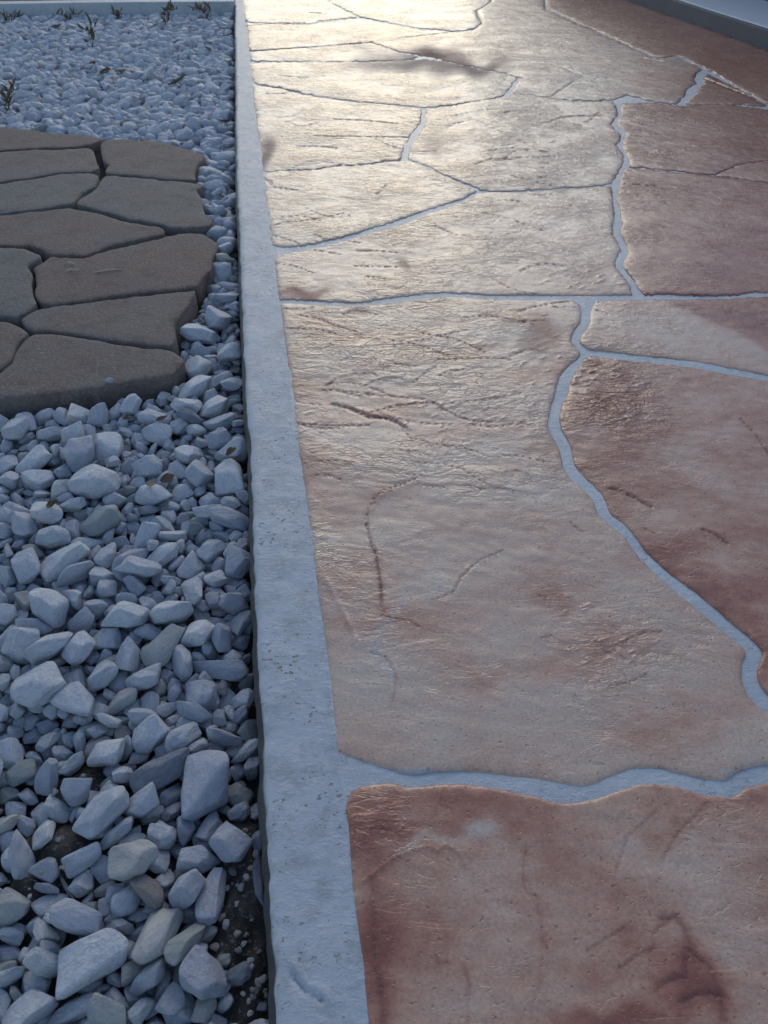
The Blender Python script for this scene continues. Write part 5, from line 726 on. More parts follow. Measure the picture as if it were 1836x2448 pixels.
18 -1068 5578 -140 -37 13 98 199 137 77 0;24 -1030 5304 -148 178 8 36 167 105 67 0;24 -886 3033 -134 111 44 -117 159 113 82 0
14 -881 4153 -142 88 42 -14 134 118 98 0;5 -899 1962 -138 -13 -13 144 153 111 65 1;26 -864 4229 -149 23 0 -168 142 102 70 0
23 -823 4056 -148 12 10 98 142 114 91 1;23 -1151 5682 -132 -161 45 98 172 111 85 0;9 -1545 2520 -130 -16 -6 39 135 124 94 0
17 -866 3844 -144 40 74 151 135 97 76 1;22 -907 4264 -138 -140 51 137 159 120 73 1;9 -1697 2371 -132 113 -12 -145 174 156 91 0
13 -482 2043 -112 -175 30 -58 138 114 91 0;24 -544 2373 -113 7 6 -54 157 131 92 0;24 -956 4328 -145 -100 -3 101 151 103 61 1
19 -1445 2145 -123 -42 0 102 156 143 105 0;17 -863 4204 -127 -41 -6 74 121 74 51 0;8 -1060 5668 -138 -6 3 -93 172 124 102 0
0 -1535 2171 -120 135 16 140 189 123 79 0;23 -943 4825 -157 10 5 128 173 115 66 4;4 -915 4607 -146 -28 60 58 162 100 74 0
11 -806 2283 -148 -113 34 31 128 84 47 1;11 -1483 2158 -118 129 -47 -76 123 86 61 0;11 -1190 5723 -149 177 -3 -73 155 94 56 0
11 -692 3313 -160 56 8 -87 130 100 63 0;22 -562 2485 -103 -22 5 26 148 107 61 0;4 -1135 5070 -123 180 -29 -4 198 184 147 1
21 -836 2992 -128 43 48 34 159 124 101 0;26 -451 1822 -127 59 13 77 178 138 84 0;22 -709 3259 -158 -29 16 81 161 128 74 1
25 -1058 2647 -118 89 6 -175 131 86 64 0;14 -876 4108 -146 19 -2 134 189 130 87 0;11 -988 5059 -147 -8 4 -24 175 132 99 0
21 -908 4728 -145 -132 60 -131 127 81 64 0;4 -1428 2233 -110 114 1 80 148 123 89 0;20 -1119 2352 -132 -41 32 83 136 114 88 0
25 -718 3512 -113 -147 15 117 129 93 76 0;24 -1127 5567 -141 9 -11 166 172 130 97 4;7 -1128 5354 -126 -30 -65 94 141 122 95 1
0 -895 2476 -151 16 2 40 153 126 72 0;23 -753 2413 -130 23 46 161 131 102 70 0;16 -702 3188 -143 147 -16 85 177 141 84 0
11 -1578 2012 -134 152 16 -101 190 134 74 1;10 -924 4553 -134 -12 -44 114 160 136 85 0;8 -1056 4892 -151 -12 18 -165 172 118 68 0
1 -1744 2121 -167 -5 7 64 132 98 54 0;0 -1185 5295 -149 5 4 44 161 106 67 1;21 -849 3961 -135 -29 43 176 197 187 121 4
9 -1096 2046 -113 -54 -21 12 152 117 71 0;6 -736 1793 -97 164 -24 -65 133 104 79 0;1 -1592 2157 -144 -41 73 -122 173 104 79 0
26 -1050 5087 -150 -173 7 123 179 124 76 0;16 -1465 1821 -151 -19 17 -161 122 83 69 0;19 -796 2629 -119 -121 53 -40 153 137 91 0
26 -1101 5033 -127 -25 -42 95 150 106 78 0;21 -1065 5518 -140 -7 -1 -168 159 97 80 0;24 -927 4374 -143 3 -44 -83 183 171 114 0
19 -781 2141 -111 26 25 -111 193 163 93 0;27 -957 2473 -133 21 69 -40 129 85 64 1;24 -1470 2341 -129 -35 14 -29 187 114 94 0
21 -858 4042 -133 -131 -55 -42 170 132 111 4;17 -1165 5133 -143 -33 -80 -111 124 105 82 0;16 -958 4979 -153 -148 13 -107 188 129 94 0
14 -1098 4992 -145 -58 5 -10 170 102 84 0;7 -1156 5549 -115 12 1 -91 128 122 71 1;8 -684 2017 -123 156 81 38 132 106 76 0
11 -1176 1974 -144 -2 19 54 125 85 69 0;12 -1375 2020 -123 32 15 -21 160 99 56 0;7 -965 4509 -165 10 2 125 135 92 52 0
12 -888 2099 -125 83 -1 -172 146 136 104 4;20 -1743 2481 -148 57 38 40 139 95 67 0;16 -1118 5629 -141 5 2 -68 183 143 93 1
21 -1468 2531 -157 -112 -8 -170 142 112 81 0;20 -1029 5030 -116 -5 13 20 188 142 104 4;3 -822 3907 -151 -9 -2 168 155 113 78 1
25 -1563 2423 -137 16 -9 59 152 103 67 0;27 -1403 2113 -115 -55 -9 -98 160 99 66 4;10 -1021 4916 -148 61 -18 170 150 116 72 0
13 -1073 1917 -133 -63 -25 75 133 88 56 0;23 -1596 2103 -139 178 3 61 127 92 74 0;23 -1238 1840 -136 -137 3 -143 141 86 57 0
13 -772 3500 -124 34 33 155 138 86 71 0;9 -856 3698 -124 -13 7 124 166 150 111 0;9 -972 4902 -163 -8 -3 95 129 96 53 0
22 -865 2134 -119 24 -21 -42 181 118 85 0;25 -1159 2200 -122 -13 -33 -48 196 177 142 0;26 -1088 5544 -134 0 59 -18 132 87 72 0
1 -902 4199 -148 3 12 14 155 127 92 0;13 -1182 5185 -139 144 10 -36 165 141 87 1;5 -1197 5237 -143 -76 -26 -56 181 116 92 0
19 -1320 1286 -160 -17 2 -3 147 129 79 1;26 -1245 1582 -123 -113 -18 -4 135 95 60 0;4 -812 508 -147 66 -5 31 106 76 58 0
17 -846 3550 -136 -7 22 -46 130 90 53 4;20 -1173 1238 -140 11 -17 126 158 116 77 0;25 -1058 701 -157 -14 -17 64 136 125 70 3
26 -1226 1041 -162 -128 -11 -111 144 93 76 0;15 -1050 599 -160 2 -13 -167 106 100 84 0;24 -1096 1256 -155 161 50 -51 111 85 47 0
6 -435 1267 -133 20 12 83 108 75 51 3;17 -536 412 -115 -132 -27 -3 114 98 57 1;1 -1344 1479 -162 -3 7 -58 124 77 42 0
0 -843 677 -144 64 -39 123 108 87 72 0;20 -1082 840 -158 177 -8 122 150 129 76 0;2 -1605 1999 -161 -178 4 64 141 104 64 3
26 -1013 1149 -143 -128 1 -175 129 104 81 0;17 -1165 1016 -167 -2 0 102 131 86 47 0;11 -682 267 -139 -20 44 -43 115 81 56 0
4 -786 3921 -148 60 -54 -79 103 80 64 0;25 -675 3169 -158 -89 -20 2 126 81 68 3;1 -1191 1524 -161 86 -6 14 102 66 54 3
23 -1051 1285 -137 -26 30 -30 103 77 45 0;3 -861 502 -133 19 -7 -165 160 146 105 0;21 -537 187 -135 7 33 -55 102 68 45 3
2 -935 873 -132 42 -3 -85 115 90 65 0;24 -826 553 -118 -168 9 68 151 109 67 0;22 -1358 1776 -149 -138 -87 72 116 81 67 3
0 -876 3533 -134 -56 17 -172 114 71 59 0;24 -722 259 -136 -78 69 -117 112 77 57 0;10 -258 379 -159 -29 10 175 104 73 44 3
14 -1437 1678 -153 -6 -1 -141 133 111 73 0;17 -1293 2324 -133 -177 9 -148 110 98 55 1;10 -1079 1099 -157 -7 -66 154 101 86 56 1
25 -407 1121 -158 -106 34 -113 120 96 55 0;17 -1175 1504 -159 33 60 -25 107 93 62 0;14 -321 254 -159 -6 1 106 104 78 57 0
4 -370 381 -130 28 -20 -30 143 101 65 0;22 -754 3393 -161 -69 -17 91 106 73 49 0;25 -842 616 -161 3 17 51 113 90 51 0
14 -1414 2544 -130 6 0 -178 116 82 47 0;22 -880 338 -142 -34 -22 -2 124 74 59 0;22 -480 389 -131 35 -3 -125 137 88 63 0
0 -486 352 -134 -153 31 32 124 84 49 0;9 -857 1138 -159 -98 26 -123 105 65 51 0;26 -491 185 -168 180 10 166 108 67 41 0
18 -1685 2447 -165 -1 -4 94 130 95 56 1;23 -308 924 -151 12 -20 -68 115 75 53 0;11 -1086 1278 -131 2 50 -5 133 80 64 1
22 -1216 806 -166 -177 5 161 142 103 57 0;7 -592 294 -158 107 15 -88 119 87 57 0;17 -621 258 -169 175 8 30 108 66 39 4
6 -545 1866 -154 104 -87 -98 110 73 61 0;16 -1266 2355 -161 125 -38 -79 108 67 41 0;8 -1142 1970 -143 148 -35 -93 111 90 62 0
7 -1228 1345 -162 137 13 -61 101 73 47 1;16 -383 204 -139 163 -75 67 105 76 57 0;27 -1374 1751 -149 119 82 -176 115 91 65 1
23 -1355 1682 -149 -89 -26 19 110 81 51 0;12 -1036 2475 -141 -6 -11 22 102 87 53 0;10 -1198 1576 -150 -4 -32 111 151 109 73 0
18 -566 398 -133 0 -14 66 103 85 54 0;23 -1112 749 -160 -177 9 31 131 81 58 0;26 -666 290 -140 72 -40 -37 127 79 66 4
20 -1145 1466 -134 -2 48 -57 115 77 50 0;2 -480 1965 -155 -37 38 -114 124 92 57 0;5 -1207 2319 -164 48 -1 43 109 82 49 0
1 -1034 1104 -131 40 23 -150 137 83 56 0;6 -266 356 -158 -31 1 155 106 64 49 0;17 -253 206 -156 123 22 -53 119 102 64 4
14 -847 3862 -153 -47 -2 117 127 98 68 0;15 -322 272 -140 -168 7 173 113 72 54 0;13 -1430 1241 -163 -155 -7 83 152 101 83 0
3 -495 2171 -128 -63 19 -97 100 72 43 0;7 -421 399 -143 24 55 9 106 70 56 0;7 -1333 1795 -162 12 2 100 112 82 64 0
4 -632 2862 -160 -113 3 -36 128 86 64 1;18 -301 393 -156 -167 -45 56 111 95 64 1;12 -902 3161 -146 -136 -27 46 106 79 53 0
13 -1231 2343 -141 -143 4 101 103 85 66 1;0 -903 754 -156 -116 -21 133 124 80 52 0;18 -443 373 -134 143 5 100 108 73 43 0
20 -1180 2588 -144 3 31 155 115 96 56 0;3 -653 450 -129 -125 -53 -46 159 111 88 0;1 -1065 1088 -151 -49 68 -85 101 67 48 0
3 -1624 2307 -163 -3 -12 115 100 89 70 1;26 -881 594 -161 8 -1 117 134 90 50 0;2 -962 854 -129 -7 39 124 109 93 70 3
14 -1290 2075 -151 40 -26 6 100 63 46 3;17 -1303 1594 -151 -24 -75 64 118 103 76 0;4 -1030 1020 -162 -167 -6 -70 117 81 59 0
25 -911 570 -159 -3 -7 20 125 110 62 0;22 -773 440 -140 -75 38 -5 130 103 76 0;26 -734 734 -126 96 10 -6 142 85 49 1
5 -1458 2414 -156 -165 -80 19 103 63 37 0;18 -502 432 -122 73 27 162 116 86 49 0;27 -285 800 -101 -6 -4 96 45 36 23 0
21 -790 699 -92 14 -6 -172 44 35 22 3;4 -359 702 -131 2 -1 51 28 23 14 4;10 -750 707 -98 -18 -7 -155 22 17 11 0;22 -734 1004 -124 1 0 -13 34 27 17 4
3 -239 541 -140 -6 0 44 27 21 13 0;17 -315 557 -96 2 -3 -151 21 17 11 4;3 -257 533 -115 4 7 113 41 33 21 0;19 -760 1013 -122 7 0 120 55 44 27 5
22 -305 639 -113 -13 8 45 43 34 21 4;7 -261 509 -94 -10 -5 77 28 23 14 0;21 -335 733 -119 -1 -7 -87 48 38 24 5;27 -707 857 -121 1 5 99 26 21 13 4
2 -773 969 -122 8 -2 136 22 18 11 5;18 -256 489 -96 -3 4 -174 33 27 17 5;27 -334 769 -117 0 6 114 52 42 26 5;1 -703 857 -115 -5 -7 43 47 38 24 3
3 -733 919 -137 -3 -6 -151 54 43 27 5;20 -290 813 -106 -3 -5 -136 51 40 25 5;3 -269 590 -119 4 -4 99 24 19 12 4;11 -351 700 -124 10 9 -81 43 34 21 5
2 -244 509 -134 -2 -4 -66 39 31 19 4;17 -366 864 -131 -7 5 -81 49 39 24 4;4 -754 864 -92 6 -7 119 17 13 8 4;13 -251 484 -135 4 16 89 33 26 16 5
6 -710 770 -101 7 -4 -92 26 21 13 3;11 -720 790 -123 5 -4 -80 36 29 18 0;26 -340 577 -132 -5 2 100 29 23 14 0;8 -234 521 -149 2 -5 -54 27 21 13 5
11 -286 642 -125 2 -1 -88 23 19 12 3;22 -251 532 -109 -2 12 -118 35 28 18 4;19 -762 766 -94 8 -5 -14 45 36 22 4;7 -249 570 -130 -4 10 -128 28 22 14 5
15 -326 735 -121 -1 12 -121 22 18 11 4;2 -829 754 -137 1 11 -162 22 17 11 5;11 -714 926 -145 3 9 -31 23 18 11 5;22 -648 833 -106 18 13 -33 42 34 21 0
24 -355 661 -107 -2 -14 40 26 21 13 4;5 -270 577 -111 -4 -2 -168 51 41 26 0;24 -701 863 -107 -9 7 91 49 39 24 4;8 -237 522 -145 -2 -3 43 23 19 12 3
15 -746 804 -115 -1 -7 100 36 29 18 0;10 -776 766 -122 1 5 -11 30 24 15 3;9 -288 621 -124 -3 -4 -132 27 21 13 0;10 -289 621 -118 5 -4 -133 36 29 18 5
19 -257 524 -110 3 17 113 40 32 20 5;14 -281 606 -125 7 11 175 29 24 15 4;10 -326 649 -113 7 -7 135 35 28 17 0;1 -370 668 -102 -5 13 -32 50 40 25 3
26 -342 611 -124 -9 -11 -108 38 30 19 4;19 -785 759 -119 3 2 14 18 14 9 5;16 -259 522 -95 1 6 153 45 36 22 3;8 -237 550 -138 6 -8 -173 35 28 18 5
0 -344 655 -110 3 7 165 41 33 20 3;7 -703 768 -100 1 -7 -53 23 18 11 0;14 -248 545 -104 4 -4 -53 50 40 25 0;14 -261 567 -116 5 -3 -117 26 21 13 4
24 -727 784 -95 -8 -1 -132 52 42 26 3;3 -250 467 -94 5 -2 -174 51 41 26 4;8 -295 744 -99 -2 18 67 25 20 13 4;3 -240 549 -97 -17 -6 17 51 41 25 0
26 -732 804 -115 2 -7 167 38 30 19 5;2 -278 625 -113 -10 -4 3 44 35 22 0;14 -770 758 -122 1 5 -125 22 18 11 3;26 -318 846 -111 -4 -2 0 20 16 10 5
12 -269 584 -104 4 4 14 40 32 20 5;16 -781 970 -106 -1 0 -104 44 36 22 4;15 -247 576 -127 -8 -1 21 18 14 9 3;18 -650 802 -101 5 6 -83 54 43 27 0
19 -359 691 -126 20 12 -39 52 41 26 5;8 -779 947 -97 2 -4 -46 49 39 25 0;6 -274 609 -122 3 -12 -29 36 29 18 5;13 -236 528 -149 3 5 38 26 21 13 0
15 -269 665 -130 -8 4 30 26 21 13 3;11 -239 509 -126 5 8 -12 51 41 26 0;12 -317 859 -108 -10 0 -23 35 28 18 4;24 -271 722 -131 -9 -9 66 42 34 21 0
27 -240 575 -140 1 8 -94 21 17 10 5;5 -740 827 -111 -1 1 -42 31 25 15 0;26 -307 751 -122 -6 -8 59 31 25 16 4;11 -340 741 -127 13 -6 3 18 14 9 4
13 -344 755 -125 -3 -7 12 37 29 18 3;0 -352 776 -119 1 6 4 28 22 14 4;8 -736 1003 -120 8 -3 88 21 17 10 0;2 -264 575 -105 -5 -2 -19 20 16 10 4
24 -332 745 -124 9 -7 143 20 16 10 0;22 -309 770 -126 4 5 -66 39 31 19 3;22 -317 603 -105 -2 11 -33 52 42 26 0;24 -780 969 -99 -2 -2 129 32 25 16 5
7 -338 588 -130 2 1 91 21 17 11 0;13 -279 684 -127 -7 -10 -1 21 17 10 4;18 -251 506 -120 -1 1 90 39 31 20 4;23 -285 591 -122 -2 8 -133 45 36 23 5
27 -327 864 -104 -1 -14 -97 46 37 23 3;1 -720 920 -145 -2 8 -164 32 25 16 3;14 -736 923 -128 -1 3 5 45 36 23 0;4 -245 578 -122 -8 13 -86 46 37 23 0
22 -770 694 -120 -2 -12 14 34 27 17 3;18 -668 820 -133 -2 21 -91 15 12 8 4;25 -343 670 -112 7 -7 -134 52 42 26 4;15 -716 926 -140 -1 4 -176 37 30 19 0
5 -664 768 -106 5 -7 23 39 31 19 4;21 -760 716 -96 -10 -10 51 42 33 21 3;1 -688 834 -122 -1 -3 61 26 21 13 4;12 -740 838 -112 -4 1 -168 34 27 17 0
2 -257 608 -125 13 -3 -131 28 22 14 4;24 -308 771 -106 -13 -2 -163 49 39 24 5;26 -306 790 -124 -9 -6 -101 55 44 27 3
0 -748 870 -124 1 -10 -87 29 23 14 0;7 -339 730 -112 -4 -13 67 32 26 16 3;3 -684 807 -126 10 0 -52 25 20 13 5;21 -335 730 -107 -2 -8 82 25 20 13 5
3 -278 617 -129 -2 0 -93 26 21 13 4;16 -254 561 -122 -5 10 -77 16 13 8 3;11 -258 532 -104 -7 18 158 29 23 14 3;3 -298 745 -93 4 7 115 44 35 22 5
16 -320 782 -120 5 -3 -28 34 27 17 0;26 -767 1005 -115 5 -3 121 46 37 23 3;26 -288 706 -102 7 11 28 50 40 25 5;12 -356 859 -128 -6 -6 48 21 17 11 5
20 -746 756 -95 5 3 -53 28 22 14 4;11 -763 1000 -108 -11 3 65 36 29 18 4;26 -271 713 -132 -16 7 17 24 19 12 3;19 -294 811 -101 0 2 47 24 19 12 0
17 -235 533 -137 -6 7 92 30 24 15 0;14 -753 705 -93 -6 -1 -111 31 25 16 4;14 -349 646 -105 9 7 42 41 33 20 4;8 -234 510 -117 3 4 -56 39 31 20 5
6 -768 743 -119 -3 -5 -28 29 23 15 4;7 -274 521 -93 -1 0 -41 27 21 13 4;14 -299 609 -120 -9 1 -10 44 35 22 4;17 -253 559 -119 -4 4 -133 25 20 12 4
1 -774 720 -107 3 0 19 26 20 13 5;13 -278 592 -116 4 8 -34 35 28 17 3;6 -315 697 -112 6 4 -99 34 27 17 5;18 -292 767 -97 -14 5 -16 39 31 19 0
19 -778 978 -100 -20 3 -62 38 30 19 0;12 -310 707 -113 -7 -2 37 37 29 18 3;18 -317 740 -119 4 -3 39 41 33 21 0;7 -246 539 -100 -2 -2 -51 24 19 12 4
0 -310 733 -113 -6 -6 75 47 38 24 5;26 -309 783 -101 3 -9 -44 47 38 23 3;15 -774 707 -136 -8 -1 59 22 18 11 4;3 -322 768 -125 5 -4 11 27 22 13 4
14 -280 669 -123 4 4 -172 23 18 11 4;18 -370 866 -121 14 -5 174 54 43 27 3;20 -292 612 -127 -3 1 77 16 13 8 0;16 -267 623 -106 11 0 46 51 41 25 4
26 -285 791 -95 -6 -1 104 30 24 15 4;15 -330 654 -106 2 -7 103 50 40 25 5;16 -234 529 -133 -2 7 -39 20 16 10 5;10 -655 833 -100 -8 -4 -147 36 29 18 3
1 -698 945 -94 -4 -6 77 24 19 12 5;19 -316 639 -114 6 6 -159 31 25 15 4;5 -758 719 -90 -4 -2 159 17 14 9 4;27 -319 738 -114 -10 6 -153 21 17 11 4
20 -337 732 -101 3 -14 87 39 31 19 5;4 -319 773 -100 1 8 -173 39 31 19 0;14 -322 639 -101 4 -4 98 46 37 23 3;19 -273 732 -134 -4 -2 -169 23 18 11 0
26 -671 825 -128 -3 -13 102 35 28 18 5;2 -308 834 -104 -4 0 162 27 22 14 5;21 -251 605 -130 7 -9 -144 25 20 13 4;27 -265 617 -97 4 1 -112 53 43 27 3
9 -766 748 -120 8 -6 42 27 21 13 0;4 -288 639 -121 -12 -4 -109 27 21 13 4;10 -777 706 -131 6 -1 77 25 20 13 4;20 -241 582 -114 -1 -6 148 40 32 20 3
19 -272 594 -112 8 -9 28 26 21 13 0;6 -364 877 -117 6 -2 77 35 28 18 3;19 -265 572 -101 -6 5 -116 30 24 15 3;22 -784 962 -98 6 4 -40 50 40 25 4
25 -328 670 -112 -8 -4 -141 35 28 18 0;25 -305 587 -126 -8 -7 -30 34 27 17 3;15 -344 593 -126 5 -6 30 46 37 23 4;12 -769 994 -126 7 4 124 25 20 12 3
6 -354 695 -118 -8 0 135 37 29 18 3;10 -329 758 -114 4 -6 93 23 19 12 3;4 -810 856 -137 8 7 177 51 41 26 5;16 -773 992 -132 -6 -6 92 20 16 10 4
5 -348 615 -117 -4 -3 -24 53 43 27 4;15 -768 800 -125 -5 -8 61 22 18 11 0"""
# ------------------------------------------------------------------ helpers
def tag(o, label=None, cat=None, group=None, kind=None):
    if label: o['label'] = label
    if cat: o['category'] = cat
    if group: o['group'] = group
    if kind: o['kind'] = kind
    return o
def obj(name, mesh, mat=None, parent=None, loc=None):
    o = bpy.data.objects.new(name, mesh); COL.objects.link(o)
    if mat and not mesh.materials: mesh.materials.append(mat)
    if parent: o.parent = parent
    if loc: o.location = loc
    return o
def mesh_from(name, V, F, smooth=True):
    m = bpy.data.meshes.new(name); m.from_pydata([tuple(map(float, v)) for v in V], [], [tuple(map(int, f)) for f in F])
    if smooth: m.polygons.foreach_set('use_smooth', [True]*len(m.polygons))
    m.update(); return m
def mesh_np(name, V, F, smooth=True):
    V = np.asarray(V, np.float32); F = np.asarray(F, np.int32); m = bpy.data.meshes.new(name)
    m.vertices.add(len(V)); m.vertices.foreach_set('co', V.ravel())
    k = F.shape[1]; m.loops.add(F.size); m.loops.foreach_set('vertex_index', F.ravel())
    m.polygons.add(len(F)); m.polygons.foreach_set('loop_start', np.arange(0, F.size, k, dtype=np.int32))
    m.update(calc_edges=True)
    if smooth: m.polygons.foreach_set('use_smooth', np.ones(len(F), bool))
    m.validate(); return m
def attr(m, name, vals):
    a = m.attributes.new(name, 'FLOAT', 'POINT'); a.data.foreach_set('value', np.asarray(vals, np.float32))
def empty(name, loc=(0,0,0)):
    o = bpy.data.objects.new(name, None); COL.objects.link(o); o.location = loc; o.empty_display_size = .05; return o

class NT:
    """short hand for node materials"""
    def __init__(s, name):
        s.m = bpy.data.materials.new(name); s.m.use_nodes = True; s.t = s.m.node_tree; s.t.nodes.clear()
        s.out = s.n('ShaderNodeOutputMaterial'); s.b = s.n('ShaderNodeBsdfPrincipled'); s.l(s.b.outputs[0], s.out.inputs[0])
        s.co = s.n('ShaderNodeTexCoord').outputs['Object']
    def n(s, t, **k):
        x = s.t.nodes.new(t)
        for a, v in k.items(): setattr(x, a, v)
        return x
    def l(s, a, b): s.t.links.new(a, b)
    def put(s, sock, v):
        if isinstance(v, bpy.types.NodeSocket): s.l(v, sock)
        elif v is not None: sock.default_value = v
    def noise(s, scale, detail=4, rough=.55, co=None, dist=0.0):
        x = s.n('ShaderNodeTexNoise'); s.put(x.inputs['Vector'], co or s.co)
        x.inputs['Scale'].default_value = scale; x.inputs['Detail'].default_value = detail
        x.inputs['Roughness'].default_value = rough; x.inputs['Distortion'].default_value = dist; return x.outputs[0]
    def map(s, sc=(1,1,1), rot=(0,0,0), co=None, loc=(0,0,0)):
        x = s.n('ShaderNodeMapping'); s.put(x.inputs[0], co or s.co); x.inputs['Scale'].default_value = sc
        x.inputs['Rotation'].default_value = rot; x.inputs['Location'].default_value = loc; return x.outputs[0]
    def ramp(s, v, pts):
        x = s.n('ShaderNodeValToRGB'); s.put(x.inputs[0], v); e = x.color_ramp.elements
        while len(e) < len(pts): e.new(.5)
        for i, (p, c) in enumerate(pts):
            e[i].position = p; e[i].color = (c, c, c, 1) if isinstance(c, (int, float)) else (*c, 1)
        return x.outputs[0]
    def mix(s, f, a, b, mode='MIX'):
        x = s.n('ShaderNodeMix', data_type='RGBA', blend_type=mode)
        s.put(x.inputs[0], f)
        for k, v in ((6, a), (7, b)):
            if isinstance(v, tuple): v = (*v, 1)
            s.put(x.inputs[k], v)
        return x.outputs[2]
    def math(s, op, a, b=None, c=None, clamp=False):
        x = s.n('ShaderNodeMath', operation=op, use_clamp=clamp); s.put(x.inputs[0], a)
        if b is not None: s.put(x.inputs[1], b)
        if c is not None: s.put(x.inputs[2], c)
        return x.outputs[0]
    def attr(s, name, kind='GEOMETRY'):
        x = s.n('ShaderNodeAttribute', attribute_type=kind, attribute_name=name); return x.outputs['Fac']
    def bump(s, h, strength=.5, dist=.001, normal=None):
        x = s.n('ShaderNodeBump'); s.put(x.inputs['Height'], h); x.inputs['Strength'].default_value = strength
        x.inputs['Distance'].default_value = dist
        if normal is not None: s.l(normal, x.inputs['Normal'])
        return x.outputs[0]
    def done(s, col=None, rough=None, normal=None, **kw):
        if isinstance(col, tuple): col = (*col, 1)
        s.put(s.b.inputs['Base Color'], col); s.put(s.b.inputs['Roughness'], rough)
        if normal is not None: s.l(normal, s.b.inputs['Normal'])
        for k, v in kw.items(): s.put(s.b.inputs[k.replace('_', ' ')], v)
        return s.m

# ------------------------------------------------------------------ materials
def mat_flagstone():
    t = NT('sealed_stone')
    red = t.attr('red'); dark = t.attr('dark'); dull = t.attr('dull'); pale = t.attr('pale')
    n1 = t.noise(9, 6, .6, dist=.6); n2 = t.noise(42, 5, .62); n3 = t.noise(260, 3, .6)
    st = t.noise(12, 5, .6, co=t.map((1, 1.9, 1), (0, 0, .35)), dist=1.0)
    relief = t.attr('relief')
    v = t.math('ADD', red, t.math('MULTIPLY', t.math('SUBTRACT', n1, .5), .55))
    v = t.math('ADD', v, t.math('MULTIPLY', t.math('SUBTRACT', n2, .5), .42))
    v = t.math('ADD', v, t.math('MULTIPLY', t.math('SUBTRACT', st, .5), .5), clamp=True)
    c = t.ramp(v, [(0, (.67,.515,.415)), (.30, (.655,.445,.34)), (.55, (.57,.32,.228)), (.8, (.43,.185,.128)), (1, (.32,.12,.085))])
    c = t.mix(pale, c, (.56,.52,.49))
    c = t.mix(t.math('MULTIPLY', t.math('MULTIPLY', dark, .85), t.ramp(n2, [(.36, .15), (.6, 1.0)])), c, (.085,.036,.034))
    # pores and specks of sand
    p = t.ramp(t.noise(170, 2, .5), [(.28, 1.0), (.36, 0.0)])
    c = t.mix(t.math('MULTIPLY', p, .3), c, (.09,.05,.045))
    c = t.mix(1.0, c, t.ramp(n3, [(.25, .78), (.75, 1.16)]), 'MULTIPLY')
    # relief: trowel ripples across the walk, grain, pits
    dirm = t.ramp(t.noise(2.6, 2, .5), [(.44, 0.0), (.56, 1.0)])
    def two(f):
        return t.math('ADD', t.math('MULTIPLY', f(.10, 0), t.math('SUBTRACT', 1.0, dirm)), t.math('MULTIPLY', f(-.72, 5), dirm))
    # torn plateaux, trowel swells and short parallel ripples
    plate = two(lambda a, s_: t.ramp(t.noise(10, 3.5, .5, co=t.map((1.0, 1.8, 1), (0, 0, a), loc=(s_, 0, 0)), dist=2.2), [(.38, 0.0), (.405, .42), (.49, .5), (.515, .92), (.60, 1.0)]))
    swell = two(lambda a, s_: t.noise(22, 2.5, .5, co=t.map((1.0, 1.9, 1), (0, 0, a), loc=(s_, 2, 0)), dist=1.8))
    ripple = two(lambda a, s_: t.noise(62, 1.5, .45, co=t.map((1.0, 2.7, 1), (0, 0, a), loc=(s_, 4, 0)), dist=1.2))
    def crease(sc, rot, st_, lo):
        k = t.noise(sc, 3, .5, co=t.map((1.0, st_, 1), (0, 0, rot)), dist=.9)
        return t.ramp(t.math('ABSOLUTE', t.math('SUBTRACT', k, .5)), [(0.0, 1.0), (lo, 0.0)])
    ck = t.math('MAXIMUM', t.math('MULTIPLY', crease(9, .15, 2.6, .012), t.ramp(t.noise(15, 2, .5), [(.5, 0.0), (.58, 1.0)])),
                t.math('MULTIPLY', crease(14, -.65, 2.4, .016), t.ramp(t.noise(18, 2, .5, co=t.map(loc=(3, 1, 0))), [(.5, 0.0), (.58, 1.0)])))
    r3 = t.noise(300, 3, .6)
    mask = t.math('MULTIPLY', t.ramp(t.noise(4.5, 3, .5), [(.40, .20), (.60, 1.0)]), relief)
    ripple_mask = t.ramp(t.noise(8, 2, .5, co=t.map(loc=(7, 3, 0))), [(.42, .15), (.58, 1.0)])
    h = t.math('MULTIPLY', plate, 1.7)
    h = t.math('ADD', h, t.math('MULTIPLY', swell, 3.2)); h = t.math('ADD', h, t.math('MULTIPLY', t.math('MULTIPLY', ripple, 1.4), ripple_mask))
    h = t.math('SUBTRACT', h, t.math('MULTIPLY', ck, 1.3)); h = t.math('MULTIPLY', h, mask)
    h = t.math('ADD', h, t.math('MULTIPLY', t.noise(16, 2, .5), 1.0))
    h = t.math('ADD', h, t.math('MULTIPLY', r3, .12)); h = t.math('SUBTRACT', h, t.math('MULTIPLY', p, .25))
    nm = t.bump(h, 1.0, .0019)
    ro = t.math('ADD', t.math('MULTIPLY', n2, .16), .20); ro = t.math('ADD', ro, t.math('MULTIPLY', dull, .25))
    return t.done(c, ro, nm, Specular_IOR_Level=t.math('SUBTRACT', .5, t.math('MULTIPLY', dull, .30), clamp=True))
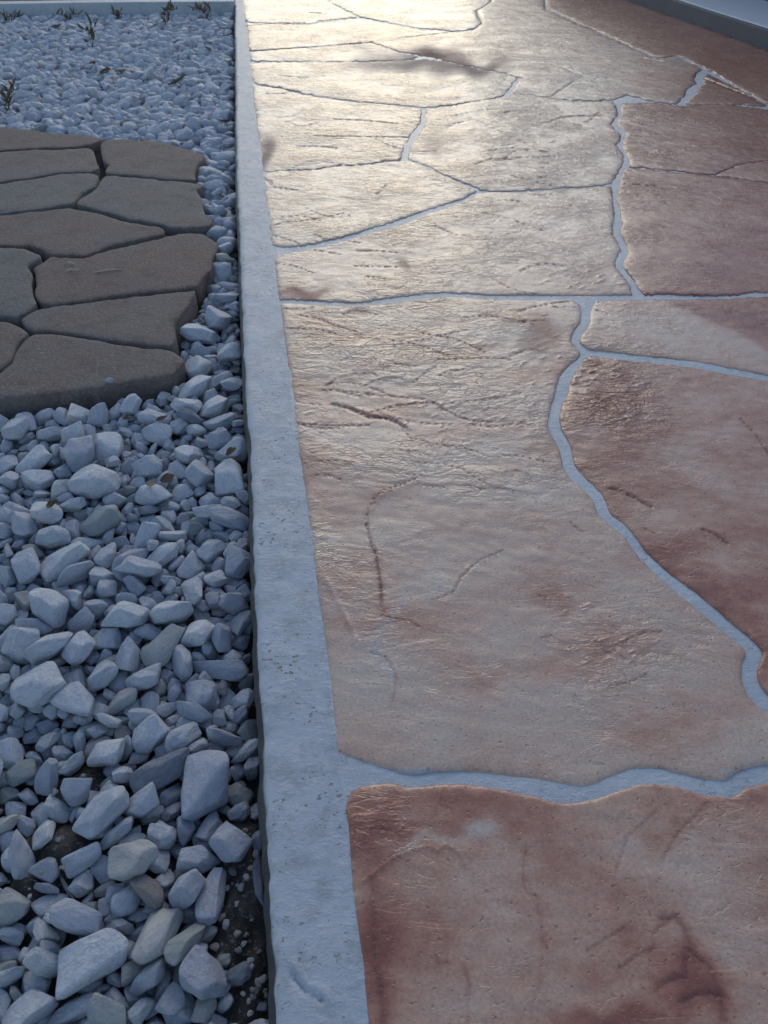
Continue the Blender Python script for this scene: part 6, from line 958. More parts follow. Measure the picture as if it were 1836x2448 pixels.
def mat_mortar(name='mortar', col=(.50,.53,.58), rough=.55, grime=.5):
    t = NT(name)
    n1 = t.noise(14, 5, .6); n2 = t.noise(90, 4, .6); n3 = t.noise(500, 3, .6)
    c = t.mix(t.ramp(n1, [(.3, 0.0), (.72, .5)]), col, tuple(x*.72 for x in col))
    pits = t.ramp(t.noise(150, 2, .5), [(.30, 1.0), (.36, 0.0)])
    area = t.ramp(t.noise(9, 3, .5), [(.45, 0.0), (.6, 1.0)])
    pf = t.math('MULTIPLY', pits, area)
    c = t.mix(t.math('MULTIPLY', pf, min(.9, grime*1.0)), c, (.10,.10,.10))
    c = t.mix(t.math('MULTIPLY', t.ramp(t.noise(24, 6, .75), [(.48, 0.0), (.70, 1.0)]), grime*.9), c, (.22,.23,.22))
    c = t.mix(t.math('MULTIPLY', t.attr('side_dark'), .9), c, (.025,.022,.02))
    h = t.math('ADD', t.math('MULTIPLY', n2, .8), t.math('MULTIPLY', n3, .35)); h = t.math('ADD', h, t.math('MULTIPLY', n1, 1.6))
    h = t.math('ADD', h, t.math('MULTIPLY', t.ramp(t.noise(60, 3, .55, co=t.map((1.0, 2.8, 1))), [(.5, 0.0), (.66, 1.0)]), .14))
    h = t.math('SUBTRACT', h, t.math('MULTIPLY', pf, 1.6 if grime > .2 else .5))
    ro = t.math('ADD', t.math('MULTIPLY', n2, .3), rough-.22)
    return t.done(c, ro, t.bump(h, 1.0, .0015), Specular_IOR_Level=.5)
def mat_gravel(kind):
    t = NT('marble_gravel_' + ('single' if kind == 'OBJECT' else 'mass'))
    co = t.n('ShaderNodeTexCoord').outputs['Object'] if kind == 'OBJECT' else t.n('ShaderNodeNewGeometry').outputs['Position']
    if kind == 'OBJECT':
        oi = t.n('ShaderNodeObjectInfo'); rnd = oi.outputs['Random']
        cc = t.n('ShaderNodeCombineXYZ'); 
        for i in range(3): t.l(t.math('MULTIPLY', rnd, 37.0+11*i), cc.inputs[i])
        va = t.n('ShaderNodeVectorMath', operation='ADD'); t.l(co, va.inputs[0]); t.l(cc.outputs[0], va.inputs[1]); co = va.outputs[0]; k = 1.0
    else:
        rnd = t.attr('rnd'); k = 50.0
    tone = t.attr('tone', kind)
    n1 = t.noise(1.1*k, 4, .6, co=co, dist=.7); n2 = t.noise(5*k, 5, .65, co=co); n3 = t.noise(16*k, 3, .6, co=co)
    # white, mauve, slate, beige, green grey, brown
    cols = [(.68,.69,.71), (.52,.53,.58), (.22,.24,.28), (.60,.57,.52), (.40,.42,.40), (.33,.28,.25)]
    c = (*cols[0], 1)
    base = t.n('ShaderNodeValToRGB'); base.color_ramp.interpolation = 'CONSTANT'; e = base.color_ramp.elements
    while len(e) < 6: e.new(.9)
    for i in range(6): e[i].position = max(0, (i-.5)/6); e[i].color = (*cols[i], 1)
    t.l(t.math('DIVIDE', tone, 6.0), base.inputs[0]); c = base.outputs[0]
    c = t.mix(1.0, c, t.ramp(rnd, [(0, (.80,.82,.86)), (.5, (.98,.98,1.0)), (1, (1.10,1.07,1.04))]), 'MULTIPLY')
    c = t.mix(t.ramp(n1, [(.42, 0.0), (.68, .55)]), c, t.mix(1.0, c, (.66,.70,.82), 'MULTIPLY'))
    vein = t.ramp(t.math('ABSOLUTE', t.math('SUBTRACT', t.noise(1.6*k, 4, .6, co=co, dist=1.5), .5)), [(0.0, .55), (.035, 0.0)])
    c = t.mix(vein, c, (.36,.37,.41))
    c = t.mix(t.ramp(n2, [(.55, 0.0), (.72, .5)]), c, (.30,.28,.25))
    c = t.mix(1.0, c, t.ramp(n3, [(.3, .93), (.7, 1.05)]), 'MULTIPLY')
    h = t.math('ADD', n2, t.math('MULTIPLY', n3, .5)); h = t.math('ADD', h, t.math('MULTIPLY', t.noise(2.2*k, 2, .5, co=co), 1.2))
    return t.done(c, .55, t.bump(h, 1.0, .0024), Specular_IOR_Level=.42)
def mat_soil():
    t = NT('dark_earth')
    n1 = t.noise(22, 6, .65); n2 = t.noise(150, 5, .7); n3 = t.noise(600, 2, .5)
    c = t.ramp(n1, [(.3, (.035,.031,.028)), (.7, (.11,.092,.077))])
    c = t.mix(t.ramp(n2, [(.55, 0.0), (.66, .9)]), c, (.30,.28,.25))
    h = t.math('ADD', t.math('MULTIPLY', n1, 2.0), n2)
    return t.done(c, .9, t.bump(h, 1.0, .004))
def mat_paver():
    t = NT('paver_concrete')
    tone = t.attr('tone', 'OBJECT')
    n1 = t.noise(8, 4, .6, dist=.4); n2 = t.noise(120, 4, .65); n3 = t.noise(500, 3, .6)
    v = t.math('ADD', tone, t.math('MULTIPLY', t.math('SUBTRACT', n1, .5), 1.6), clamp=True)
    c = t.ramp(v, [(0, (.195,.178,.160)), (.5, (.205,.160,.138)), (1, (.210,.138,.115))])
    c = t.mix(1.0, c, t.ramp(n2, [(.25, .72), (.75, 1.25)]), 'MULTIPLY')
    c = t.mix(t.ramp(t.noise(16, 5, .7), [(.52, 0.0), (.75, .6)]), c, (.055,.047,.042))
    sp = t.ramp(t.noise(260, 1, .5), [(.67, 0.0), (.71, 1.0)])
    c = t.mix(t.math('MULTIPLY', sp, .55), c, (.5,.5,.48))
    h = t.math('ADD', t.math('MULTIPLY', n2, 1.5), t.math('ADD', n3, t.math('MULTIPLY', t.noise(35, 4, .6), 1.5)))
    return t.done(c, .72, t.bump(h, 1.0, .0022), Specular_IOR_Level=.4)
def mat_plain(name, col, rough=.7, var=.25, scale=30, bump=.0006, spec=.4):
    t = NT(name); n = t.noise(scale, 5, .6); n2 = t.noise(scale*12, 3, .6)
    c = t.mix(1.0, col, t.ramp(n, [(.25, 1-var), (.75, 1+var*.6)]), 'MULTIPLY')
    return t.done(c, rough, t.bump(t.math('ADD', n, t.math('MULTIPLY', n2, .5)), .7, bump), Specular_IOR_Level=spec)
M_STONE = mat_flagstone(); M_MORTAR = mat_mortar('mortar', (.58,.60,.63), .48, .12); M_CURB = mat_mortar('edging_concrete', (.54,.57,.61), .55, .6)
M_GR1 = mat_gravel('OBJECT'); M_GR2 = mat_gravel('GEOMETRY'); M_SOIL = mat_soil(); M_PAVER = mat_paver()
M_WALL = mat_mortar('painted_render', (.50,.54,.58), .6, .3)
M_WHITE = mat_plain('white_paint', (.80,.81,.84), .45, .06, 12)
M_RISER = mat_plain('riser_grey', (.13,.135,.155), .55, .15, 9)  # riser of the ledge, darker and greyer than its top
M_DARKW = mat_plain('dark_wall_paint', (.05,.045,.045), .6, .2, 6)
M_LEAF = mat_plain('dry_leaf', (.17,.105,.06), .65, .5, 60)
M_GREEN = mat_plain('wilting_leaf', (.12,.12,.065), .6, .5, 60)
M_STRAW = mat_plain('straw', (.60,.55,.42), .6, .3, 60)
M_SAND = mat_plain('bedding_sand', (.035,.032,.030), .95, .4, 60, .002)

# ------------------------------------------------------------------ the ground under everything
def grid(x0, x1, y0, y1, nx, ny, fz):
    xs = np.linspace(x0, x1, nx); ys = np.linspace(y0, y1, ny); X, Y = np.meshgrid(xs, ys); Z = fz(X, Y)
    V = np.stack([X.ravel(), Y.ravel(), Z.ravel()], 1); i = np.arange(nx*ny).reshape(ny, nx)
    F = np.stack([i[:-1,:-1].ravel(), i[:-1,1:].ravel(), i[1:,1:].ravel(), i[1:,:-1].ravel()], 1); return V, F
V, F = grid(-600, 600, -200, 1500, 24, 24, lambda x, y: x*0 - 0.16)
g = obj('ground', mesh_np('ground', V, F), M_SOIL); tag(g, 'dark bare earth that everything is laid on', kind='structure')
rs = np.random.RandomState(4)
def soil_fine(x, y):
    z = soil_z(x, y)
    for k in range(26):
        a = rs.uniform(0, 6.28); w = rs.uniform(60, 420); z = z + .10/w*np.sin(w*(x*math.cos(a)+y*math.sin(a)) + 6*rs.rand())
    return z
V, F = grid(-2.6, -0.12, -0.1, 2.2, 560, 520, soil_fine)
earth = obj('gravel_bed_earth', mesh_np('earth', V, F), M_SOIL); tag(earth, 'dark damp earth showing between the loose white stones', kind='structure')

# ------------------------------------------------------------------ concrete edging strip
def interp_line(pts, ys):
    p = np.array(sorted(pts, key=lambda q: q[1])); return np.interp(ys, p[:,1], p[:,0])
ER = gpl(EDGE_R); EL = gpl(EDGE_L)
def edge_w(E, ys):
    return interp_line(E, ys)
def vnoise(n, cuts, rs, amp):
    """smooth random wiggle along n samples"""
    k = rs.normal(size=cuts+2)*amp; return np.interp(np.linspace(0, cuts+1, n), np.arange(cuts+2), k)
def sines(x, y, n, lo, hi, amp, seed):
    r = np.random.RandomState(seed); z = 0
    for _ in range(n):
        a = r.uniform(0, 6.28); w = math.exp(r.uniform(math.log(lo), math.log(hi)))
        z = z + amp*(lo/w)**.8*np.sin(w*(x*math.cos(a)+y*math.sin(a)) + 6.28*r.rand())
    return z
ys = []; y = ER[-1][1]
while y < 8.5:
    ys.append(y); y += .003 + .0022*max(0, y)
ys = np.array(ys); n = len(ys)
xr = edge_w(ER, ys) + .012; xl = edge_w(EL, ys) + vnoise(n, 260, rs, .0007) + vnoise(n, 40, rs, .0012)
ZC = -0.0028
prof = [(-.016, -.12), (-.013, -.07), (-.0120, -.045), (-.0112, -.026), (-.0100, -.016), (-.0042, -.0085), (-.0026, -.0038), (.0008, -.0012), (.004, -.0002)]
NU = 26; cols = []
for dx, dz in prof: cols.append(np.stack([xl+dx+vnoise(n, 200, rs, .0009), ys, ZC+dz+vnoise(n, 200, rs, .0004)*(1 if dz < -.002 else .2)], 1))
for u in np.linspace(0.06, 1, NU):
    x = xl + .004 + (xr-xl-.004)*u; z = ZC + sines(x, ys, 14, 25, 300, .00035, 9)
    cols.append(np.stack([x, ys, z], 1))
cols.append(np.stack([xr, ys, np.full(n, -.1)], 1))
# chips and the crack near the front end of the strip
CR = np.array(gpl([(697,2318),(706,2335),(714,2347),(728,2362),(745,2370),(773,2389)]))
V = np.stack(cols, 1); W = V.shape[1]
def seg_dist(P, A, B):
    d = B-A; t = np.clip(((P-A)@d)/(d@d), 0, 1); q = A+t[:,None]*d; return np.hypot(*(P-q).T), t
def groove(Vt, line, width, depth, lip=0.0):
    P = Vt[:, :2]; best = np.full(len(P), 9.); side = np.zeros(len(P))
    for A, B in zip(line[:-1], line[1:]):
        d, t = seg_dist(P, A, B); m = d < best; best[m] = d[m]; s = (B-A)[0]*(P-A)[:,1]-(B-A)[1]*(P-A)[:,0]; side[m] = np.sign(s[m])
    Vt[:,2] -= depth*np.exp(-(best/width)**2)
    if lip: Vt[:,2] += lip*np.exp(-(best/(width*3.2))**2)*(side > 0)
    return best
Vt = V.reshape(-1, 3)
b = groove(Vt, CR, .0022, .0034, .0022)
side_dark = np.clip((-(Vt[:,2]-ZC) - .004)/.003, 0, 1)*(Vt[:,0] < np.repeat(xl, W)+.02)  # gravel-side face turns near black just below the top lip
pt = Vt.reshape(n, W, 3)
i = np.arange(n*W).reshape(n, W); F = np.stack([i[:-1,:-1].ravel(), i[:-1,1:].ravel(), i[1:,1:].ravel(), i[1:,:-1].ravel()], 1)
m = mesh_np('edging', Vt, F); attr(m, 'side_dark', side_dark)
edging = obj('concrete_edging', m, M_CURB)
tag(edging, 'long pale blue-grey concrete edging strip between the loose gravel and the reddish stone patio', 'edging')

# ------------------------------------------------------------------ patio: mortar bed and stones
XL_FRONT, XL_MID = gp(1499, 0), gp(1836, 120)
ld = Vector((XL_FRONT[0]-XL_MID[0], XL_FRONT[1]-XL_MID[1])).normalized()
def ledge_x(y): return XL_FRONT[0] + (y-XL_FRONT[1])*ld.x/ld.y
ysb = np.array(sorted([p[1] for p in ER])); ysb = ysb[ysb < 9]
bv = []; nb = 60; yy = []; y = -.1
while y < 9: yy.append(y); y += .006+.004*max(0, y)
yy = np.array(yy); NB = 200
xa = edge_w(ER, yy) - .001; xb = np.array([ledge_x(q) for q in yy])
U = np.linspace(0, 1, NB)
X = xa[:,None] + (xb-xa)[:,None]*U[None,:]; Y = np.repeat(yy[:,None], NB, 1)
Z = -0.0034 + sines(X, Y, 12, 20, 160, .0003, 21)
V = np.stack([X.ravel(), Y.ravel(), Z.ravel()], 1); i = np.arange(V.shape[0]).reshape(len(yy), NB)
F = np.stack([i[:-1,:-1].ravel(), i[:-1,1:].ravel(), i[1:,1:].ravel(), i[1:,:-1].ravel()], 1)
m = mesh_np('mortar_bed', V, F); attr(m, 'side_dark', np.zeros(len(V)))
patio = obj('patio', m, M_MORTAR); tag(patio, 'patio of irregular reddish stones set in pale blue-grey mortar', kind='structure')

def curve_ed(y0, y1, off=2.0):
    """photograph edge of the strip between two pixel rows, top to bottom"""
    p = np.array(EDGE_R); r = [(float(np.interp(y0, p[:,1], p[:,0]))+off, y0)]
    r += [(x+off, y) for x, y in EDGE_R if y0 < y < y1]; r.append((float(np.interp(y1, p[:,1], p[:,0]))+off, y1)); return r
TR = -170
STONES = {}
STONES['s1'] = [(2300,1862),(1836,1870),(1811,1875),(1782,1883),(1765,1897),(1748,1904),(1676,1896),(1613,1877),(1558,1870),(1520,1874),(1486,1885),(1431,1904),(1389,1915),(1350,1917),(1317,1913),(1284,1902),(1233,1891),(1170,1881),(1106,1872),(1060,1873),(1022,1877),(971,1881),(945,1873),(929,1870),(887,1875),(858,1881),(840,1892),(830,1912),(827,1932),(832,1960),(836,2001),(840,2055),(843,2107),(853,2191),(861,2255),(870,2318),(882,2448),(895,2600),(905,2720),(2300,2720)]
STONES['s2'] = [(669,722),(710,725),(753,728),(800,729),(838,728),(870,727),(901,725),(985,718),(1030,710),(1070,707),(1136,711),(1200,715),(1260,715),(1305,715),(1350,714),(1378,716),(1388,724),(1391,737),(1389,766),(1372,788),(1364,809),(1368,820),(1379,832),(1389,841),(1385,852),(1364,868),(1338,897),(1330,927),(1317,973),(1309,1005),(1311,1020),(1317,1034),(1338,1072),(1347,1114),(1366,1142),(1389,1160),(1419,1190),(1425,1210),(1431,1228),(1460,1254),(1495,1283),(1510,1306),(1528,1329),(1560,1362),(1600,1401),(1663,1451),(1718,1498),(1760,1534),(1780,1548),(1785,1560),(1775,1580),(1773,1620),(1779,1640),(1790,1662),(1805,1680),(1820,1694),(1836,1705),(2300,1790),(2300,1822),(1836,1826),(1815,1826),(1794,1832),(1772,1836),(1756,1847),(1744,1858),(1727,1863),(1690,1860),(1642,1849),(1610,1841),(1579,1833),(1540,1831),(1507,1835),(1475,1848),(1448,1859),(1425,1870),(1398,1877),(1370,1875),(1338,1869),(1300,1864),(1245,1856),(1191,1848),(1150,1842),(1106,1839),(1070,1840),(1043,1841),(1010,1847),(980,1848),(960,1844),(946,1839),(915,1831),(887,1823),(850,1812),(825,1803),(808,1795)] + curve_ed(728, 1775, 4)[::-1]
STONES['s3'] = [(1485,443),(1469,440)][:0] + curve_ed(622, 716, 3)[::-1] + [(672,606),(690,605),(728,597),(804,581),(859,566),(922,547),(964,536),(1006,517),(1070,496),(1112,480),(1146,463),(1175,460),(1240,460),(1305,456),(1380,450),(1461,445),(1465,475),(1469,513),(1465,535),(1467,560),(1478,582),(1486,598),(1474,615),(1471,631),(1482,648),(1495,665),(1508,686),(1512,702),(1452,704),(1389,705),(1263,703),(1200,704),(1136,702),(1070,698),(1020,700),(985,704),(940,709),(901,715),(850,722),(804,719),(760,718),(720,715),(690,714)]
STONES['s4'] = [(1424,716),(1470,714),(1516,713),(1580,714),(1642,715),(1700,714),(1748,712),(1790,708),(1836,706),(2300,700),(2300,920),(1836,896),(1748,877),(1663,862),(1579,852),(1495,843),(1440,836),(1408,832),(1396,826),(1386,815),(1388,806),(1394,799),(1403,784),(1411,770),(1410,754),(1415,733)]
STONES['s5'] = [(1408,849),(1450,853),(1495,859),(1558,865),(1642,874),(1727,890),(1836,910),(2300,938),(2300,1740),(1836,1660),(1822,1640),(1812,1618),(1812,1600),(1820,1580),(1826,1562),(1818,1545),(1794,1523),(1739,1477),(1704,1448),(1668,1418),(1600,1367),(1570,1340),(1541,1312),(1516,1274),(1490,1248),(1457,1224),(1450,1200),(1440,1181),(1420,1160),(1398,1139),(1383,1122),(1372,1105),(1368,1084),(1364,1063),(1352,1040),(1341,1020),(1337,1000),(1343,965),(1352,950),(1360,935),(1362,920),(1365,906),(1378,884),(1390,864),(1402,853)]
STONES['s6'] = [(1492,404),(1540,404),(1592,409),(1650,415),(1706,421),(1770,429),(1836,438),(2300,456),(2300,692),(1836,697),(1800,696),(1770,702),(1720,705),(1642,703),(1580,701),(1545,704),(1530,692),(1516,669),(1500,650),(1489,631),(1496,615),(1503,602),(1500,585),(1485,560),(1485,545),(1489,534),(1484,510),(1482,492),(1476,474),(1480,455),(1485,430)]
STONES['s7'] = [(1487,247),(1520,247),(1560,246),(1625,253),(1680,250),(1740,249),(1836,262),(1990,345),(1990,360),(1836,381),(1790,386),(1760,393),(1730,406),(1706,415),(1650,411),(1592,404),(1540,399),(1506,397),(1506,380),(1490,350),(1492,338),(1500,321),(1490,308),(1475,295),(1480,285),(1487,270)]
STONES['wedge'] = [(1712,418),(1735,408),(1762,396),(1795,389),(1836,385),(1990,366),(1990,450),(1836,434),(1770,426)]
STONES['s8'] = [(1692,176),(1762,212),(1832,251),(1740,246),(1650,248),(1640,246),(1648,238),(1662,228),(1668,212),(1687,199),(1681,189)]
STONES['s9'] = curve_ed(418, 584, 3)[::-1] + [(640,411),(665,409),(700,407),(753,406),(800,399),(863,396),(920,388),(964,384),(985,386),(1006,394),(1050,413),(1091,432),(1115,443),(1138,454),(1125,462),(1100,474),(1060,486),(1000,506),(955,522),(915,536),(855,554),(800,569),(725,585),(680,590)]
STONES['s10'] = curve_ed(200, 405, 2)[::-1] + [(612,205),(640,208),(669,213),(736,228),(795,238),(880,247),(964,255),(1005,259),(1008,270),(1004,290),(990,308),(978,327),(968,345),(960,368),(957,379),(920,383),(863,392),(800,395),(753,402),(700,403),(640,407)]
STONES['s11'] = [(1019,262),(1055,257),(1091,252),(1150,240),(1200,233),(1222,226),(1260,229),(1305,233),(1368,243),(1431,243),(1466,243),(1467,247),(1474,258),(1477,270),(1468,284),(1460,296),(1470,309),(1485,322),(1480,335),(1473,346),(1483,358),(1492,372),(1488,390),(1480,405),(1472,422),(1461,437),(1380,445),(1305,450),(1240,454),(1175,454),(1152,452),(1133,443),(1095,428),(1050,408),(1010,389),(976,378),(980,352),(992,335),(1008,312),(1018,290)]
STONES['s12'] = curve_ed(152, 188, 2)[::-1] + [(660,149),(753,148),(840,149),(922,148),(1006,141),(1060,146),(1112,158),(1160,167),(1200,175),(1238,184),(1225,200),(1206,225),(1160,236),(1091,247),(1019,255),(964,250),(880,242),(795,233),(736,223),(669,208),(620,200),(606,194)]
STONES['s13'] = [(600,144),(598,126),(660,120),(711,116),(795,110),(888,103),(920,112),(951,125),(1000,134),(980,140),(922,144),(840,145),(753,144),(660,145)]
STONES['s14'] = curve_ed(56, 120, 2)[::-1] + [(640,57),(736,60),(795,52),(859,45),(922,57),(1006,72),(1091,78),(1133,74),(1156,57),(1143,26),(1177,4),(1200,TR),(1290,TR),(1303,23),(1360,47),(1420,74),(1490,105),(1566,141),(1617,138),(1678,165),(1667,172),(1658,188),(1664,197),(1646,208),(1638,225),(1626,238),(1616,247),(1560,240),(1499,224),(1474,235),(1431,238),(1368,238),(1305,229),(1224,221),(1249,184),(1200,171),(1112,154),(1027,134),(951,120),(888,99),(795,106),(711,112),(660,116)]
STONES['s16'] = [(1309,20),(1362,43),(1422,70),(1492,102),(1572,136),(1619,132),(1700,168),(1764,206),(1836,246),(1990,335),(2010,182),(1836,121),(1499,1),(1420,-27),(1300,-70),(1292,TR)]
STONES['s17'] = curve_ed(TR, 50, 2)[::-1] + [(700,TR),(783,TR),(783,4),(815,22),(852,40),(795,44),(736,54),(640,54)]
STONES['s18'] = [(789,4),(825,20),(863,38),(922,50),(1006,66),(1091,72),(1128,68),(1150,55),(1137,25),(1172,4),(1196,TR),(789,TR)]
BASE = dict(s1=.56, s2=.30, s3=.30, s4=.36, s5=.62, s6=.84, s7=.86, wedge=.7, s8=.82, s9=.2, s10=.2, s11=.30, s12=.22, s13=.2, s14=.42, s16=.74, s17=.2, s18=.2)  # far right stones: own brown, deepened to stand for the wall's dark reflection
# pigment patches: px, py, rx, ry, angle, change of redness
BLOBS = [(880,1960,90,90,0,.4),(1180,1960,110,60,-10,.25),(1050,1900,160,30,0,.2),(900,2250,60,200,0,.35),(1020,2200,90,200,10,.12),(1250,2150,120,150,0,-.25),(1200,2420,130,60,0,-.15),(1550,1900,200,40,0,.1),(1590,2010,60,45,30,.35),(1480,2040,60,60,0,-.2),(1700,2030,150,100,0,-.28),(1750,2300,120,150,0,-.15),(1590,2280,110,60,-20,.35),(1430,2330,60,40,0,.22),(1680,2350,60,60,0,.3),(1400,2180,80,80,0,-.2),(1440,2440,180,30,5,.35),(1150,1985,45,25,0,-.5),(1020,2010,90,14,8,-.45),(1330,2060,60,70,0,.15),
 (730,1150,60,140,0,.2),(800,1330,60,150,0,.12),(850,1260,40,120,0,.1),(1050,1200,150,120,0,-.14),(1330,1420,60,40,-25,.55),(1300,1460,70,60,0,.3),(1180,1380,100,60,0,.12),(1100,1380,40,20,0,.25),(1000,1680,120,100,0,-.2),(1350,1700,160,80,0,-.12),(1480,1540,100,70,0,.14),(1250,1180,160,60,0,-.05),(1420,1490,60,60,0,.2),(830,1650,80,120,0,-.12),(1550,1640,120,60,10,.08),(1290,1780,150,50,0,-.1),(1140,1655,60,26,25,.3),(1000,1420,90,50,0,.06),(700,870,60,130,0,.22),(760,1000,120,90,0,.14),(1000,830,120,60,0,-.03),(1290,800,60,50,30,.32),(1340,870,50,60,0,.3),(1250,960,100,60,0,.08),
 (730,702,75,14,0,.75),(840,738,30,16,0,.35),(700,735,90,18,0,.3),(690,650,60,50,0,.1),(970,640,18,14,0,.35),(1370,670,90,30,0,.35),(1440,600,60,60,0,.15),
 (1460,950,110,110,0,.2),(1500,1040,120,50,-20,.22),(1700,1130,200,40,-20,-.28),(1600,1000,120,50,-20,-.1),(1720,1400,130,70,0,.25),(1560,1170,60,30,-20,.1),(1800,1560,50,90,0,.25),(1730,960,80,40,-10,-.15),(1460,1130,60,50,0,.2),
 (1700,800,200,34,-14,-.2),(1770,770,110,28,-20,.30),(1600,735,120,10,-3,.22),(1560,790,100,20,-20,-.1),
 (1750,520,200,60,0,-.2),(1560,650,120,30,0,.2),(1560,500,60,60,0,.15),(1560,300,90,60,0,.2),(1760,300,120,40,0,-.1),(1600,200,120,30,0,.25),(1400,200,120,40,0,-.35),(1740,160,100,40,10,.1),(1390,20,60,30,0,.45),(1560,110,120,30,20,-.05),(640,365,30,35,0,.2),(1030,345,22,30,0,.15)]
RELIEF = [(1800,400,900,330,0,.12),(1000,300,520,420,0,.85),(950,800,420,190,0,.72),(800,1080,250,60,0,.35),(1100,1110,260,70,0,.5),(1440,930,130,150,0,.9),(1340,1000,100,120,0,.5),(740,1300,60,260,20,.45),(1480,1560,170,100,25,.30),(860,1480,80,120,0,.4),(1640,2260,200,180,0,.25),(900,1960,90,90,0,.4),(1700,1980,200,80,0,.25),(1700,1430,140,120,0,.3),(1250,1640,150,90,0,.15)]
DULLS = [(1035,146,160,24,-5,1.15),(1120,166,95,18,9,.8),(930,160,110,14,0,.7),(1040,128,50,18,8,.7),(1032,345,22,36,25,.5),(636,368,19,35,0,1.5),(970,635,14,16,0,1.0),(850,738,26,14,0,.8),(728,702,70,13,0,1.0),(1290,800,55,42,35,1.0)]
PALES = [(1010,1842,45,9,0,1.0),(955,1450,50,10,55,.5),(915,1560,14,60,10,.55),(915,1500,30,16,0,.4),(1040,1400,10,60,-30,.35),(1150,1990,40,22,-15,.35),(1480,2020,16,10,0,.35),(1750,1840,16,8,0,.8)]
def cropl(ox, oy, s):
    return [[(ox+float(a)*K, oy+float(b)*K) for a, b in (q.split(',') for q in l.split())] for l in s.strip().split('\n')]
LINES = []   # (polyline px, width mm, depth mm, lip mm, darkness)
for l in cropl(500, 450, '''1210,820 1350,845 1450,875 1560,930
1040,860 1130,870 1270,915 1350,945
1300,970 1500,965 1659,965 1700,975
1290,1010 1220,1050 1160,1100
1310,1060 1370,1035 1440,1028
520,720 620,735 700,770 820,805
1270,1215 1340,1260 1420,1300 1500,1320 1600,1325
350,215 420,190 560,180 700,155 760,140
600,265 650,285 760,295 850,310
840,355 950,355 1060,365
830,440 1060,445
1280,215 1350,245 1400,265 1440,265
600,350 680,365 740,375
900,500 1020,515
350,260 430,285 480,300 520,325
470,1330 700,1345 900,1340'''): LINES.append((l, 1.6, 1.3, .6, .55))
LINES.append((cropl(500,450,'700,1220 800,1245 900,1290 1000,1300 1060,1320 1110,1355')[0], 3.0, 2.6, 1.4, .6))
for l in cropl(600, 1000, '''740,1120 900,1150 950,1180
680,1330 760,1350 800,1420 825,1480 815,1560 790,1650
1060,1020 1150,980 1190,900 1300,800 1420,750
1050,150 1180,160 1280,190 1340,215
1430,210 1540,215 1659,245
1450,300 1500,295 1560,310 1590,350
870,240 1100,265 1200,290 1260,330 1360,385 1480,410
890,320 1000,330
980,380 1090,390
380,320 440,320 500,345
400,245 480,240 580,248
850,180 930,185
860,60 900,110 1000,135
1230,380 1320,400'''): LINES.append((l, 1.3, 1.0, .6, .35))
LINES.append((cropl(600,1000,'935,348 850,380 760,410 700,460 665,520 655,600 670,680 710,780 720,860 735,950 742,1080')[0], 1.8, 1.6, 1.6, .75))
LINES.append((cropl(600,1000,'430,920 480,1020 540,1130 590,1240 600,1300')[0], 3.5, -1.4, 0, 0))
for l in cropl(1136, 1000, '''1500,0 1590,90 1659,190 1720,300
740,1320 790,1310 830,1340
770,1510 880,1490 970,1450
360,1000 400,1010 405,1040
540,590 600,640
380,1240 430,1230
860,1250 960,1210 1060,1200
960,625 1010,650'''): LINES.append((l, 1.2, 1.1, .5, .4))
LINES.append((cropl(1136,1000,'770,395 820,410 900,445 950,475 1000,500')[0], 2.6, 1.9, .8, .45))
LINES.append((cropl(1136,1000,'1290,632 1360,660 1430,715')[0], 2.4, 1.8, .8, .45))
LINES.append((cropl(600,1748,'640,850 740,770 800,725 880,690 1000,655 1060,680 1100,645 1180,690 1210,760')[0], 1.8, -1.5, 0, .35))
LINES.append((cropl(600,1748,'690,850 700,1100 705,1350 740,1450 750,1659')[0], 3.6, 2.2, 1.5, .6))
for l in cropl(600, 1748, '''1100,340 1075,420 1120,440
1050,1280 1060,1320 1110,1310
680,560 720,540 760,560
1560,640 1540,830 1560,920 1610,930
1210,1340 1240,1450 1230,1650'''): LINES.append((l, 1.2, 1.0, .4, .5))
for l in cropl(1136, 1748, '''345,930 380,1100 385,1280 370,1450 330,1540
860,600 950,520 1020,460
800,800 830,700 860,620
1010,1140 1140,1040 1200,1130 1220,1220
1060,730 1130,600 1320,400
640,1240 700,1200 840,1110
820,1340 950,1250 1010,1230'''): LINES.append((l, 1.4, 1.0, .6, .35))
for l in cropl(1136, 1748, '''1220,1240 1330,1340 1370,1440 1400,1520 1410,1640
1170,1530 1250,1490 1330,1480 1400,1500
1040,1450 1150,1390 1195,1390 1190,1280
1060,1060 1130,1050 1180,1110 1215,1190'''): LINES.append((l, 3.0, 1.4, .9, .75))
for l in cropl(500, 0, '''230,290 500,270 700,255 920,238
570,70 660,75
710,675 830,680 950,690 1060,700
330,530 420,530 480,510
600,770 800,775 1130,775
500,825 640,830 720,840
320,1010 370,1060 500,1075
220,145 400,128 540,128
950,1100 1000,1050
1080,215 1250,195 1400,178
1350,720 1390,700 1440,690'''): LINES.append((l, 2.0, 1.6, .8, .5))
for l in cropl(1136, 0, '''420,690 480,665 560,655 700,655
430,545 560,460
850,1040 930,1045 1010,1052
170,900 220,860 290,850
130,650 190,630
1270,430 1400,480 1659,590
640,690 700,640
960,330 1060,350
0,930 90,900 200,905'''): LINES.append((l, 2.0, 1.6, .8, .5))
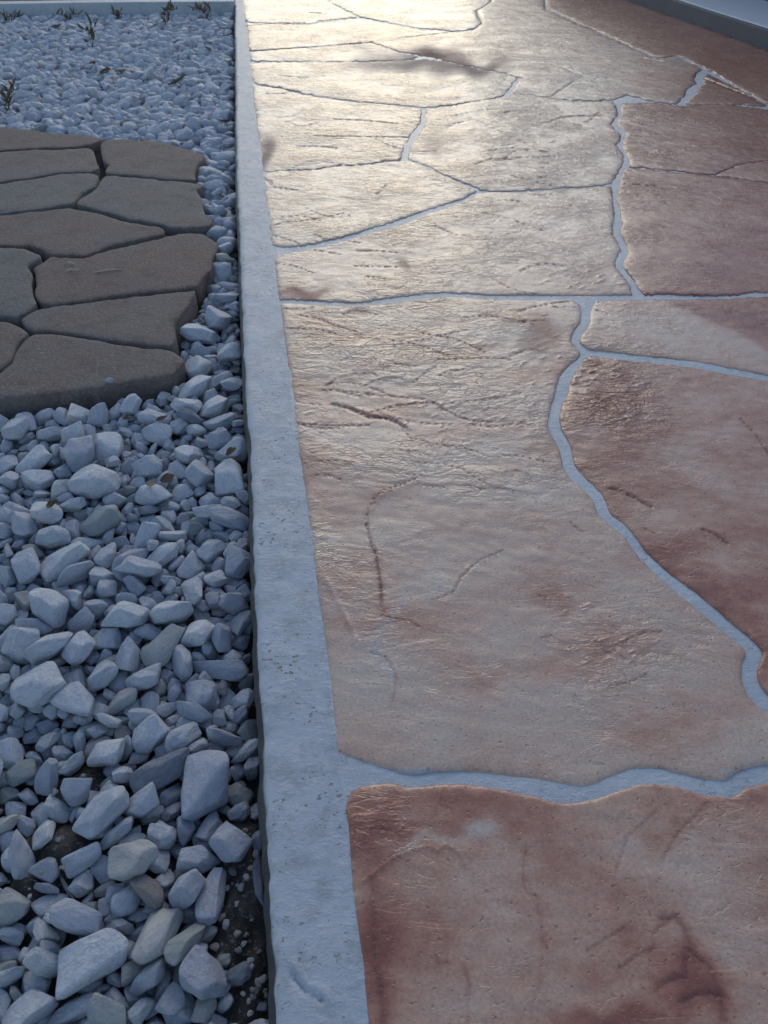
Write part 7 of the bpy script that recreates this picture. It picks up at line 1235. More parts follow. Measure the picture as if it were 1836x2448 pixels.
# short dashes and longer swirls left by the trowel
rt = random.Random(12)
for (cx_, cy_, rx_, ry_, n_) in ((1450,925,95,105,60),(1560,1000,60,40,10),(1480,1560,120,50,16),(1400,665,110,25,16),(1280,840,60,110,26),(1120,990,200,45,26),(720,1030,60,60,10),(1230,300,110,70,26),(1370,1450,40,30,6)):
    for _ in range(n_):
        a_ = rt.uniform(0, 6.28); r_ = math.sqrt(rt.random()); x_, y_ = cx_+rx_*r_*math.cos(a_), cy_+ry_*r_*math.sin(a_); l_ = rt.uniform(6, 17); s_ = rt.uniform(.25, .6)
        LINES.append(([(x_-l_/2, y_+l_*s_/2), (x_, y_+rt.uniform(-1, 1)), (x_+l_/2, y_-l_*s_/2)], rt.uniform(.9, 1.6), -rt.uniform(.5, 1.0), 0, 0))
for _ in range(46):
    y_ = rt.uniform(130, 1030); x_ = rt.uniform(640+y_*.05, 1400-(max(0, y_-700)*.25)); l_ = rt.uniform(60, 190); b_ = rt.uniform(-.22, .30) if x_ < 1000 else rt.uniform(-.5, .25); c_ = rt.uniform(-14, 14)
    P_ = [(x_+l_*(u-.5), y_-l_*b_*(u-.5)+c_*math.sin(math.pi*u)+rt.uniform(-1.2, 1.2)) for u in (0, .2, .4, .6, .8, 1)]
    LINES.append((P_, rt.uniform(1.2, 2.4), rt.uniform(.7, 1.5), rt.uniform(.4, 1.2), rt.uniform(.1, .4)))
WEDGE = cropl(1136, 450, '1060,640 1240,720 1400,780 1540,850 1659,930 1760,1010')[0]

def in_poly(poly, X, Y):
    m = np.zeros(X.shape, bool); j = len(poly)-1
    for i in range(len(poly)):
        xi, yi = poly[i]; xj, yj = poly[j]
        if yi != yj: m ^= ((yi > Y) != (yj > Y)) & (X < (xj-xi)*(Y-yi)/(yj-yi)+xi)
        j = i
    return m
def resample(pts, step, jit, rs):
    out = []; n = len(pts)
    for i in range(n):
        a, b = np.array(pts[i], float), np.array(pts[(i+1) % n], float); L = np.hypot(*(b-a)); k = max(1, int(round(L/step)))
        nx_, ny_ = (-(b-a)[1]/max(L, 1e-6), (b-a)[0]/max(L, 1e-6))
        for q in range(k):
            p = a+(b-a)*q/k; w = rs.normal()*jit; out.append((p[0]+nx_*w, p[1]+ny_*w))
    return out
def smooth_closed(pts, it=1):
    p = np.array(pts, float)
    for _ in range(it): p = .25*np.roll(p, 1, 0)+.5*p+.25*np.roll(p, -1, 0)
    return p
def poly_dist(P, B):
    d = np.full(len(P), 9.)
    for i in range(len(B)):
        A, C = B[i], B[(i+1) % len(B)]; e = C-A; L = e@e
        if L < 1e-12: continue
        t = np.clip(((P-A)@e)/L, 0, 1); q = A+t[:,None]*e; np.minimum(d, np.hypot(P[:,0]-q[:,0], P[:,1]-q[:,1]), out=d)
    return d
def ell(px, py, b):
    cx, cy, rx, ry, a = b[:5]; A = math.radians(a); u = (px-cx)*math.cos(A)-(py-cy)*math.sin(A); v = (px-cx)*math.sin(A)+(py-cy)*math.cos(A)
    return (u/rx)**2+(v/ry)**2
def to_px(X, Y):
    b = Y*SP - CAMH*CP; f = Y*CP + CAMH*SP; return CX+FPX*X/f, CY-FPX*b/f
def warp(px, py, seed, amp=1.0):
    r = np.random.RandomState(seed); dx = 0; dy = 0
    for k in range(6):
        w = r.uniform(.015, .11); a = r.uniform(0, 6.28); dx = dx+np.sin(w*(px*math.cos(a)+py*math.sin(a))+r.rand()*6)*4*amp; dy = dy+np.cos(w*(px*math.sin(a)-py*math.cos(a))+r.rand()*6)*4*amp
    return px+dx, py+dy
def build_stone(key, poly, spacing=5.0):
    rs = np.random.RandomState(sum(map(ord, key))*7+3)
    bp = smooth_closed(resample(poly, 6.0, .9, rs), 1 if key in ('s1', 's2', 's5', 's4') else 0)
    # the far joints are hair-thin
    tg = np.roll(bp, -1, 0)-np.roll(bp, 1, 0); nn = np.stack([tg[:,1], -tg[:,0]], 1); nn /= np.maximum(np.hypot(*nn.T), 1e-6)[:,None]
    ar = np.sum(bp[:,0]*np.roll(bp[:,1], -1)-np.roll(bp[:,0], -1)*bp[:,1]); bp = bp + nn*(1 if ar > 0 else -1)*(1.3*np.clip((620-bp[:,1])/150, 0, 1))[:,None]
    bw = np.array([gp(x, y, 0) for x, y in bp])
    # two inner rings for the worn rim
    nrm = np.roll(bw, -1, 0)-np.roll(bw, 1, 0); nrm = np.stack([-nrm[:,1], nrm[:,0]], 1); nrm /= np.maximum(np.hypot(*nrm.T), 1e-9)[:,None]
    area = .5*np.sum(bw[:,0]*np.roll(bw[:,1], -1)-np.roll(bw[:,0], -1)*bw[:,1]); sg = 1 if area > 0 else -1
    x0, y0 = bp.min(0); x1, y1 = bp.max(0)
    gx = np.arange(x0, x1, spacing); gy = np.arange(y0, y1, spacing); GX, GY = np.meshgrid(gx, gy)
    GX = GX+rs.uniform(-.3, .3, GX.shape)*spacing; GY = GY+rs.uniform(-.3, .3, GY.shape)*spacing
    m = in_poly(bp, GX, GY); P = np.stack([GX[m], GY[m]], 1)
    Dz = P.copy(); 
    dxr = P[:,0]-CX; by = CY-P[:,1]; dy = by*SP+FPX*CP; dz = by*CP-FPX*SP; t = -CAMH/dz; PW = np.stack([dxr*t, dy*t], 1)
    d = poly_dist(PW, bw); keep = d > .0035*np.clip(PW[:,1], .4, 3)**.5; PW = PW[keep]
    ring = []
    for off in (.0012, .0030):
        r = bw+sg*nrm*off; ring.append(r)
    RW = np.vstack(ring); inside = in_poly(bw, RW[:,0], RW[:,1]); dd = poly_dist(RW, bw); RW = RW[inside & (dd > .0009)]
    lo = bw.min(0)-.01; hi = bw.max(0)+.01; mine = []; extra = []
    for (l, wd, dp, lip, dk) in LINES:
        L = np.array(gpl(l))
        if (L.max(0) < lo).any() or (L.min(0) > hi).any(): continue
        L2 = [L[0]]; far_ = L[:,1].mean()
        for a, b in zip(L[:-1], L[1:]):
            k = max(1, int(np.hypot(*(b-a))/(.006+.004*far_)))
            for q in range(1, k+1): L2.append(a+(b-a)*q/k+(rs.normal(size=2)*.0003 if q < k else 0))
        L2 = np.array(L2); sc_ = 1+.45*max(0, far_-.7); w_ = wd*.001*sc_; mine.append((L2, w_, dp*.001*sc_**.8, lip*.001*sc_**.6, dk, far_))
        tg = np.gradient(L2, axis=0); tg /= np.maximum(np.hypot(*tg.T), 1e-9)[:,None]; nn = np.stack([-tg[:,1], tg[:,0]], 1)
        for o_ in (-1.5, -.7, 0, .7, 1.5): extra.append(L2+nn*w_*o_)
    if extra:
        ex_ = np.vstack(extra); ok = in_poly(bw, ex_[:,0], ex_[:,1]); ex_ = ex_[ok]
        if len(ex_): ex_ = ex_[poly_dist(ex_, bw) > .0032]; PW = np.vstack([PW, ex_])
    allp = np.vstack([bw, RW, PW]); nb_ = len(bw)
    verts = [Vector((float(a), float(b))) for a, b in allp]
    edges = [(i, (i+1) % nb_) for i in range(nb_)]
    vo, eo, fo, ov, oe, of = delaunay_2d_cdt(verts, edges, [list(range(nb_))], 1, 1e-6)
    V2 = np.array([(v.x, v.y) for v in vo]); Ft = np.array([f for f in fo if len(f) == 3])
    d = poly_dist(V2, bw); d[d < 1e-5] = 0
    z = -.0016*np.exp(-(d/.0020)) - .0009*np.exp(-d/.012)
    z += sines(V2[:,0], V2[:,1], 10, 9, 60, .00045, 31) + sines(V2[:,0], V2[:,1]*2.2, 10, 60, 240, .00012, 32)
    px, py = to_px(V2[:,0], V2[:,1]); wx, wy = warp(px, py, 5)
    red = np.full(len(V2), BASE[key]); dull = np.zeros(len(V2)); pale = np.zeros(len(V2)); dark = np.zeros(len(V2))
    for b in BLOBS: red += (.45 if key in ('s2', 's3') and b[5] > 0 else .8)*b[5]*np.exp(-ell(wx, wy, b)**1.3)
    for b in DULLS: dull += b[5]*np.exp(-ell(wx, wy, b)**1.5)
    relief = np.full(len(V2), .11)
    for b in RELIEF: relief = np.maximum(relief, .11+b[5]*np.exp(-ell(wx, wy, b)**1.4))
    for b in PALES: pale = np.maximum(pale, b[5]*np.exp(-ell(wx, wy, b)**2))
    V3 = np.column_stack([V2, z])
    for (L2, w_, dp, lip, dk, far_) in mine:
        if key == 's1': dk, dp, lip = dk*.6, dp*.6, lip*.6
        best = groove(V3, L2, w_, dp, lip)
        dark = np.maximum(dark, dk*np.exp(-(best/(w_*1.1))**2)); red += .35*dk*np.exp(-(best/(w_*3))**2)
    if key == 's4':
        wl = np.array(WEDGE); f = np.interp(px, wl[:,0], wl[:,1]); above = 1/(1+np.exp((py-f)/2.5)); on = (px > 1560); red += np.where(on, .42*above, 0)
    if key in ('s1', 's5', 's2'): red += .12*sines(V2[:,0], V2[:,1]*1.5, 8, 18, 60, 1.0, 77)*.5
    # rim: a little darker towards the edge of the stone
    dark = np.maximum(dark, .18*np.exp(-(d/.0016)))
    nv = len(V3); bi = [int(np.argmin(np.hypot(V2[:,0]-p[0], V2[:,1]-p[1]))) for p in bw]
    low = np.column_stack([bw[:,0], bw[:,1], np.full(nb_, -.010)]) ; low[:,:2] -= sg*nrm*.0006
    V3 = np.vstack([V3, low]); faces = Ft.tolist()
    for i in range(nb_):
        a, b = bi[i], bi[(i+1) % nb_]; c, e = nv+(i+1) % nb_, nv+i
        if a == b: continue
        q = (a, e, c, b) if sg > 0 else (b, c, e, a)
        faces += [(q[0], q[1], q[2]), (q[0], q[2], q[3])]
    Fa = np.array(faces)
    # upward facing check
    v0, v1, v2 = V3[Fa[0,0]], V3[Fa[0,1]], V3[Fa[0,2]]
    if np.cross(v1-v0, v2-v0)[2] < 0: Fa[:len(Ft)] = Fa[:len(Ft), ::-1]
    m = mesh_np('flagstone', V3, Fa); k = len(m.vertices)
    ex = np.zeros(nb_)
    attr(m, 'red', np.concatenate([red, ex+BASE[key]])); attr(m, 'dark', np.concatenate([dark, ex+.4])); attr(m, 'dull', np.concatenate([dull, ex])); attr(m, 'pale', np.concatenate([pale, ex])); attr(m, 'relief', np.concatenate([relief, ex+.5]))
    return obj('flagstone', m, M_STONE, patio)
STONE_LABEL = {
 's1': 'dark red front stone with rounded corner, below the widest mortar joint', 's2': 'largest stone, pinkish beige, running along the edging strip',
 's4': 'light beige band of stone crossed by a curved dark red edge', 's5': 'deep red stone right of the winding mortar joint',
 's7': 'dark red-brown stone beyond the thin light joint', 's6': 'brownish stone right of the zigzag mortar joint',
 'wedge': 'thin wedge of dark red stone below the short pale joint', 's13': 'narrow sliver of stone in the bright reflection',
 's16': 'brown stone along the foot of the grey and white ledge'}
import time as _t
_t0 = _t.time()
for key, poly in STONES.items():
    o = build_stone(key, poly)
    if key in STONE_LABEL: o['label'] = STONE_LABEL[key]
print('stones', _t.time()-_t0)

# ------------------------------------------------------------------ white ledge by the house, end wall of the gravel bed
def slab(name, A, B, w, z0, z1, mat, parent=None, side=1, bev=.006, side_dark=False):
    """long block from A to B (ground points), w wide towards side (+1 right of A->B)"""
    A, B = Vector((*A, 0)), Vector((*B, 0)); d = (B-A).normalized(); nr = Vector((d.y, -d.x, 0))*side
    bm = bmesh.new(); vs = []
    for z in (z0, z1):
        for p in (A, B, B+nr*w, A+nr*w): vs.append(bm.verts.new((p.x, p.y, z)))
    for f in ((0,1,2,3),(4,5,6,7),(0,1,5,4),(1,2,6,5),(2,3,7,6),(3,0,4,7)): bm.faces.new([vs[i] for i in f])
    bmesh.ops.recalc_face_normals(bm, faces=bm.faces)
    if bev: bmesh.ops.bevel(bm, geom=bm.edges[:], offset=bev, segments=2, affect='EDGES', profile=.6)
    L = (B-A).length
    bmesh.ops.subdivide_edges(bm, edges=[e for e in bm.edges if e.calc_length() > L*.8], cuts=40)
    for v in bm.verts:
        s = (v.co-A).dot(d); v.co += nr*(.0012*math.sin(7*s)+.0008*math.sin(23*s)); v.co.z += .0010*math.sin(5*s+1)
    m = bpy.data.meshes.new(name); bm.to_mesh(m); bm.free(); attr(m, 'side_dark', np.zeros(len(m.vertices)))
    return obj(name, m, mat, parent)
# height of the ledge: its upper edge shows at (1836, 70)
lo_, hi_ = 0.0, .5
for _ in range(40):
    z = (lo_+hi_)/2; x, y = gp(1836, 70, z)
    if x < ledge_x(y): hi_ = z
    else: lo_ = z
ZL = z
bx, by_ = gp(1828, 0, ZL); LW = abs((bx-ledge_x(by_))*ld.y)
print('ledge', ZL, LW, 'front', XL_FRONT, XL_MID)
ledge = empty('raised_ledge', (ledge_x(3), 3, 0)); tag(ledge, 'raised white ledge with a dark grey face along the far right side of the patio', 'ledge')
def P2(y, off=0): return (ledge_x(y)+off*ld.y, y-off*ld.x)
for nm, off, w, z0, z1, mt in (('ledge_face', 0, .03, -.05, ZL-.004, M_RISER), ('ledge_top', .030, LW-.03, -.05, ZL, M_WHITE)):
    A, B = (P2(-.6, off), P2(11, off)); s = 1 if ((B[1]-A[1])*1) > 0 else -1
    o = slab(nm, A, B, w, z0, z1, mt, None, 1); o.data.transform(Matrix.Translation(-ledge.location)); o.parent = ledge
hw = slab('house_wall', P2(-.6, LW+.002), P2(11, LW+.002), .2, -.05, 1.0, M_DARKW, None, 1, .01)
tag(hw, 'dark wall rising behind the white ledge in the top right corner', 'wall')

ZG = -.052
A = gp(-260, 48, ZG); B = gp(561, 38, ZG)
A = Vector(A); B = Vector(B)
ew = slab('end_wall', A, B, .11, -.14, .028, M_WALL, None, -1, .006)
tag(ew, 'low pale blue-grey kerb closing the far end of the gravel bed', 'kerb')
END_A, END_B = A, B

# ------------------------------------------------------------------ stepping pavers
sand_poly = np.array(gpl([(-190,300),(0,316),(240,345),(440,362),(470,380),(455,410),(475,470),(495,520),(480,545),(500,590),(485,640),(455,700),(400,770),(405,800),(425,862),(400,885),(300,900),(120,930),(-190,950)], Z_PAVER-.02))
path = obj('paver_path', mesh_from('path_bed', [(x, y, Z_PAVER-.030) for x, y in sand_poly], [list(range(len(sand_poly)))], False), M_SAND)
tag(path, 'stepping path of brownish grey interlocking concrete pavers sunk in the gravel', kind='structure')
PT = dict(A=.9, B=.6, C=.45, D=.1, E=.15, F=.75, G=.05, H=.85, I=.45, J=.5, K=.55)
def build_paver(key, poly):
    rs = np.random.RandomState(ord(key))
    bp = smooth_closed(resample(poly, 7.0, 1.2, rs), 1); bw = np.array([gp(x, y, Z_PAVER) for x, y in bp])
    nrm = np.roll(bw, -1, 0)-np.roll(bw, 1, 0); nrm = np.stack([-nrm[:,1], nrm[:,0]], 1); nrm /= np.maximum(np.hypot(*nrm.T), 1e-9)[:,None]
    area = .5*np.sum(bw[:,0]*np.roll(bw[:,1], -1)-np.roll(bw[:,0], -1)*bw[:,1]); sg = 1 if area > 0 else -1
    lo, hi = bw.min(0), bw.max(0); st = .007 if lo[1] < 2.2 else .011
    GX, GY = np.meshgrid(np.arange(lo[0], hi[0], st), np.arange(lo[1], hi[1], st)); GX = GX+rs.uniform(-.25, .25, GX.shape)*st; GY = GY+rs.uniform(-.25, .25, GY.shape)*st
    m = in_poly(bw, GX, GY); PW = np.stack([GX[m], GY[m]], 1); PW = PW[poly_dist(PW, bw) > .006]
    r1 = bw+sg*nrm*.0035; ok = in_poly(bw, r1[:,0], r1[:,1]) & (poly_dist(r1, bw) > .002); allp = np.vstack([bw, r1[ok], PW]); nb_ = len(bw)
    vo, eo, fo, *_ = delaunay_2d_cdt([Vector((float(a), float(b))) for a, b in allp], [(i, (i+1) % nb_) for i in range(nb_)], [list(range(nb_))], 1, 1e-6)
    V2 = np.array([(v.x, v.y) for v in vo]); Ft = np.array([f for f in fo if len(f) == 3]); d = poly_dist(V2, bw); d[d < 1e-5] = 0
    tilt = rs.normal(size=2)*.004
    z = Z_PAVER-.0018*np.exp(-d/.0022)-.0016*np.exp(-d/.010)+sines(V2[:,0], V2[:,1], 8, 12, 70, .0006, 50)+(V2-V2.mean(0))@tilt
    V3 = np.column_stack([V2, z]); nv = len(V3); bi = [int(np.argmin(np.hypot(V2[:,0]-p[0], V2[:,1]-p[1]))) for p in bw]
    low = np.column_stack([bw+sg*nrm*-.001, np.full(nb_, Z_PAVER-T_PAVER-.015)]); V3 = np.vstack([V3, low]); faces = Ft.tolist()
    for i in range(nb_):
        a, b = bi[i], bi[(i+1) % nb_]; c, e = nv+(i+1) % nb_, nv+i
        if a == b: continue
        q = (a, e, c, b) if sg > 0 else (b, c, e, a); faces += [(q[0], q[1], q[2]), (q[0], q[2], q[3])]
    Fa = np.array(faces); v0, v1, v2 = V3[Fa[0,0]], V3[Fa[0,1]], V3[Fa[0,2]]
    if np.cross(v1-v0, v2-v0)[2] < 0: Fa[:len(Ft)] = Fa[:len(Ft), ::-1]
    o = obj('paver', mesh_np('paver', V3, Fa), M_PAVER, path); o['tone'] = PT[key]; return o
for k_, p_ in PAVERS.items():
    o = build_paver(k_, p_)
    if k_ == 'J': o['label'] = 'front paver with its thick dark edge facing the near gravel'
print('pavers', _t.time()-_t0)

# ------------------------------------------------------------------ gravel
ROT = []
def qrot(q, V):
    w, x, y, z = q; R = np.array([[1-2*(y*y+z*z), 2*(x*y-z*w), 2*(x*z+y*w)], [2*(x*y+z*w), 1-2*(x*x+z*z), 2*(y*z-x*w)], [2*(x*z-y*w), 2*(y*z+x*w), 1-2*(x*x+y*y)]]); return V@R.T
stones = []
for r in POSES.replace('\n', ';').split(';'):
    r = [int(q) for q in r.split()]
    if len(r) < 11: continue
    e = Euler([math.radians(v) for v in r[4:7]]).to_quaternion()
    stones.append(dict(k=r[0], p=np.array(r[1:4])/2000, q=np.array(tuple(e)), s=np.array(r[7:10])/10000, t=r[10], tr=r[11] if len(r) > 11 else -1))
    if max(r[7:10]) < 60: stones[-1]['t'] = 5 if len(stones) % 3 else 4; stones[-1]['p'][2] -= .0012

def px_of(p):
    X, Y, Z = p[0], p[1], p[2]-CAMH; b = Y*SP+Z*CP; f = Y*CP-Z*SP; return CX+FPX*X/f, CY-FPX*b/f, f
# occlusion test on a coarse picture grid, to rank the stones by how large they show
G_ = 6; zb = np.full((2448//G_+1, 1836//G_+1), 9.); idb = np.full(zb.shape, -1)
for i, s in enumerate(stones):
    x, y, f = px_of(s['p']); rx = FPX*max(s['s'][0], s['s'][1])/f; ry = FPX*(s['s'][1]*.6+s['s'][2]*.5)/f
    for gy in range(max(0, int((y-ry)/G_)), min(zb.shape[0]-1, int((y+ry)/G_))+1):
        for gx in range(max(0, int((x-rx)/G_)), min(zb.shape[1]-1, int((x+rx)/G_))+1):
            u = (gx*G_-x)/rx; v = (gy*G_-y)/ry; rr = u*u+v*v
            if rr > 1 or (f-math.sqrt(1-rr)*s['s'][2]) >= zb[gy, gx]: continue
            if gx*G_ > np.interp(gy*G_, [p[1] for p in EDGE_L], [p[0] for p in EDGE_L]): continue
            zb[gy, gx] = f-math.sqrt(1-rr)*s['s'][2]; idb[gy, gx] = i
area = np.bincount(idb[idb >= 0].ravel(), minlength=len(stones)); rank = np.argsort(-area)
single = set(int(i) for i in rank[:298] if area[i] > 3)
protoH = {}
def proto(k, sub):
    if (k, sub) not in protoH: protoH[(k, sub)] = rock(k, sub)
    return protoH[(k, sub)]
pm = {}
for i in sorted(single):
    k = stones[i]['k']
    if k not in pm:
        V, F = proto(k, 4); pm[k] = mesh_np('gravel_stone', V, F); pm[k].materials.append(M_GR1)
def label_stones(ids):
    marks = {}
    for (src, x, y), (full, short) in LANDMARKS.items():
        X, Y = x*K, {'A': 1000, 'B': 1748, 'C': 450}[src] + y*K
        ti = min(range(len(TR_)), key=lambda j: abs(TR_[j][0]-X)+abs(TR_[j][1]-Y))
        for i in ids:
            if stones[i]['tr'] == ti: marks[i] = (full, short)
    tone = {0: 'white', 1: 'mauve grey', 2: 'dark slate', 3: 'beige', 4: 'greenish grey', 5: 'brownish'}
    pos = {i: px_of(stones[i]['p']) for i in ids}; lab = {i: marks[i][0] for i in marks}; cells = {}
    for i in ids:
        if i in marks: continue
        j = min(marks, key=lambda j: math.hypot(pos[i][0]-pos[j][0], pos[i][1]-pos[j][1]))
        dx, dy = pos[i][0]-pos[j][0], pos[i][1]-pos[j][1]; a = math.degrees(math.atan2(-dy, dx)) % 360
        d = ['right of', 'to the upper right of', 'above', 'to the upper left of', 'left of', 'to the lower left of', 'below', 'to the lower right of'][int(((a+22.5) % 360)//45)]
        cells.setdefault((tone[stones[i]['t']], d, j), []).append((math.hypot(dx, dy), i))
    for (tn, d, j), l in cells.items():
        l.sort()
        for n_, (_, i) in enumerate(l):
            o_ = '' if len(l) == 1 else ['nearest ', 'second ', 'third ', 'fourth ', 'fifth ', 'sixth ', 'seventh ', 'eighth ', 'ninth '][min(n_, 8)]
            lab[i] = (o_+tn+' gravel stone '+d+' '+marks[j][1]).strip()
    return lab
TR_ = traced_stones()
labels = label_stones(single)
print('label sharing', len(labels), len(set(labels.values())), max(len(v.split()) for v in labels.values()))
for i in sorted(single):
    s = stones[i]; o = bpy.data.objects.new('gravel_stone', pm[s['k']]); COL.objects.link(o)
    o.location = s['p']; o.rotation_mode = 'QUATERNION'; o.rotation_quaternion = s['q']; o.scale = s['s']; o['tone'] = float(s['t'])
    tag(o, labels[i], 'stone', 'loose gravel stones in the near bed')
# the rest of the near bed, and the far bed
gV, gF, gT, gR = [], [], [], []; nvt = 0
def add_rock(k, sub, p, q, s, t, r):
    global nvt
    V, F = proto(k, sub); W = qrot(q, V*np.array(s))+np.array(p); gV.append(W); gF.append(np.array(F)+nvt); nvt += len(V)
    gT.append(np.full(len(V), t)); gR.append(np.full(len(V), r))
rs = np.random.RandomState(11)
for i, s in enumerate(stones):
    if i not in single and not (s['t'] != 1 and max(s['s']) < .006 and i % 5 > 1): add_rock(s['k'], 2 if max(s['s']) < .008 else 3, s['p'], s['q'], s['s'], s['t'], rs.rand())
pav_out = np.array(gpl([(-190,283),(0,297),(246,326),(385,331),(440,345),(497,368),(472,398),(476,430),(490,442),(476,455),(496,512),(519,528),(505,545),(529,582),(511,620),(512,642),(490,660),(476,690),(455,730),(424,775),(427,805),(416,826),(449,861),(436,880),(410,900),(300,918),(0,958),(-190,972)], Z_PAVER))
def far_layer(st, s0, s1, z0, y0, y1, seed, jz=.004):
    r = np.random.RandomState(seed); y = y0; row = 0; out = []
    while y < y1:
        f = y*CP+(CAMH+.05)*SP; xl_ = -918*1.2/FPX*f-.05; xe = float(edge_w(EL, np.array([y]))[0])-.030
        x = xl_+(st/2 if row % 2 else 0)
        while x < xe:
            out.append((x+r.normal()*st*.22, y+r.normal()*st*.22)); x += st
        y += st*.82; row += 1
    P = np.array(out); P = P[~in_poly(pav_out, P[:,0], P[:,1])]
    fx = (P-np.array(END_A)); dn = (END_B-END_A).normalized(); dist = fx[:,0]*(-dn.y)+fx[:,1]*dn.x; P = P[dist < -.012]
    xe = edge_w(EL, P[:,1])-.026; P = P[P[:,0] < xe]
    for x, y in P:
        a = r.uniform(s0, s1)*(1.25 if r.rand() < .12 else 1); b = a*r.uniform(.6, .95); c = b*r.uniform(.55, .85)
        e = Euler((r.normal()*.35, r.normal()*.35, r.uniform(0, 6.28))).to_quaternion()
        t = 0 if r.rand() < .80 else int(r.choice([1, 1, 1, 3, 4, 5]))
        add_rock(r.randint(NPROTO), 2, (x, y, z0+r.normal()*jz), tuple(e), (a, b, c), t, r.rand())
far_layer(.046, .022, .034, -.074, 1.80, 8.2, 1)
far_layer(.046, .022, .036, -.060, 1.95, 8.2, 2, .006)
far_layer(.062, .020, .034, -.050, 1.95, 8.2, 3, .006)
m = mesh_np('gravel', np.vstack(gV), np.vstack(gF)); attr(m, 'tone', np.concatenate(gT)); attr(m, 'rnd', np.concatenate(gR))
gr = obj('gravel', m, M_GR2); tag(gr, 'bed of small white marble gravel filling the planted strip behind and between the larger stones', kind='stuff')
print('gravel', len(m.vertices), len(single), _t.time()-_t0)
V, F = grid(-5.5, -.12, 2.19, 9, 60, 60, lambda x, y: x*0-.078)
o = obj('gravel_bed_earth', mesh_np('earth_far', V, F), M_SOIL); tag(o, 'dark earth under the far gravel', kind='structure')
# a pebble lying on the front paver
V, F = proto(5, 4); m = mesh_np('pebble', V, F); o = obj('pebble', m, M_GR1); o.scale = (.0085, .007, .0065); x, y = gp(262, 912, Z_PAVER); o.location = (x, y, Z_PAVER+.002); o['tone'] = 0.0
tag(o, 'small white pebble lying alone on the front edge of the front paver', 'pebble')

# ------------------------------------------------------------------ leaves, weeds and straw
def leaf_mesh(L, W, curl, fold, seed):
    r = np.random.RandomState(seed); V = []; F = []; NL, NW = 12, 7
    for i in range(NL):
        u = i/(NL-1); w = W*math.sin(math.pi*min(1, u**.8*.97+.03))**.8*(1+.1*math.sin(9*u+seed))
        a = curl*u
        bx_ = L*(math.sin(a)/max(curl, 1e-3)) if curl else L*u; bz = L*(1-math.cos(a))/max(curl, 1e-3) if curl else 0
        for j in range(NW):
            v = j/(NW-1)*2-1; V.append((bx_, v*w/2*(1-.25*fold*abs(v)), bz+abs(v)**1.4*w*.5*fold+.0006*math.sin(20*u+5*v+seed)))
    for i in range(NL-1):
        for j in range(NW-1): F.append((i*NW+j, (i+1)*NW+j, (i+1)*NW+j+1, i*NW+j+1))
    m = mesh_from('leaf', V, F); return m
def solid(o, t=.0006):
    md = o.modifiers.new('thickness', 'SOLIDIFY'); md.thickness = t; return o
def tube(name, pts, r0, r1, mat, parent=None):
    V = []; F = []; n = len(pts); S = 6
    for i, p in enumerate(pts):
        p = Vector(p); d = (Vector(pts[min(i+1, n-1)])-Vector(pts[max(i-1, 0)])).normalized(); u = d.orthogonal().normalized(); v = d.cross(u); r = r0+(r1-r0)*i/(n-1)
        for k in range(S): V.append(p+(u*math.cos(k*6.2832/S)+v*math.sin(k*6.2832/S))*r)
    for i in range(n-1):
        for k in range(S): F.append((i*S+k, i*S+(k+1) % S, (i+1)*S+(k+1) % S, (i+1)*S+k))
    F.append(tuple(range(S))[::-1]); F.append(tuple((n-1)*S+k for k in range(S)))
    return obj(name, mesh_from(name, V, F), mat, parent)
def fallen_leaf(px, py, z, L, W, curl, fold, yaw, mat, label, seed, tilt=(0,0)):
    x, y = gp(px, py, z); o = obj('fallen_leaf', leaf_mesh(L, W, curl, fold, seed), mat); o.location = (x, y, z); o.rotation_euler = (tilt[0], tilt[1], yaw); solid(o)
    tag(o, label, 'leaf'); return o
fallen_leaf(112, 1205, -.026, .034, .022, 1.9, .5, -.35, M_LEAF, 'brown curled dry leaf on the white stones left of the greenish stone', 2, (.3,.2))
fallen_leaf(383, 1150, -.040, .026, .018, .7, .3, .6, M_LEAF, 'reddish brown leaf wedged in a dark gap between stones', 3, (.5,.1))
fallen_leaf(540, 1088, -.036, .024, .018, .6, .6, .2, M_LEAF, 'brown folded leaf behind the tall white stone near the edging', 4, (.2,-.3))
fallen_leaf(372, 1004, -.036, .026, .012, .9, .4, .2, M_LEAF, 'small brown leaf scrap among stones just in front of the pavers', 5, (.2,.1))
fallen_leaf(292, 1000, -.036, .022, .010, .6, .5, -.2, M_LEAF, 'thin brown leaf scrap left of the other scrap in front of the pavers', 6, (.1,.1))
fallen_leaf(352, 1160, -.032, .018, .014, .3, .1, 1.0, mat_plain('tan_leaf', (.30,.25,.18), .7), 'flat tan leaf bit beside the reddish brown leaf', 7, (.2,.2))
fallen_leaf(238, 176, -.034, .06, .05, .9, .5, .3, M_LEAF, 'left one of two brown leaves in the middle of the far gravel', 8, (.2,.1))
fallen_leaf(272, 170, -.034, .07, .03, .5, .3, -.1, M_LEAF, 'right one of two brown leaves in the middle of the far gravel', 9, (.1,.1))
fallen_leaf(402, 203, -.034, .10, .04, .7, .5, .0, M_GREEN, 'olive green leaf on the far gravel nearest the edging', 10, (.1,-.1))
fallen_leaf(115, 72, -.034, .09, .05, .9, .5, .4, M_LEAF, 'dark brown leaf on the far gravel near the end kerb', 11, (.2,.1))
for i, (px_, py_) in enumerate(((24,62),(215,158),(505,120),(548,290))):
    fallen_leaf(px_, py_, -.034, .05, .03, .8, .5, i*1.3, M_LEAF, ['brown leaf at the foot of the end kerb by the left frame edge', 'small brown leaf behind the pair of leaves', 'brown leaf near the far edging', 'dark leaf lying against the edging by the far paver'][i], 20+i, (.2,.1))
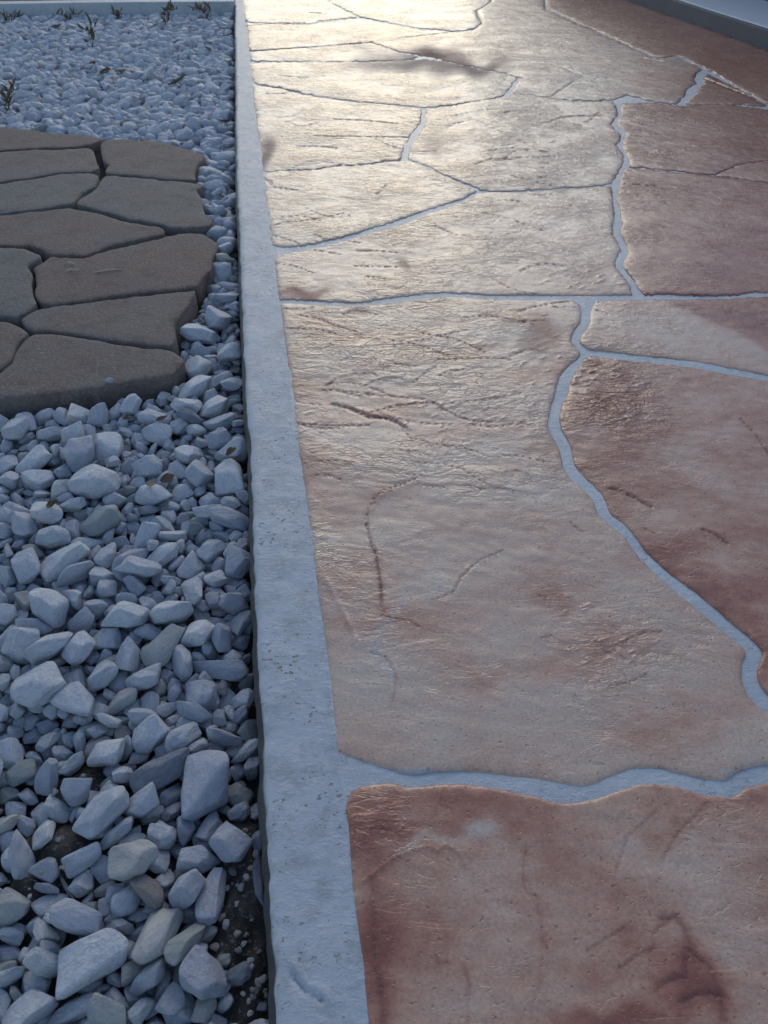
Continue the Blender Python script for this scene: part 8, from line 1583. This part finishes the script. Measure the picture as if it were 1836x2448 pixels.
def weed(px, py, h, nl, spread, label, seed, green=.4, lean=(0,0)):
    x, y = gp(px, py, -.045); r = np.random.RandomState(seed); root = empty('weed', (x, y, -.05)); tag(root, label, 'weed')
    for s in range(max(3, nl//3)):
        a = r.uniform(0, 6.28); ln = Vector((math.cos(a)*spread*r.uniform(.2, 1)+lean[0], math.sin(a)*spread*r.uniform(.2, 1)+lean[1], h*r.uniform(.6, 1)))
        pts = [ln*t+Vector((0, 0, .25*h*math.sin(math.pi*t)))+Vector((r.normal()*.003, r.normal()*.003, 0)) for t in np.linspace(0, 1, 6)]
        tube('stem', pts, .0018, .0007, M_LEAF if r.rand() > green else M_GREEN, root)
        for k in range(5):
            p = pts[1+k]; lm = leaf_mesh(r.uniform(.025, .055), r.uniform(.008, .018), r.uniform(.4, 1.6), r.uniform(.2, .7), int(r.randint(99)))
            o = obj('leaf', lm, M_GREEN if r.rand() < green else M_LEAF, root); o.location = p; o.rotation_euler = (r.uniform(-.6,.6), r.uniform(-1, .4), r.uniform(0, 6.28)); solid(o)
weed(222, 112, .12, 12, .05, 'small upright olive brown weed standing in the far gravel', 1, .7)
weed(395, 68, .13, 12, .08, 'dry leafy weed arching in front of the end kerb', 2, .3, (.04, 0))
weed(505, 52, .10, 12, .09, 'thin dry weed by the corner of the end kerb and edging', 3, .15, (-.03, 0))
weed(165, 50, .05, 12, .10, 'low dark weed clump along the foot of the end kerb', 4, .5)
weed(285, 48, .045, 8, .05, 'small brown tuft at the foot of the end kerb right of the low clump', 5, .4)
weed(20, 268, .10, 16, .07, 'dry twiggy weed at the left edge just behind the pavers', 6, .4)
weed(25, 55, .05, 12, .09, 'dark low weed at the left end of the end kerb', 7, .5)
def straw(px, py, pts, label):
    x, y = gp(px, py, Z_PAVER); o = tube('straw', [(a*.0012, b*.0012, .0016+c*.0015) for a, b, c in pts], .0019, .0012, M_STRAW); o.location = (x, y, Z_PAVER); tag(o, label, 'straw')
straw(168, 631, [(-12,0,0),(-4,2,2),(4,0,1),(10,-4,0)], 'bent bit of pale straw, farther one at the left on the brown paver')
straw(174, 648, [(-13,-2,0),(-4,3,1),(6,-1,2),(13,3,0)], 'bent bit of pale straw, nearer one at the left on the brown paver')
straw(260, 649, [(-26,-6,0),(-12,-2,1),(0,2,2),(12,5,1),(26,6,0)], 'longest pale straw lying at the right on the brown paver')
print('total', _t.time()-_t0)
